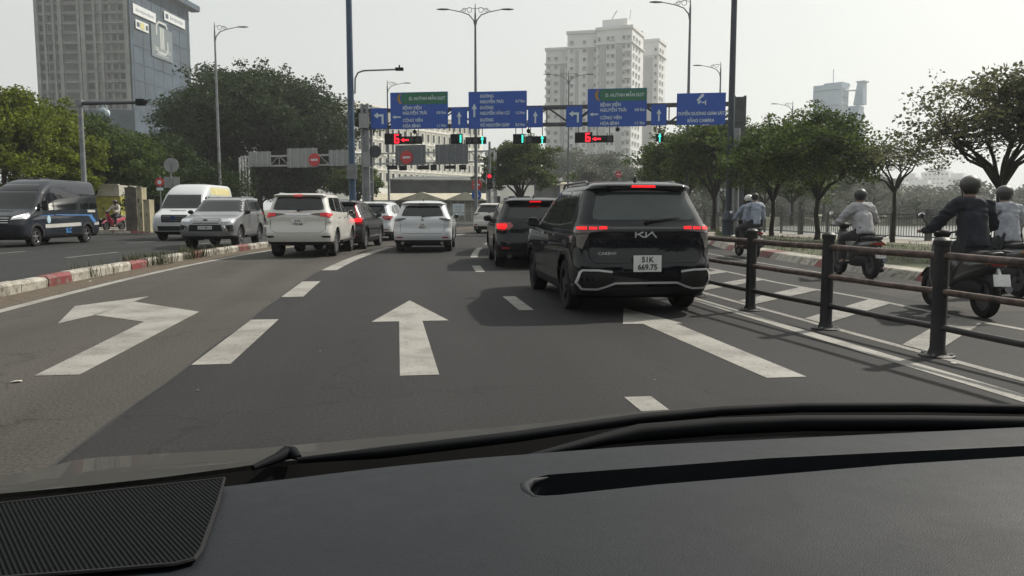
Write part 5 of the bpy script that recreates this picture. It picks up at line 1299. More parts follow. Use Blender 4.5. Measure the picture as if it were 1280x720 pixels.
M_BANW = mat('banner_white', (.55, .57, .58), .7, var=.05); M_BANG = mat('banner_grey', (.11, .14, .155), .7, var=.08); M_BTX = mat('banner_faint_ink', (.30, .33, .36), .7); M_BTXW = mat('banner_pale_ink', (.42, .44, .42), .7)
bn, C, W, H_ = banner('wide white banner at the top left of the blue netting', 173.5, 201, 10, 22, M_BANW)
bb = MB(); 
for k in range(9): on(bb, C+B.u2*(-.36+.09*k)*W+Vector((0, 0, -.02*H_)), B.u2, B.n2, W*.06, H_*(.2+.1*(k % 3 == 0)), .05)
bb.build('lettering', M_BTX, bn, smooth=False)
bn, C, W, H_ = banner('white banner with a small blue mark near the right edge of the blue netting', 211.5, 236.5, 19, 30, M_BANW)
bb = MB(); on(bb, C+B.u2*-.38*W, B.u2, B.n2, W*.12, H_*.5, .05); bb.build('blue_mark', M_NET, bn, smooth=False)
bb = MB()
for k in range(8): on(bb, C+B.u2*(-.2+.08*k)*W, B.u2, B.n2, W*.05, H_*(.26+.14*(k % 3 == 0)), .05)
bb.build('lettering', M_BTX, bn, smooth=False)
bn, C, W, H_ = banner('small white banner with a yellow middle, below the wide white one', 176, 191.5, 29, 40, M_BANW)
bb = MB(); on(bb, C+B.u2*.0*W, B.u2, B.n2, W*.3, H_*.7, .05); bb.build('yellow_panel', mat('banner_yellow', (.5, .45, .18), .7), bn, smooth=False)
bb = MB(); on(bb, C+B.u2*-.32*W, B.u2, B.n2, W*.2, H_*.5, .05); on(bb, C+B.u2*.36*W, B.u2, B.n2, W*.16, H_*.5, .05); bb.build('blue_panel', M_NET, bn, smooth=False)
bn, C, W, H_ = banner('tall grey banner with a pale bracket-shaped emblem, in the middle of the blue netting', 194.5, 220, 34, 73, M_BANG)
bb = MB(); zc = Vector((0, 0, .16*H_))
def seg(a, c, d_, e, w_):
    for p in line_poly([(a, c), (d_, e)], w_): bb.prism([C+zc+B.u2*x_*W+Vector((0, 0, y_*W)) for x_, y_ in p], B.n2*.05)
for s_ in (1, -1):
    for q in (((-.26*s_, .05*s_), (-.26*s_, .25*s_)), ((-.26*s_, .25*s_), (-.14*s_, .36*s_)), ((-.14*s_, .36*s_), (.2*s_, .36*s_)), ((.2*s_, .36*s_), (.26*s_, .28*s_))): seg(*q[0], *q[1], .05)
for x_ in (-.07, 0, .07): seg(x_, -.24, x_, .24, .05)
bb.build('emblem', M_BTXW, bn, smooth=False)
T_ = lambda s_, z_, sz: text(s_, sz, frame_mtx(C+B.n2*.05+Vector((0, 0, z_*H_)), B.u2, (0, 0, 1)), M_BTXW, bn)
T_('Delta Construction', -.19, 1.45)
bb = MB()
for z_, w_ in ((-.27, .8), (-.40, .6)): on(bb, C+Vector((0, 0, z_*H_)), B.u2, B.n2, W*w_, H_*.035, .05)
bb.build('small_print', M_BTX, bn, smooth=False)
# pale apartment towers in the centre
t = thing('building', 'pale stepped apartment towers with rows of small windows, behind the gantry signs', 'building')
def Z(py, d): return EYE+(262-py)/1000*d
blocks = [Block(722, 318, radians(-8), 13, 12, 0, Z(66, 318)), Block(745, 306, radians(-8), 11.5, 14, 0, Z(46, 306)), Block(787, 300, radians(-14), 13.5, 18, 0, Z(40, 300)), Block(820, 330, radians(-14), 8.5, 12, 0, Z(56, 330)), Block(757, 312, radians(-8), 5.0, 8, 0, Z(50, 312))]
b = MB()
for B_ in blocks:
    B_.wall(b, 0); B_.wall(b, 0, .5, B_.z1-5.5, B_.z1-5.0); B_.wall(b, 0, .4, B_.z1-.2, B_.z1+.9)
b.build('wall', M_PALEW, t, smooth=False)
b = MB(); 
cr = Block(781, 306, radians(-14), 9.6, 9, blocks[2].z1, Z(29, 306)); cr.wall(b); 
cr2 = Block(741, 312, radians(-8), 9, 6, blocks[1].z1, Z(43, 312)); cr2.wall(b); cr3 = Block(800, 318, radians(-14), 3, 5, blocks[2].z1, Z(44, 318)); cr3.wall(b)
b.tube([cr.c+Vector((2, 4, cr.z1)), cr.c+Vector((2.5, 4, cr.z1+4))], .15, 5); b.tube([cr.c+cr.u1*6+Vector((0, 0, cr.z1)), cr.c+cr.u1*4+Vector((0, 0, cr.z1+3))], .25, 5)
b.build('roof', M_PALEW, t, smooth=False)
b = MB()
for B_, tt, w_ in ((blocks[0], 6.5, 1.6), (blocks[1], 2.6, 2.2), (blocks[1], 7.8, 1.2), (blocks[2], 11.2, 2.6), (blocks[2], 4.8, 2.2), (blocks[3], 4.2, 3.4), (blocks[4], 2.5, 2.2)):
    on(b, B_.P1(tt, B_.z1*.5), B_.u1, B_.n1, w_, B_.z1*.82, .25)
b.build('bay_shade_strip', M_PALED, t, smooth=False)  # raised strips in a darker tone: bay shade put into the colour
it = []
for B_, cols in ((blocks[2], ((1.2, 1.3), (3.0, 1.2), (7.2, 1.3), (9.0, 1.1), (12.4, 1.0))), (blocks[1], ((1.0, 1.), (5.0, 1.3), (9.8, 1.4))), (blocks[0], ((2, 1.2), (4.4, 1.2), (9, 1.5), (11.8, 1.2))), (blocks[3], ((1.2, 1.1), (6.8, 1.2)))):
    k = 0; z_ = B_.z1-3.4
    while z_ > 14:
        for tt, w_ in cols: it.append((B_.P1(tt, z_), B_.u1*-1, B_.n1, w_, 1.45))
        z_ -= 3.2
for B_, cols in ((blocks[2], ((2.5, 1.4), (7, 1.6), (11.5, 1.4))), (blocks[3], ((2.5, 1.4), (6.5, 1.4)))):
    z_ = B_.z1-3.4
    while z_ > 14:
        for tt, w_ in cols: it.append((B_.P2(tt, z_), B_.u2, B_.n2, w_, 1.5))
        z_ -= 3.2
it.sort(key=lambda q: -q[0].z)
face_windows(t, it, M_PALEW, varied('far_window', (.14, .145, .16), (.34, .345, .36)))
b = MB()
for B_ in (blocks[0], blocks[2]):
    z_ = B_.z1-8
    while z_ > 14:
        tt = B_.w1-.8 if B_ is blocks[0] else 1.6
        on(b, B_.P1(tt, z_-.2), B_.u1, B_.n1, 2.2, .9, 1.1); z_ -= 3.2
b.build('balcony', M_PALEW, t, smooth=False)
# grey office tower with a fin, right
t = thing('building', 'hazy grey office tower with a slanted fin, rising over the right trees', 'building')
b1 = Block(1046, 420, radians(-22), 15, 9.5, 0, Z(107, 420)); b2 = Block(1047, 426, radians(-22), 10, 10, b1.z1, Z(103, 420)); b3 = Block(1068, 432, radians(-22), 12, 7, 0, Z(134, 432))
b = MB(); b1.wall(b); b2.wall(b); b3.wall(b); b.build('wall', M_GREYT, t, smooth=False)
b = MB(); fo = D(1067, 262, 432); zz0, zz1 = Z(136, 432), Z(109, 432); uu = b3.u1*-1; vv = b3.u2
b.loft([[fo+Vector((0, 0, zz0))+uu*a*2.6+vv*c for a, c in ((-1, 0), (1, 0), (1, 5), (-1, 5))], [fo+Vector((0, 0, zz1))+uu*(a*1.5+.7)+vv*c for a, c in ((-1, 0), (1, 0), (1, 5), (-1, 5))]])
b.prism([fo+Vector((0, 0, zz1))+uu*a+vv*c for a, c in ((-1.4, -.5), (3.2, -.5), (3.2, 5.5), (-1.4, 5.5))], (0, 0, .6)); b.build('fin', M_GREYT, t, smooth=False)
b = MB(); p0 = b1.c+Vector((0, 0, Z(116, 424))); b.tube([p0+b1.u2*4, fo+Vector((0, 0, Z(116, 424)))+vv*2], .5, 6); b.tube([b2.c+b2.u1*5+Vector((0, 0, b2.z1)), b2.c+b2.u1*5+Vector((0, 0, b2.z1+7))], .2, 5); b.build('link_bridge', M_GREYT, t)
it = []
z_ = b1.z1-3
while z_ > 30:
    for k in range(2): it.append((b1.P2(2.4+4.4*k, z_), b1.u2, b1.n2, 3.4, 1.4))
    if int(z_/4) % 2: it.append((b1.P1(7.5, z_), b1.u1*-1, b1.n1, 13, .5))
    z_ -= 4
face_windows(t, it, M_GREYT, varied('far_window_blue', (.10, .13, .16), (.22, .26, .30)))
# long white building with arched windows, seen at a slant
PA, PB = D(436, 262, 176), D(604, 262, 224); PA.z = PB.z = 0
u = (PB-PA).normalized(); n = Vector((u.y, -u.x, 0)); L_ = (PB-PA).length
t = thing('building', 'long white building with rows of narrow windows, beyond the far gantry', 'building')
b = MB(); b.prism([PA, PB, PB-n*14, PA-n*14], (0, 0, 24.5)); b.build('wall', M_WHITEB, t, smooth=False)
b = MB(); b.prism([PA+n*.5, PB+n*.5, PB-n*14.5, PA-n*14.5], (0, 0, .5)); 
for v_ in range(len(b.v)): b.v[v_] = (b.v[v_][0], b.v[v_][1], b.v[v_][2]+24.5)
for z_ in (20.6, 17.2, 13.8, 10.4, 7.0): b.prism([PA+n*.02+Vector((0, 0, z_)), PB+n*.02+Vector((0, 0, z_)), PB+n*.3+Vector((0, 0, z_)), PA+n*.3+Vector((0, 0, z_))], (0, 0, .25))
b.build('cornice', M_WHITEB, t, smooth=False)
it = []; k = 0
x_ = 1.4
while x_ < L_-1:
    for z_ in (22.6, 19, 15.6, 12.2, 8.8): it.append((PA+u*x_+Vector((0, 0, z_)), u, n, 1.15, 2.1))
    x_ += 2.35; k += 1
it.sort(key=lambda q: abs(q[0].z-17))
face_windows(t, it, M_WHITEB, varied('slate_glass', (.02, .025, .03), (.09, .10, .10)), limit=125)
# grey shed wall and market stalls below it
M_SHED = mat('weathered_grey_sheet', (.075, .08, .078), .85, var=.35, scale=.5); M_CREAMR = mat('cream_sheet_roof', (.42, .39, .30), .7, var=.15, scale=1); M_STALL = mat('stall_wall', (.22, .215, .19), .85, var=.3, scale=.7)
t = thing('building', 'long weathered dark grey shed below the white building', 'building')
a, c_ = D(488, 262, 112), D(700, 262, 118); a.z = c_.z = 0
b = MB(); b.prism([a, c_, c_+Vector((2, 8, 0)), a+Vector((2, 8, 0))], (0, 0, 5.4)); b.build('wall', M_SHED, t, smooth=False)
b = MB(); b.prism([a+Vector((-.3, -.3, 5.4)), c_+Vector((.3, -.3, 5.4)), c_+Vector((2, 8, 6.2)), a+Vector((2, 8, 6.2))], (0, 0, .15)); b.build('roof', M_SHED, t, smooth=False)
t = thing('building', 'row of low stalls with cream gabled roofs, beyond the crossroads', 'building')
U_ = Vector((cos(YAW), -sin(YAW), 0)); V_ = Vector((sin(YAW), cos(YAW), 0))
o = D(455, 262, 96); o.z = 0; Ls = (612-455)/1000*96
b = MB(); b.prism([o, o+U_*Ls, o+U_*Ls+V_*6, o+V_*6], (0, 0, 2.4)); b.build('wall', M_STALL, t, smooth=False)
b = MB(); b.prism([o+Vector((0, 0, 2.4))-V_*.6, o+U_*Ls+Vector((0, 0, 2.4))-V_*.6, o+U_*Ls+V_*4+Vector((0, 0, 3.3)), o+V_*4+Vector((0, 0, 3.3))], (0, 0, .08))
for xg, wg in ((7.0, 6.0), (12.2, 5.0)):
    c0 = o+U_*xg+Vector((0, 0, 2.45))-V_*.9
    b.prism([c0-U_*wg/2, c0+U_*wg/2, c0+Vector((0, 0, 1.0))], V_*5)
b.build('roof', M_CREAMR, t, smooth=False)
b = MB()
for k in range(18): b.box(o+U_*(.4+k*Ls/18)-V_*.2+Vector((0, 0, 1.2)), (.1, .1, 2.4))
b.build('post', M_CREAMR, t, smooth=False)
P = D(573, 262, 93); t = thing('notice_board', 'white rectangular board with faint print in front of the cream-roofed stalls', 'board', (P.x, P.y, 0), -YAW)
b = MB(); b.box((0, 0, 1.35), (1.35, .05, 1.35)); b.build('panel', M_SWHITE, t, smooth=False)
b = MB(); b.box((-.5, .05, .5), (.07, .07, 1.0)); b.box((.5, .05, .5), (.07, .07, 1.0)); b.build('leg', M_STEEL, t, smooth=False)
b = MB(); [b.box((0, -.03, 1.75-.2*k), (.9-.2*(k % 2), .01, .06)) for k in range(4)]; b.build('print', M_SBACK, t, smooth=False)
fz = thing('barrier', 'grey barred crowd barrier in front of the cream-roofed stalls', 'barrier', (D(566, 262, 90).x, D(566, 262, 90).y, 0), -YAW)
b = MB()
for k in range(26): b.box((k*.16, 0, .55), (.03, .03, .9))
b.box((2, 0, 1.02), (4.2, .05, .05)); b.box((2, 0, .12), (4.2, .05, .05)); b.build('bars', M_STEEL, fz, smooth=False)
t = thing('building', 'small building with a pale flat roof, right of the central tree', 'building')
o = D(693, 262, 118); o.z = 0
b = MB(); b.prism([o, o+U_*4.8, o+U_*4.8+V_*6, o+V_*6], (0, 0, 4.9)); b.build('wall', M_WHITEB, t, smooth=False)
b = MB(); b.prism([o+Vector((0, 0, 4.9))-V_*.5-U_*.4, o+Vector((0, 0, 4.9))+U_*5.2-V_*.5, o+U_*5.2+V_*6.4+Vector((0, 0, 5.3)), o+V_*6.4-U_*.4+Vector((0, 0, 5.3))], (0, 0, .25)); b.build('roof', M_CREAMR, t, smooth=False)
# low white wall visible between the vans and the big tree
t = thing('building', 'low white building glimpsed through the leaves of the big dark tree', 'building')
o = D(205, 262, 128); o.z = 0; b = MB(); b.prism([o, o+U_*13, o+U_*13+V_*8, o+V_*8], (0, 0, 12.5)); b.build('wall', M_WHITEB, t, smooth=False)
b = MB(); b.prism([o+Vector((0, 0, 12.5))-V_*.4, o+Vector((0, 0, 12.5))+U_*13-V_*.4, o+U_*13+V_*8+Vector((0, 0, 12.5)), o+V_*8+Vector((0, 0, 12.5))], (0, 0, .4)); b.build('roof', M_CREAMR, t, smooth=False)
face_windows(t, [(o+U_*(1.5+2.5*k)+Vector((0, 0, z_)), U_, V_*-1, 1.2, 1.5) for k in range(5) for z_ in (10.6, 7.4)], M_WHITEB)
t = thing('building', 'tiny pale wall just right of the central tree trunk', 'building')
o = D(612, 262, 108); o.z = 0; b = MB(); b.prism([o, o+U_*6, o+U_*6+V_*6, o+V_*6], (0, 0, 4.6)); b.build('wall', M_WHITEB, t, smooth=False)
face_windows(t, [(o+U_*(1.0+2*k)+Vector((0, 0, 2.6)), U_, V_*-1, 1.0, 1.2) for k in range(3)], M_WHITEB)
# city across the river
far_b = [(1128, 560, 16, 24, 'leftmost boxy block of the hazy skyline across the river'), (1146, 600, 14, 30, 'stepped pale block of the skyline, right of the bare tree'), (1163, 540, 18, 22, 'wide low block in the middle of the hazy skyline'), (1184, 620, 20, 36, 'tallest pale block of the skyline, under the big right tree'), (1206, 560, 14, 28, 'narrow block of the skyline under the big right tree'), (1224, 590, 16, 24, 'block of the skyline just left of the black-jacketed rider'), (1102, 640, 18, 30, 'faint block of the skyline left of the bare tree trunk')]
for px, d, w_, h_, L_ in far_b:
    t = thing('building', 'hazy '+L_, 'building'); B_ = Block(px, d, radians(-15), w_, 12, 0, h_*.85)
    b = MB(); B_.wall(b); B_.wall(b, 0, -3, B_.z1, B_.z1+3); b.build('wall', M_PALEW, t, smooth=False)
    it = []; z_ = B_.z1-2
    while z_ > 8:
        for k in range(int(w_/3)): it.append((B_.P1(1.6+3*k, z_), B_.u1*-1, B_.n1, 1.8, 1.5))
        z_ -= 3.5
    face_windows(t, it, M_PALEW, varied('far_window', (.14, .145, .16), (.34, .345, .36)))

# ------------------------------------------------------------------ trees
def leaf_mat(name, c1, c2, trans=.35):
    m, nt, b = new_mat(name)
    geo = N(nt, 'ShaderNodeNewGeometry'); cr = N(nt, 'ShaderNodeValToRGB')
    cr.color_ramp.elements[0].color = (*c1, 1); cr.color_ramp.elements[1].color = (*c2, 1)
    nt.links.new(geo.outputs['Random Per Island'], cr.inputs['Fac'])
    o2, tc, nz = noise_col(nt, (.7, .7, .7), (1.25, 1.2, 1.1), .9, 3)
    mx = N(nt, 'ShaderNodeMix', data_type='RGBA', blend_type='MULTIPLY'); mx.inputs['Factor'].default_value = 1
    nt.links.new(cr.outputs[0], mx.inputs['A']); nt.links.new(o2, mx.inputs['B'])
    nt.links.new(mx.outputs['Result'], b.inputs['Base Color']); b.inputs['Roughness'].default_value = .6; b.inputs['Specular IOR Level'].default_value = .2
    tr = N(nt, 'ShaderNodeBsdfTranslucent'); nt.links.new(mx.outputs['Result'], tr.inputs['Color'])
    ms = N(nt, 'ShaderNodeMixShader'); ms.inputs['Fac'].default_value = trans
    nt.links.new(b.outputs[0], ms.inputs[1]); nt.links.new(tr.outputs[0], ms.inputs[2]); nt.links.new(ms.outputs[0], nt.nodes['Material Output'].inputs['Surface'])
    return m
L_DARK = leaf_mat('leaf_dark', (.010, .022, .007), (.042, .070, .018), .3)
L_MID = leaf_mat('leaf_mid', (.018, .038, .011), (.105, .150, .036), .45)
L_LIT = leaf_mat('leaf_sunlit_bright', (.030, .055, .008), (.22, .27, .03), .4)  # sunlit yellow-green of the left trees put into the leaf colour
L_BROWN = leaf_mat('leaf_brown_backlit', (.042, .054, .030), (.13, .135, .075), .5)  # brownish leaves, their colour lightened for the look of backlit foliage
L_FAR = leaf_mat('leaf_far_haze_pale', (.10, .12, .10), (.18, .20, .165), .2)  # far leaves lightened in colour to stand in for distance haze
M_BARK = mat('bark', (.022, .019, .016), .95, var=.35, scale=6, bump=.5, bscale=25)
def leaf_mesh(name, C, size, rng, m, flat_=.5):
    n = len(C)
    a = rng.uniform(0, 2*np.pi, n); el = rng.normal(0, flat_, n); s = size*rng.uniform(.6, 1.35, n)
    d = np.stack([np.cos(a)*np.cos(el), np.sin(a)*np.cos(el), np.sin(el)], 1)
    r = rng.normal(size=(n, 3)); r[:, 2] *= .6
    w_ = np.cross(d, r); w_ /= np.linalg.norm(w_, axis=1)[:, None]+1e-9
    nn = np.cross(d, w_)
    p0 = C-d*s[:, None]*.5; p2 = C+d*s[:, None]*.5; p1 = C+w_*s[:, None]*.3+nn*s[:, None]*.08; p3 = C-w_*s[:, None]*.3+nn*s[:, None]*.08
    V = np.stack([p0, p1, p2, p3], 1).reshape(-1, 3).astype(np.float32)
    me = bpy.data.meshes.new(name); me.vertices.add(4*n); me.vertices.foreach_set('co', V.ravel())
    me.loops.add(4*n); me.loops.foreach_set('vertex_index', np.arange(4*n, dtype=np.int32))
    me.polygons.add(n); me.polygons.foreach_set('loop_start', np.arange(0, 4*n, 4, dtype=np.int32)); me.polygons.foreach_set('loop_total', np.full(n, 4, dtype=np.int32))
    me.materials.append(m); me.update(calc_edges=True); me.validate()
    return me
def tree(label, pos, H, R_, fork, tr, nleaf, leaf, m, seed, zlow=None, limbs=6, sub=6, clump=.22, lean=(0, 0), name='tree', group=None, squash=1., twigs=True, ry=None):
    rng = np.random.default_rng(seed); rd = random.Random(seed)
    t = thing(name, label, 'tree', pos, 0, group)
    zlow = fork*1.1 if zlow is None else zlow
    cz = (H+zlow)/2; rz_ = (H-zlow)/2; ry = ry or R_
    b = MB(); f = Vector((lean[0]*.4, lean[1]*.4, fork))
    b.tube([(0, 0, -.1), (rd.uniform(-.05, .05), 0, fork*.25), Vector((f.x*.6+rd.uniform(-.06, .06), f.y*.6, fork*.65)), f], [tr*1.5, tr*1.05, tr*.9, tr*.85], 10)
    clumps = []; cen = Vector((lean[0], lean[1], cz))
    for i in range(limbs):
        a = 2*pi*i/limbs+rd.uniform(-.4, .4); e = rd.uniform(-.25, 1.0)
        tip = cen+Vector((cos(a)*R_*.62*cos(e), sin(a)*ry*.62*cos(e), rz_*.6*sin(e)))
        mid = f.lerp(tip, .5)+Vector((rd.uniform(-.1, .1)*R_, rd.uniform(-.1, .1)*R_, -.06*R_+rd.uniform(0, .12)*R_))
        b.tube([f+Vector((0, 0, -.1)), f.lerp(mid, .5)+Vector((0, 0, .05*R_)), mid, mid.lerp(tip, .5)+Vector((rd.uniform(-.08, .08)*R_, 0, .03*R_)), tip], [tr*.62, tr*.5, tr*.40, tr*.26, tr*.12], 7)
        clumps.append((tip, clump*rd.uniform(.8, 1.2)))
        for j in range(sub):
            a2 = rd.uniform(0, 2*pi); e2 = rd.uniform(-.6, pi/2); rr = rd.uniform(.72, 1.0)
            q = cen+Vector((cos(a2)*R_*rr*cos(e2), sin(a2)*ry*rr*cos(e2), rz_*rr*sin(e2)*squash))
            q = q.lerp(tip, rd.uniform(.15, .55)) if rd.random() < .65 else q
            s_ = mid.lerp(tip, rd.uniform(.1, .95)); m_ = s_.lerp(q, .5)+Vector((rd.uniform(-.1, .1), rd.uniform(-.1, .1), rd.uniform(-.02, .1)))*R_*.6
            b.tube([s_, m_, q], [tr*.2, tr*.12, tr*.04], 5)
            clumps.append((q, clump*rd.uniform(.6, 1.25)))
            if twigs:
                for _ in range(3):
                    q2 = q+Vector((rd.gauss(0, 1), rd.gauss(0, 1), rd.gauss(0, .6)))*clump*R_*.9; b.tube([m_.lerp(q, .7), q2], [tr*.06, tr*.02], 4); clumps.append((q2, clump*rd.uniform(.35, .7)))
    b.build('trunk', M_BARK, t)
    wts = np.array([c_[1]**2 for c_ in clumps]); wts /= wts.sum(); cnt = rng.multinomial(nleaf, wts); out = []
    for (q, r), k in zip(clumps, cnt):
        g_ = rng.normal(size=(k, 3)); g_ /= np.linalg.norm(g_, axis=1)[:, None]+1e-9; g_ *= (rng.uniform(0, 1, k)**.45)[:, None]*1.35
        g_[:, 0] *= r*R_; g_[:, 1] *= r*R_; g_[:, 2] *= r*R_*.62
        out.append(g_+np.array(q)[None])
    me = leaf_mesh('crown', np.concatenate(out), leaf, rng, m)
    link(bpy.data.objects.new('crown', me), t)
    return t
def at(px, d): p = D(px, 262, d); return (p.x, p.y, 0)
def TH(py, d): return EYE+(262-py)/1000*d
tree('bright sunlit green tree at the far left edge, above the dark van', at(6, 50), TH(112, 50), 3.9, 1.6, .2, 42000, .19, L_LIT, 1, limbs=9, sub=9, zlow=.8)
tree('sunlit green tree just right of the leftmost one, left of the camera mast', at(68, 54), TH(135, 54), 3.0, 1.6, .18, 34000, .19, L_LIT, 2, limbs=9, sub=8, zlow=.8)
tree('bushy dark tree behind the camera mast', at(132, 60), TH(158, 60), 4.2, 2.0, .22, 34000, .22, L_MID, 3, limbs=8, sub=8, zlow=1.4)
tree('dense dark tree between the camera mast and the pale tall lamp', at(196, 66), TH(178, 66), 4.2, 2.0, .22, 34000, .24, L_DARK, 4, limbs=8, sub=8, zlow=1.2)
tree('very large spreading dark tree behind the far gantry', at(322, 98), TH(103, 98), 11.6, 5.5, .65, 105000, .36, L_DARK, 5, zlow=5.5, limbs=14, sub=15, clump=.155, lean=(0, 0))
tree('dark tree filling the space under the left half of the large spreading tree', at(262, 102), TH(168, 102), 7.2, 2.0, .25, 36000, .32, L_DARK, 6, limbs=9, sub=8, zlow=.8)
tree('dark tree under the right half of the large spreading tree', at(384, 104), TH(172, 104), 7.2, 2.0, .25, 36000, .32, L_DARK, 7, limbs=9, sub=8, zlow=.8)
tree('low dark bushy tree behind the left foot of the far gantry', at(322, 106), TH(200, 106), 6.4, 1.5, .22, 30000, .32, L_DARK, 16, limbs=9, sub=8, zlow=.5)
tree('dark tree showing between the mast with the camera arm and the gantry post', at(448, 92), TH(208, 92), 3.2, 2.2, .2, 14000, .28, L_MID, 8, limbs=6, sub=7, zlow=1.5)
tree('small dark tree sticking up beside the metal box on the gantry post', at(462, 60), TH(134, 60), 1.3, 6.3, .1, 3500, .20, L_DARK, 17, limbs=4, sub=4, zlow=6.6)
tree('round green tree in the middle, left of the apartment towers', at(651, 74), TH(178, 74), 3.3, 2.1, .2, 26000, .22, L_MID, 9, limbs=8, sub=8, zlow=2.3)
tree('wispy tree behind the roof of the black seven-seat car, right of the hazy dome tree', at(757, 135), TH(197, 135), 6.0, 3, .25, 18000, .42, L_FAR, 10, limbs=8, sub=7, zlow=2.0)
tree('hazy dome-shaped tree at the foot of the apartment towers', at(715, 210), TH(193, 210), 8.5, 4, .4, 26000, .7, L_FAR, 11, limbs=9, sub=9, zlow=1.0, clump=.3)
tree('dark leafy tree just above the roof of the black seven-seat car, nearest the direction signs', at(856, 58), TH(163, 58), 3.2, 2.1, .16, 22000, .20, L_MID, 12, limbs=8, sub=8, zlow=2.2)
tree('green roadside tree around the plinth mast', at(893, 47), TH(160, 47), 2.9, 2.0, .14, 22000, .17, L_MID, 13, limbs=8, sub=8, zlow=2.1)
tree('green roadside tree with a forked dark trunk, behind the two riders on one scooter', at(966, 35.5), TH(158, 35.5), 2.35, 1.75, .10, 22000, .13, L_MID, 14, limbs=8, sub=8, zlow=1.85)
tree('dense green tree with a thin trunk, left of the rider in the white jacket', at(1022, 31.5), TH(152, 31.5), 2.45, 1.8, .10, 23000, .125, L_MID, 15, limbs=8, sub=9, zlow=1.75)
tree('leafy green tree filling in behind the lamp posts on the right', at(930, 62), TH(172, 62), 3.4, 2.2, .2, 20000, .2, L_DARK, 18, limbs=8, sub=8, zlow=1.9)
tree('sparse tree with thin bare branches, right of the white-jacketed rider', at(1117, 29), TH(180, 29), 1.9, 2.05, .075, 1000, .12, L_BROWN, 19, limbs=7, sub=6, zlow=2.5, clump=.16)
tree('large brownish tree with heavy forking limbs at the right edge, behind the black-jacketed rider', at(1247, 21), TH(96, 21), 3.05, 1.95, .095, 9000, .11, L_BROWN, 20, limbs=13, sub=13, zlow=1.95, clump=.12, lean=(.1, 0))
# park trees farther along the road and bank
rd = random.Random(5)
wl_ = ['small park tree with a thin trunk, first beyond the dark roadside trees', 'park tree second in the row beyond the railing', 'park tree behind the dense thin-trunked tree', 'hazy park tree above the fence, left of the bare one', 'hazy park tree nearest the river bend', 'farthest hazy tree of the row beside the river', 'faint tree closing the row by the river', 'faint rounded tree over the river wall']
for i, (px, d, py) in enumerate(((842, 78, 190), (905, 84, 196), (955, 90, 205), (990, 74, 208), (1030, 96, 214), (1062, 110, 219), (1090, 125, 222), (1000, 120, 212))):
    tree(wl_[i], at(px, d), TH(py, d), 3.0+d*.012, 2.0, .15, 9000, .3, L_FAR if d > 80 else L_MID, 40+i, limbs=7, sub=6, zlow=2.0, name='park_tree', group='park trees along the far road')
# dark hedge at the far left behind the vans
b = None
tree('low dark shrub behind the cream cabinet', at(185, 52), TH(228, 52), 1.6, .6, .08, 9000, .14, L_DARK, 60, zlow=.3, limbs=7, sub=6, name='shrub')
tree('wide dark shrub behind the two white vans', at(262, 60), TH(212, 60), 3.4, .6, .1, 16000, .18, L_DARK, 61, zlow=.2, limbs=9, sub=7, name='shrub')
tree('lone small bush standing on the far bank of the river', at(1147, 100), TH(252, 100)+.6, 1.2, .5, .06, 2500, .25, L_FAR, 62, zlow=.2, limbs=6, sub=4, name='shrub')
# wooded far bank as one mass
rng = np.random.default_rng(99); cs = []
for i in range(130):
    x = 36+i*1.25+rng.uniform(-1, 1); y = 156+rng.uniform(-3, 12)-.22*(x-36)
    h_ = rng.uniform(4.5, 8.0); r = rng.uniform(2.2, 4); k = 700
    g_ = rng.normal(size=(k, 3)); g_ /= np.linalg.norm(g_, axis=1)[:, None]; g_ *= (rng.uniform(0, 1, k)**.4)[:, None]
    cs.append(g_*np.array([r, r, h_/2])+np.array([x, y, h_/2-.4]))
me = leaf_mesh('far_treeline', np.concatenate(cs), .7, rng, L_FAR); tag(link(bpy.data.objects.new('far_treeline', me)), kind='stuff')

# unseen dark foliage mass added behind the camera car for the paint ahead to reflect
cs = []
for i in range(60):
    a = pi+pi*i/59*1.0; d_ = rng.uniform(34, 60); x = cos(a)*d_*1.1; y = sin(a)*d_*.9-4
    if abs(x) < 7: y -= 25
    h_ = rng.uniform(9, 15); r = rng.uniform(3.5, 6); k = 500
    g_ = rng.normal(size=(k, 3)); g_ /= np.linalg.norm(g_, axis=1)[:, None]; g_ *= (rng.uniform(0, 1, k)**.4)[:, None]
    cs.append(g_*np.array([r, r, h_/2])+np.array([x, y, h_/2]))
me = leaf_mesh('unseen_reflection_trees', np.concatenate(cs), 1.1, rng, L_DARK); tag(link(bpy.data.objects.new('unseen_reflection_trees', me)), kind='stuff')
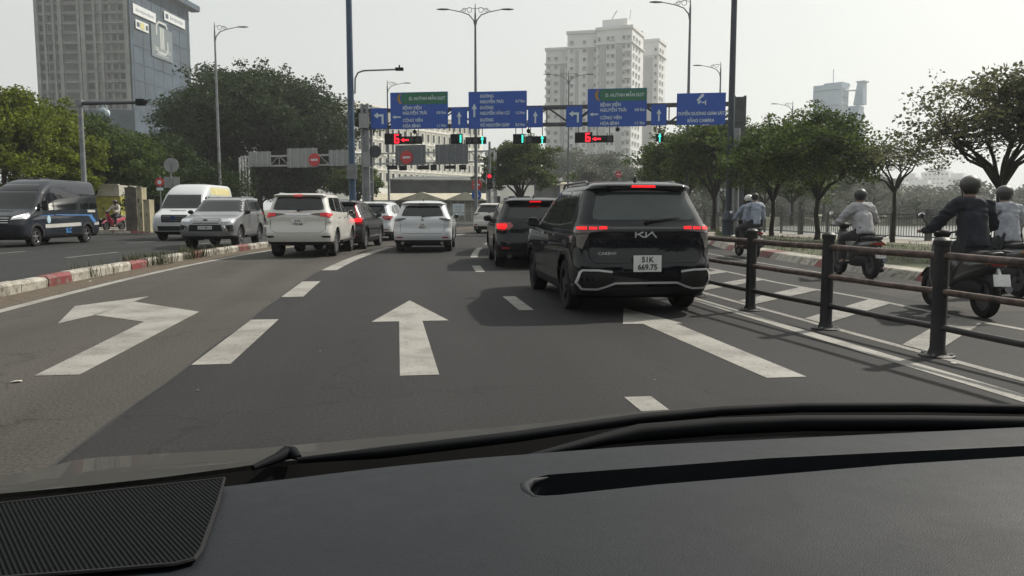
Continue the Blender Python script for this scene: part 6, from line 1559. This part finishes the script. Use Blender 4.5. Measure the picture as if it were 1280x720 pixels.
# ------------------------------------------------------------------ riders and scooters
def skin_obj(name, joints, edges, m, parent, root=0, sub=2, fold=0):
    """joints: {key: (pos, radius)}; one continuous surface grown along the edges"""
    ks = list(joints); me = bpy.data.meshes.new(name)
    me.from_pydata([joints[k][0] for k in ks], [(ks.index(a), ks.index(b_)) for a, b_ in edges], [])
    o = bpy.data.objects.new('tmp_skin', me); COL.objects.link(o)
    md = o.modifiers.new('s', 'SKIN'); md.use_smooth_shade = True
    sv = me.skin_vertices[0].data
    for i, k in enumerate(ks):
        r = joints[k][1]; sv[i].radius = (r, r) if not isinstance(r, tuple) else r; sv[i].use_root = (i == root)
    o.modifiers.new('d', 'SUBSURF').levels = sub if not fold else 3
    dg = bpy.context.evaluated_depsgraph_get(); dg.update()
    m2 = bpy.data.meshes.new_from_object(o.evaluated_get(dg)); bpy.data.objects.remove(o)
    if fold:
        nr = [v.normal.copy() for v in m2.vertices]
        for v, n_ in zip(m2.vertices, nr):
            c_ = v.co
            q = Vector((c_.x*7+c_.z*2.2, c_.y*7, c_.z*15+c_.x*5))
            v.co += n_*fold*(abs(mnoise.noise(q))*1.6-.12+.5*mnoise.noise(q*.35))
    m2.materials.clear(); m2.materials.append(m); m2.polygons.foreach_set('use_smooth', [True]*len(m2.polygons))
    return link(bpy.data.objects.new(name, m2), parent)
M_SKIN = mat('skin', (.20, .12, .085), .6, var=.08); M_HAIR = mat('black_hair', (.010, .009, .009), .6)
def cloth(name, col): return mat(name, col, .85, var=.18, scale=9, bump=.8, bscale=7)
C_TROU = cloth('dark_trousers', (.018, .019, .023)); C_SHOE = cloth('black_shoes', (.012, .012, .013))
def rider(label, loc, rz, jacket, helmet_m, seat=.80, lean=.10, helmet=True, twist=0, trousers=None, hands=(.30, .56, 1.06), visor=False, foot=(.17, .42, .32), sc_=1.0, loose=1.0, foot_r=None):
    t = thing('person', label, 'person', loc, rz); t.scale = (sc_,)*3
    H0 = seat+.10
    J = {}; E_ = []
    def j(k, p, r): J[k] = (Vector(p), r)
    j('pelvis', (0, 0, H0), .13); j('waist', (0, lean*.25, H0+.20), .12); j('chest', (0, lean*.7, H0+.40), .145); j('neck0', (0, lean, H0+.54), .075); j('neck', (0, lean+.015, H0+.61), .052)
    j('head', (0, lean+.045, H0+.70), .082); j('crown', (0, lean+.05, H0+.79), .078); j('nose', (0, lean+.15, H0+.70), .016)
    E_ += [('pelvis', 'waist'), ('waist', 'chest'), ('chest', 'neck0'), ('neck0', 'neck'), ('neck', 'head'), ('head', 'crown'), ('head', 'nose')]
    hx, hy, hz = hands
    arms = {}
    for s, n in ((-1, 'l'), (1, 'r')):
        sh = Vector((s*.19, lean*.9, H0+.50)); wr = Vector((s*hx, hy-.03, hz)); el = (sh+wr)/2+Vector((s*.09, -.05, -.10))
        j('sh'+n, sh, .062); j('el'+n, el, .036); j('wr'+n, wr, .028); j('pa'+n, wr+Vector((-s*.01, .07, .0)), .036)
        E_ += [('neck0', 'sh'+n), ('sh'+n, 'el'+n), ('el'+n, 'wr'+n), ('wr'+n, 'pa'+n)]; arms[n] = (sh, el, wr)
        for q in range(4):
            bx = s*(-.028+.019*q); b0 = wr+Vector((bx, .10, .012)); j('f%s%da' % (n, q), b0, .010); j('f%s%db' % (n, q), b0+Vector((0, .035, -.010)), .009); j('f%s%dc' % (n, q), b0+Vector((0, .035, -.040)), .008)
            E_ += [('pa'+n, 'f%s%da' % (n, q)), ('f%s%da' % (n, q), 'f%s%db' % (n, q)), ('f%s%db' % (n, q), 'f%s%dc' % (n, q))]
        j('th'+n, wr+Vector((-s*.045, .06, -.015)), .011); j('ti'+n, wr+Vector((-s*.05, .10, -.035)), .009); E_ += [('pa'+n, 'th'+n), ('th'+n, 'ti'+n)]
        fx, fy, fz = foot if (s < 0 or foot_r is None) else foot_r
        hip = Vector((s*.10, 0.02, H0-.02)); kn = Vector((s*(fx+.06), .40, seat-.02)) if fy > .1 else Vector((s*(fx-.02), .28, seat-.15)); an = Vector((s*fx, fy, fz))
        j('hip'+n, hip, .10); j('kn'+n, kn, .066); j('an'+n, an, .040); j('toe'+n, an+Vector((s*.02, .16, -.06)), .036)
        E_ += [('pelvis', 'hip'+n), ('hip'+n, 'kn'+n), ('kn'+n, 'an'+n), ('an'+n, 'toe'+n)]; J['_'+n] = None; del J['_'+n]
        arms[n+'l'] = (hip, kn, an)
    skin_obj('body', J, E_, M_SKIN, t, 0, 1)
    # jacket: torso and sleeves as one garment
    G_ = {'hem': (Vector((0, -.01, H0-.03)), .175*loose), 'w': (Vector((0, lean*.25-.01, H0+.18)), .155*loose), 'c': (Vector((0, lean*.7-.01, H0+.38)), (.185, .16)), 'n0': (Vector((0, lean, H0+.53)), .10), 'n': (Vector((0, lean+.01, H0+.595)), .066)}
    ge = [('hem', 'w'), ('w', 'c'), ('c', 'n0'), ('n0', 'n')]
    for s, n in ((-1, 'l'), (1, 'r')):
        sh, el, wr = arms[n]
        G_['s'+n] = (sh+Vector((s*.015, 0, .0)), .085*loose); G_['m'+n] = (sh.lerp(el, .55)+Vector((s*.01, 0, -.01)), .070*loose); G_['e'+n] = (el, .062*loose); G_['f'+n] = (el.lerp(wr, .6), .050*loose); G_['w'+n] = (wr+Vector((0, .005, 0)), .042)
        ge += [('n0', 's'+n), ('s'+n, 'm'+n), ('m'+n, 'e'+n), ('e'+n, 'f'+n), ('f'+n, 'w'+n)]
    skin_obj('jacket', G_, ge, jacket, t, 1, 2, .022*loose)
    T_ = {'p': (Vector((0, 0, H0-.04)), .15)}; te = []
    for s, n in ((-1, 'l'), (1, 'r')):
        hip, kn, an = arms[n+'l']
        T_['h'+n] = (hip+Vector((s*.02, .0, 0)), .115); T_['t'+n] = (hip.lerp(kn, .5), .098); T_['k'+n] = (kn, .078); T_['c'+n] = (kn.lerp(an, .5)+Vector((0, -.02, 0)), .066); T_['a'+n] = (an, .056)
        te += [('p', 'h'+n), ('h'+n, 't'+n), ('t'+n, 'k'+n), ('k'+n, 'c'+n), ('c'+n, 'a'+n)]
        skin_obj('shoe', {'a': (an+Vector((0, -.05, -.055)), .042), 'b': (an+Vector((s*.01, .07, -.07)), .045), 'c': (an+Vector((s*.02, .17, -.08)), .036)}, [('a', 'b'), ('b', 'c')], C_SHOE, t, 0, 1)
    skin_obj('trousers', T_, te, trousers or C_TROU, t, 0, 2, .015)
    hc = Vector((0, lean+.04, H0+.755))
    b = MB()
    if helmet:
        prof = [(.122*sin(a), .114*cos(a)+.008) for a in [pi*.66*k/11 for k in range(12)]][::-1]
        vs = MB(); vs.lathe([(r, h) for r, h in prof], hc, 'z', 24)
        vs.v = [(x, hc.y+(y-hc.y)*1.14, z) for x, y, z in vs.v]
        vs.lathe([(.100, -.058), (.108, -.056), (.109, -.044), (.102, -.042)], hc, 'z', 24, cap=False)
        h_ = vs.build('helmet', helmet_m, t)
        q = MB(); q.prism([hc+Vector((x, y, -.01)) for x, y in ((-.09, .11), (.09, .11), (.07, .20), (-.07, .20))], (0, 0, .012)); q.build('helmet_peak', helmet_m, h_)
        q = MB(); q.tube([hc+Vector((-.11, 0, -.03)), hc+Vector((-.08, .02, -.14)), hc+Vector((0, .05, -.185)), hc+Vector((.08, .02, -.14)), hc+Vector((.11, 0, -.03))], .008, 5); q.build('chin_strap', M_BLACKP, h_)
        b.sphere(hc+Vector((0, -.015, -.045)), .098, 14, sc=(1, 1, 1.0))
    else:
        b.sphere(hc+Vector((0, -.012, -.01)), .112, 16, sc=(.92, 1, 1.0))
    b.build('hair', M_HAIR, t)
    f_ = MB()
    for s in (-1, 1): f_.sphere(hc+Vector((s*.034, .098, -.055)), .012, 8)
    f_.build('eyes', M_HAIR, t)
    f_ = MB(); f_.box(hc+Vector((0, .10, -.125)), (.045, .012, .01)); f_.build('mouth', mat('lips', (.28, .09, .08), .5), t)
    for s in (-1, 1):
        e_ = MB(); e_.sphere(hc+Vector((s*.086, -.0, -.065)), .026, 8, sc=(.4, .8, 1.2)); e_.build('ear', M_SKIN, t)
    return t
def scooter(label, loc, rz, col, plate=None, lit=True, big=False, stretch=1.0):
    t = thing('scooter', label, 'motor scooter', loc, rz)
    pm = paint('scooter_'+label[:14].replace(' ', '_'), col, .3)
    WB = 1.26; r = .27
    def rr(y, zc, hw, hh, n=14, e=.7): return [Vector((hw*math.copysign(abs(cos(a))**e, cos(a)), y, zc+hh*math.copysign(abs(sin(a))**e, sin(a)))) for a in [2*pi*k/n for k in range(n)]]
    for y in (-.33, -.33+WB):
        b = MB(); b.lathe([(r*.68, -.05), (r*.93, -.055), (r, -.02), (r, .02), (r*.93, .055), (r*.68, .05), (r*.64, 0), (r*.68, -.05)], (0, y, r), 'x', 28); w_ = b.build('wheel', M_TYRE, t)
        b = MB(); b.lathe([(r*.68, -.03), (r*.62, -.03), (r*.62, .03), (r*.68, .03)], (0, y, r), 'x', 24); b.lathe([(.05, -.08), (.05, .08)], (0, y, r), 'x', 12)
        for k in range(5): b.box((0, y+cos(k*1.2566)*r*.35, r+sin(k*1.2566)*r*.35), (.03, r*.62, .03), Matrix.Rotation(k*1.2566, 3, 'X'))
        b.build('rim', M_RIMD, w_)
    b = MB(); b.loft([rr(-.62, .72, .05, .04), rr(-.58, .70, .10, .07), rr(-.40, .66, .15, .11), rr(-.12, .62, .17, .15), rr(.12, .56, .16, .17), rr(.28, .48, .13, .16), rr(.36, .40, .11, .10)]); b.build('tail_body', pm, t)
    b = MB(); b.loft([rr(-.35, .34, .07, .08), rr(-.2, .36, .12, .12), rr(.1, .34, .13, .12), rr(.3, .28, .12, .06)]); b.build('engine', M_BLACKP, t)
    b = MB(); b.prism([(-.17, .30, .26), (.17, .30, .26), (.19, .62, .27), (-.19, .62, .27)], (0, 0, .05)); b.build('footboard', M_BLACKP, t, smooth=False)
    b = MB(); b.loft([rr(.60, .30, .20, .03), rr(.66, .46, .21, .14), rr(.74, .66, .17, .18), rr(.80, .86, .12, .10), rr(.83, .95, .07, .05)]); b.build('front_shield', pm, t)
    b = MB(); b.loft([rr(-.60, .80, .07, .03), rr(-.45, .80, .13, .045), rr(-.1, .79, .145, .045), rr(.16, .76, .12, .04), rr(.24, .74, .05, .03)]); b.build('seat', mat('seat_vinyl', (.012, .012, .013), .5, bump=.2), t)
    b = MB(); b.tube([(0, .93, .27), (0, .86, .62), (0, .77, 1.0)], [.035, .03, .03], 8); 
    for s in (-1, 1): b.tube([(s*.065, .93, .27), (s*.065, .86, .58)], .022, 6)
    b.build('fork', M_RIMD, t)
    b = MB(); b.tube([(-.34, .60, 1.06), (-.24, .68, 1.07), (0, .75, 1.02), (.24, .68, 1.07), (.34, .60, 1.06)], .014, 8); b.sphere((0, .78, 1.02), .10, 12, sc=(1.2, .8, .7)); b.build('handlebar', M_BLACKP, t)
    for s in (-1, 1):
        b = MB(); b.tube([(s*.24, .68, 1.07), (s*.28, .66, 1.17), (s*.36, .62, 1.24)], .007, 6); b.sphere((s*.38, .62, 1.27), .06, 12, sc=(1, .25, .75)); m_ = b.build('mirror', M_BLACKP, t)
        b = MB(); b.sphere((s*.38, .607, 1.27), .052, 12, sc=(1, .12, .75)); b.build('mirror_glass', M_CHROME, m_)
    for y, m_ in ((.93, pm), (-.33, M_BLACKP)):
        b = MB(); a0, a1 = (.15*pi, .95*pi) if y > 0 else (.2*pi, .85*pi); ring_ = []
        for k in range(9):
            a = a0+(a1-a0)*k/8; c_ = Vector((0, y+cos(a)*(r+.035), r+sin(a)*(r+.035))); nrm = Vector((0, cos(a), sin(a)))
            ring_.append([c_+Vector((-.07, 0, 0))-nrm*.02, c_+Vector((-.04, 0, 0))+nrm*.012, c_+Vector((.04, 0, 0))+nrm*.012, c_+Vector((.07, 0, 0))-nrm*.02])
        b.loft(ring_); b.build('mudguard', m_, t)
    b = MB(); b.box((0, -.605, .70), (.18, .05, .05)); b.build('tail_light', M_BRAKE if lit else M_REDL, t)
    for s in (-1, 1): b = MB(); b.sphere((s*.13, -.56, .70), .03, 10, sc=(1.2, 1, .7)); b.build('indicator', mat('indicator_lens', (.30, .12, .03), .2), t)
    b = MB(); b.tube([(0, -.55, .66), (0, -.66, .50)], .02, 6); b.box((0, -.665, .50), (.20, .008, .145), Matrix.Rotation(radians(-15), 3, 'X')); pl_ = b.build('number_plate', M_PLATE, t, smooth=False)
    if plate:
        for i, s_ in enumerate(plate): text(s_, .062, Matrix.Translation((0, -.674-.002, .53-.062*i)) @ Matrix.Rotation(radians(90-15), 4, 'X'), M_PTEXT, pl_)
    b = MB(); b.tube([(.16, .05, .30), (.17, -.2, .30), (.175, -.52, .38)], [.02, .045, .05], 10); b.build('exhaust', M_RIMD, t)
    b = MB(); b.tube([(-.13, -.3, .80), (-.14, -.58, .84), (0, -.66, .86), (.14, -.58, .84), (.13, -.3, .80)], .012, 6); b.build('grab_rail', M_RIMD, t)
    return t
C_NAVY = cloth('navy_rain_jacket', (.008, .010, .018)); C_WHITE = cloth('white_jacket', (.33, .33, .345)); C_PALEB = cloth('pale_blue_shirt', (.28, .32, .39)); C_GREYB = cloth('grey_blue_jacket', (.22, .26, .32)); C_LGREY = cloth('light_grey_shirt', (.30, .32, .36))
H_DARK = paint('helmet_dark', (.012, .014, .016), .5, coat=.25, dust=.2); H_WHITE = paint('helmet_white', (.5, .5, .48), .3); H_BROWN = paint('helmet_brown_grey', (.035, .033, .031), .5, coat=.3, dust=.2)
# 1: two on one scooter
g = G(938, 322); rz = -head(19)-.02
scooter('dark scooter carrying two riders, farthest along the motorcycle lane', (g.x, g.y, 0), rz, (.02, .02, .022), ('59C1', '307.44'), False)
M3 = Matrix.Rotation(rz, 3, 'Z')
def off(g, v): w_ = M3 @ Vector(v); return (g.x+w_.x, g.y+w_.y, 0)
rider('person in a grey-blue jacket and white helmet steering the scooter with two riders', off(g, (0, .10, 0)), rz, C_GREYB, H_WHITE, seat=.80, lean=.12, hands=(.30, .50, 1.06))
rider('person with bare black hair and pale blue shirt, passenger behind the white helmet', off(g, (0, -.30, 0)), rz, C_PALEB, H_DARK, seat=.86, lean=.05, helmet=False, hands=(.17, .32, .92), foot=(.20, .22, .36), sc_=1.0)
# 2: white jacket
g = G(1077, 347); rz = -.06; M3 = Matrix.Rotation(rz, 3, 'Z')
scooter('dark scooter under the rider in the white jacket, between two railing posts', (g.x, g.y, 0), rz, (.03, .03, .032), ('59X2', '618.05'), False)
rider('person in a loose white jacket and dark helmet riding with one foot held out', off(g, (0, 0, 0)), rz, C_WHITE, H_DARK, seat=.79, lean=.14, hands=(.36, .52, 1.04), foot=(.18, .38, .33), foot_r=(.42, .02, .20), loose=1.3)
# 3: navy jacket, near
g = G(1222, 397); g = D(1219, 262, 10.2); g.z = 0; rz = -.16; M3 = Matrix.Rotation(rz, 3, 'Z')
scooter('large dark scooter nearest to the camera, behind the right railing post', (g.x, g.y, 0), rz, (.012, .012, .014), None, False)
rider('person in a navy rain jacket and grey-brown helmet on the nearest scooter', off(g, (0, 0, 0)), rz, C_NAVY, H_BROWN, seat=.78, lean=.10, hands=(.36, .54, 1.04), foot=(.20, .40, .32), loose=1.22, sc_=1.02)
# 4: pale grey shirt at the edge
g = D(1262, 262, 12.6); g.z = 0; rz = -.10; M3 = Matrix.Rotation(rz, 3, 'Z')
scooter('red-tailed scooter cut off by the right edge, beyond the navy-jacketed rider', (g.x, g.y, 0), rz, (.05, .05, .055), ('59T1', '522.70'), True)
rider('person in a light grey shirt at the right edge, beyond the navy jacket', off(g, (0, 0, 0)), rz, C_LGREY, H_BROWN, seat=.76, lean=.10, hands=(.32, .54, 1.02), loose=1.15)
# small red motorbike and person by the cabinets
g = D(146, 262, 46); g.z = .16; rz = radians(160); M3 = Matrix.Rotation(rz, 3, 'Z')
scooter('red scooter standing on the pavement between the dark van and the brown cabinet', (g.x, g.y, .16), rz, (.35, .02, .05), None, False)
p = off(g, (0, 0, 0)); rider('person in a pale shirt sitting on the parked red scooter by the cabinets', (p[0], p[1], .16), rz, cloth('cream_shirt', (.4, .38, .33)), H_DARK, seat=.78, lean=.08)

# ------------------------------------------------------------------ the car the picture is taken from
own = thing('car', 'interior of the camera car: dark dashboard, windscreen base and wiper along the bottom', 'car', (.38, 0, 0))
OX = Vector((.38, 0, 0))
def L(v): return Vector(v)-OX
m, nt, bs = new_mat('dashboard_grain')
o_, tc, nz_ = noise_col(nt, (.0105, .0125, .0160), (.0145, .0170, .0215), 60, 6, .2, .8, rough=.8)
nt.links.new(o_, bs.inputs['Base Color']); bs.inputs['Roughness'].default_value = .6; bs.inputs['Specular IOR Level'].default_value = .2
n5 = N(nt, 'ShaderNodeTexNoise'); n5.inputs['Scale'].default_value = 9; n5.inputs['Detail'].default_value = 8; n5.inputs['Roughness'].default_value = .75; nt.links.new(tc.outputs['Object'], n5.inputs['Vector'])
r5 = N(nt, 'ShaderNodeMapRange'); r5.inputs[1].default_value = .35; r5.inputs[2].default_value = .65; r5.inputs[3].default_value = .54; r5.inputs[4].default_value = .66; nt.links.new(n5.outputs['Fac'], r5.inputs[0]); nt.links.new(r5.outputs[0], bs.inputs['Roughness'])
vo = N(nt, 'ShaderNodeTexVoronoi'); vo.inputs['Scale'].default_value = 560; nt.links.new(tc.outputs['Object'], vo.inputs['Vector'])
bp = N(nt, 'ShaderNodeBump'); bp.inputs['Strength'].default_value = .3; bp.inputs['Distance'].default_value = .0007; nt.links.new(vo.outputs['Distance'], bp.inputs['Height']); nt.links.new(bp.outputs['Normal'], bs.inputs['Normal'])
M_DASH = m
m, nt, bs = new_mat('ribbed_speaker_cloth')
tc = N(nt, 'ShaderNodeTexCoord'); mp = N(nt, 'ShaderNodeMapping'); mp.inputs['Rotation'].default_value = (0, 0, radians(-31))
wv_ = N(nt, 'ShaderNodeTexWave', wave_type='BANDS', bands_direction='X'); wv_.inputs['Scale'].default_value = 78; wv_.inputs['Distortion'].default_value = .15
nt.links.new(tc.outputs['Object'], mp.inputs[0]); nt.links.new(mp.outputs[0], wv_.inputs['Vector'])
cr = N(nt, 'ShaderNodeValToRGB'); cr.color_ramp.elements[0].color = (.001, .0015, .002, 1); cr.color_ramp.elements[1].color = (.0075, .009, .0105, 1); cr.color_ramp.elements[0].position = .35; cr.color_ramp.elements[1].position = .7
nt.links.new(wv_.outputs['Fac'], cr.inputs[0]); nt.links.new(cr.outputs[0], bs.inputs['Base Color']); bs.inputs['Roughness'].default_value = .85; bs.inputs['Specular IOR Level'].default_value = .1
bp = N(nt, 'ShaderNodeBump'); bp.inputs['Strength'].default_value = .8; bp.inputs['Distance'].default_value = .002; nt.links.new(wv_.outputs['Fac'], bp.inputs['Height']); nt.links.new(bp.outputs['Normal'], bs.inputs['Normal'])
M_GRILLE = m
ZD = 1.03
def edge(pts, z): return [G(px, py, z) for px, py in pts]
def interp(pts, x):
    for (a, c), (d_, e) in zip(pts[:-1], pts[1:]):
        if x <= d_: return c+(e-c)*(x-a)/(d_-a)
    (a, c), (d_, e) = pts[-2:]; return c+(e-c)*(x-a)/(d_-a)
far_e = [(-260, 668), (0, 640), (300, 606), (480, 584), (590, 573), (800, 557), (960, 549), (1280, 534), (1500, 526)]
# dashboard top: sheet from the windscreen edge towards the camera, gently crowned
b = MB(); rows = 26; cols = 70; vs = []
for i in range(cols+1):
    px = -260+1760*i/cols; P0 = G(px, interp(far_e, px), ZD)
    dr = Vector((P0.x, P0.y, 0)).normalized()
    kx_ = .30+.66*min(1, max(0, abs(px-600)/820))**1.5
    near = Vector((P0.x*kx_+.04, P0.y*.26, 0))
    for j_ in range(rows+1):
        t_ = j_/rows; p = Vector((P0.x, P0.y, 0)).lerp(near, t_)
        z_ = ZD+.006*sin(min(1, t_*2.2)*pi)-.10*max(0, t_-.62)**1.5
        vs.append(L((p.x, p.y, z_)))
b.add(vs, [(i*(rows+1)+j_, i*(rows+1)+j_+1, (i+1)*(rows+1)+j_+1, (i+1)*(rows+1)+j_) for i in range(cols) for j_ in range(rows)])
n0 = len(b.v)
rim_ = [i*(rows+1) for i in range(cols+1)]
b.v += [(b.v[i][0], b.v[i][1], b.v[i][2]-.16) for i in range(n0)]
# close the sheet into a solid slab
b.f += [tuple(n0+k for k in f[::-1]) for f in b.f[:cols*rows]]; b.m += [0]*(cols*rows)
loop = [i*(rows+1) for i in range(cols+1)]+[cols*(rows+1)+j_ for j_ in range(1, rows+1)]+[i*(rows+1)+rows for i in range(cols-1, -1, -1)]+[j_ for j_ in range(rows-1, 0, -1)]
for k in range(len(loop)): a, c_ = loop[k], loop[(k+1) % len(loop)]; b.f.append((a, c_, c_+n0, a+n0)); b.m.append(0)
do = b.build('tmp_dash', M_DASH)
sl = [(657, 619), (655, 611), (664, 603), (685, 598), (820, 588), (960, 577), (1120, 569), (1290, 561), (1480, 553), (1480, 566), (1290, 575), (1120, 586), (960, 600), (820, 612), (700, 625), (668, 627)]
cut = MB(); cut.prism([L(G(px, py, ZD))+Vector((0, 0, -.06)) for px, py in sl], (0, 0, .2)); co = cut.build('tmp_slot', M_WELL)
md = do.modifiers.new('b', 'BOOLEAN'); md.object = co; md.operation = 'DIFFERENCE'; md.solver = 'EXACT'
bv = do.modifiers.new('v', 'BEVEL'); bv.width = .007; bv.segments = 3; bv.limit_method = 'ANGLE'; bv.angle_limit = radians(50)
dg = bpy.context.evaluated_depsgraph_get(); dg.update(); me = bpy.data.meshes.new_from_object(do.evaluated_get(dg)); bpy.data.objects.remove(do); bpy.data.objects.remove(co)
me.polygons.foreach_set('use_smooth', [True]*len(me.polygons)); me.set_sharp_from_angle(angle=radians(40))
dash = link(bpy.data.objects.new('dashboard', me), own)
b = MB(); pc = [L(G(px, py, ZD)) for px, py in sl]
b.prism([p+Vector((0, 0, -.055)) for p in pc], (0, 0, .012))
for k in range(26):
    a = k/25; p0 = pc[1].lerp(pc[8], a); p1 = pc[0].lerp(pc[9], a); mid = (p0+p1)/2; b.box(mid+Vector((0, 0, -.035)), (.003, (p0-p1).length*.8, .03))
b.build('defroster_vent', M_WELL, dash, smooth=False)
b = MB(); q = [p+Vector((0, 0, .001)) for p in [pc[13], pc[14], pc[15], pc[0], pc[1], pc[2], pc[3]]]; b.tube(q, [.001, .003, .006, .007, .007, .005, .001], 12); b.build('vent_lip', M_DASH, dash)
gp = [(-240, 668), (-20, 644), (150, 624), (281, 609), (272, 642), (252, 700), (243, 713), (220, 719), (120, 728), (-60, 742), (-200, 760)]
b = MB(); zz = Vector((0, 0, .009)); b.prism([L(G(px, py, ZD))+zz for px, py in gp], (0, 0, .002)); b.build('speaker_grille', M_GRILLE, dash, smooth=False)
b = MB(); b.tube([L(G(px, py, ZD))+Vector((0, 0, .010)) for px, py in gp+[gp[0]]], .0022, 6, cap=False); b.build('speaker_trim', M_BLACKP, dash)
# cowl, frit band, wiper and bonnet beyond the glass
top_e = [(-260, 640), (0, 612), (100, 603), (200, 592), (300, 578.5), (335, 573), (480, 561), (640, 541), (800, 518), (900, 508), (1000, 504), (1150, 503), (1290, 506), (1500, 512)]
b = MB(); vs = []
for i in range(61):
    px = -260+1760*i/60; p0 = G(px, interp(far_e, px), ZD); p1 = G(px, interp(top_e, px), 1.0)
    q = p0+Vector((0, 0, -.004))
    vs += [L(q), L(p0.lerp(p1, .5)-Vector((0, 0, .05))), L(p1-Vector((0, 0, .012)))]
b.add(vs, [(i*3+k, i*3+k+1, (i+1)*3+k+1, (i+1)*3+k) for i in range(60) for k in range(2)])
b.build('cowl_panel', M_WELL, own)
M_WIP = mat('wiper_black', (.003, .004, .006), .75, var=.2, spec=.12)
b = MB(); wp = [(372, 572), (480, 562), (640, 543), (800, 520), (900, 510.5), (1000, 506), (1150, 505.5), (1300, 508.5), (1480, 514)]
q = [L(G(px, py+3.5, 1.012)) for px, py in wp]; b.tube(q, [.004]+[.0085]*7+[.006], 10)
wip = b.build('wiper', M_WIP, own)
b = MB(); q = [L(G(px, py+17, 1.0)) for px, py in ((640, 560), (760, 531), (800, 524), (900, 516), (1000, 512), (1150, 512), (1300, 514), (1450, 518))]; b.tube(q, [.004, .010, .014, .014, .013, .013, .013, .013], 10); b.build('wiper_arm', M_WIP, wip)
b = MB(); q = [L(G(px, py, 1.006)) for px, py in ((316, 585), (345, 573), (358, 566), (366, 566), (374, 572))]; b.tube(q, [.004, .007, .010, .009, .004], 10); b.build('washer_nozzle', M_WIP, wip)
# bonnet: only its rear edge shows
M_BONNET = paint('bonnet_silver_beige', (.028, .0275, .025), .6, 0, coat=.15, spec=.15)
hood_e = [(-260, 622), (0, 596), (60, 584), (100, 573), (200, 567), (330, 560), (480, 546), (640, 532.5), (800, 514), (900, 508.5), (1050, 510), (1290, 520), (1500, 530)]
b = MB(); vs = []
for i in range(61):
    px = -260+1760*i/60
    p1 = G(px, interp(top_e, px)+5, .985); p2 = G(px, interp(hood_e, px), .975); d_ = Vector((p2.x-p1.x*.2, p2.y, 0)).normalized()
    if (p2-p1).length < .02 or p2.y < p1.y: p2 = p1+Vector((0, .02, -.006))
    p3 = p2+Vector((.0, .12, -.06)); p4 = p2+Vector((0, .5, -.28)); p5 = p2+Vector((0, .9, -.62))
    vs += [L(p1), L(p2), L(p3), L(p4), L(p5)]
b.add(vs, [(i*5+k, i*5+k+1, (i+1)*5+k+1, (i+1)*5+k) for i in range(60) for k in range(4)])
b.build('bonnet', M_BONNET, own)
# windscreen glass: clear pane that really stands between dashboard and roof
m, nt, bs = new_mat('windscreen_glass')
nt.nodes.remove(bs); tr = N(nt, 'ShaderNodeBsdfTransparent'); tr.inputs[0].default_value = (.95, .965, .955, 1); gl = N(nt, 'ShaderNodeBsdfGlossy'); gl.inputs['Roughness'].default_value = .01; gl.inputs[0].default_value = (.9, .9, .9, 1)
lw = N(nt, 'ShaderNodeLayerWeight'); pw = N(nt, 'ShaderNodeMath', operation='POWER'); pw.inputs[1].default_value = 5; nt.links.new(lw.outputs['Facing'], pw.inputs[0])
fr = N(nt, 'ShaderNodeMath', operation='MULTIPLY_ADD'); fr.inputs[1].default_value = .3; fr.inputs[2].default_value = .03; nt.links.new(pw.outputs[0], fr.inputs[0]); mx = N(nt, 'ShaderNodeMixShader')
nt.links.new(fr.outputs[0], mx.inputs[0]); nt.links.new(tr.outputs[0], mx.inputs[1]); nt.links.new(gl.outputs[0], mx.inputs[2]); nt.links.new(mx.outputs[0], nt.nodes['Material Output'].inputs['Surface'])
b = MB(); vs = []; nr = 8
for i in range(41):
    a = i/40; px = -140+1560*a; p0 = G(px, interp(far_e, px)-9, ZD-.005)
    x1 = -.27+1.22*a; p1 = Vector((x1+.02, .42+.10*sin(a*pi), 1.56))
    for k in range(nr+1):
        t_ = k/nr; p = p0.lerp(p1, t_); p.z += .035*sin(pi*t_); p.y += .03*sin(pi*t_); vs.append(L(p))
b.add(vs, [(i*(nr+1)+k, i*(nr+1)+k+1, (i+1)*(nr+1)+k+1, (i+1)*(nr+1)+k) for i in range(40) for k in range(nr)])
ws = b.build('windscreen', m, own)
# roof, pillars, doors and rear wall of the cabin (shade the dashboard as a real cabin does)
M_LINER = mat('roof_liner', (.16, .155, .15), .9); M_TRIM = mat('cabin_trim', (.03, .03, .032), .7)
b = MB(); b.loft([[L(v) for v in ((-.46, y, z), (-.30, y, z+.05), (.38, y, z+.075), (1.06, y, z+.05), (1.22, y, z), (1.06, y, z+.02), (.38, y, z+.045), (-.30, y, z+.02))] for y, z in ((.44, 1.54), (.1, 1.58), (-.6, 1.60), (-1.6, 1.56), (-2.1, 1.46))]); b.build('roof', M_LINER, own)
for s, xb, xt in ((-1, -.56, -.33), (1, 1.32, 1.09)):
    b = MB(); b.tube([L((xb, .95, .98)), L(((xb+xt)/2, .72, 1.3)), L((xt, .42, 1.57))], .035, 8); b.build('pillar', M_TRIM, own)
    b = MB(); b.prism([L((xb, y, z)) for y, z in ((1.0, .25), (1.0, .98), (-.6, 1.0), (-2.2, 1.0), (-2.2, .25))], (.04*s, 0, 0)); b.tube([L((xb, -.35, .98)), L((xt, -.3, 1.6))], .04, 6); b.build('door', M_TRIM, own, smooth=False)
b = MB(); b.box(L((.38, -2.15, .85)), (1.7, .06, 1.2)); b.build('tailgate', M_TRIM, own, smooth=False)
b = MB(); b.box(L((.38, -.6, .25)), (1.7, 3.2, .06)); b.build('cabin_floor', M_TRIM, own, smooth=False)
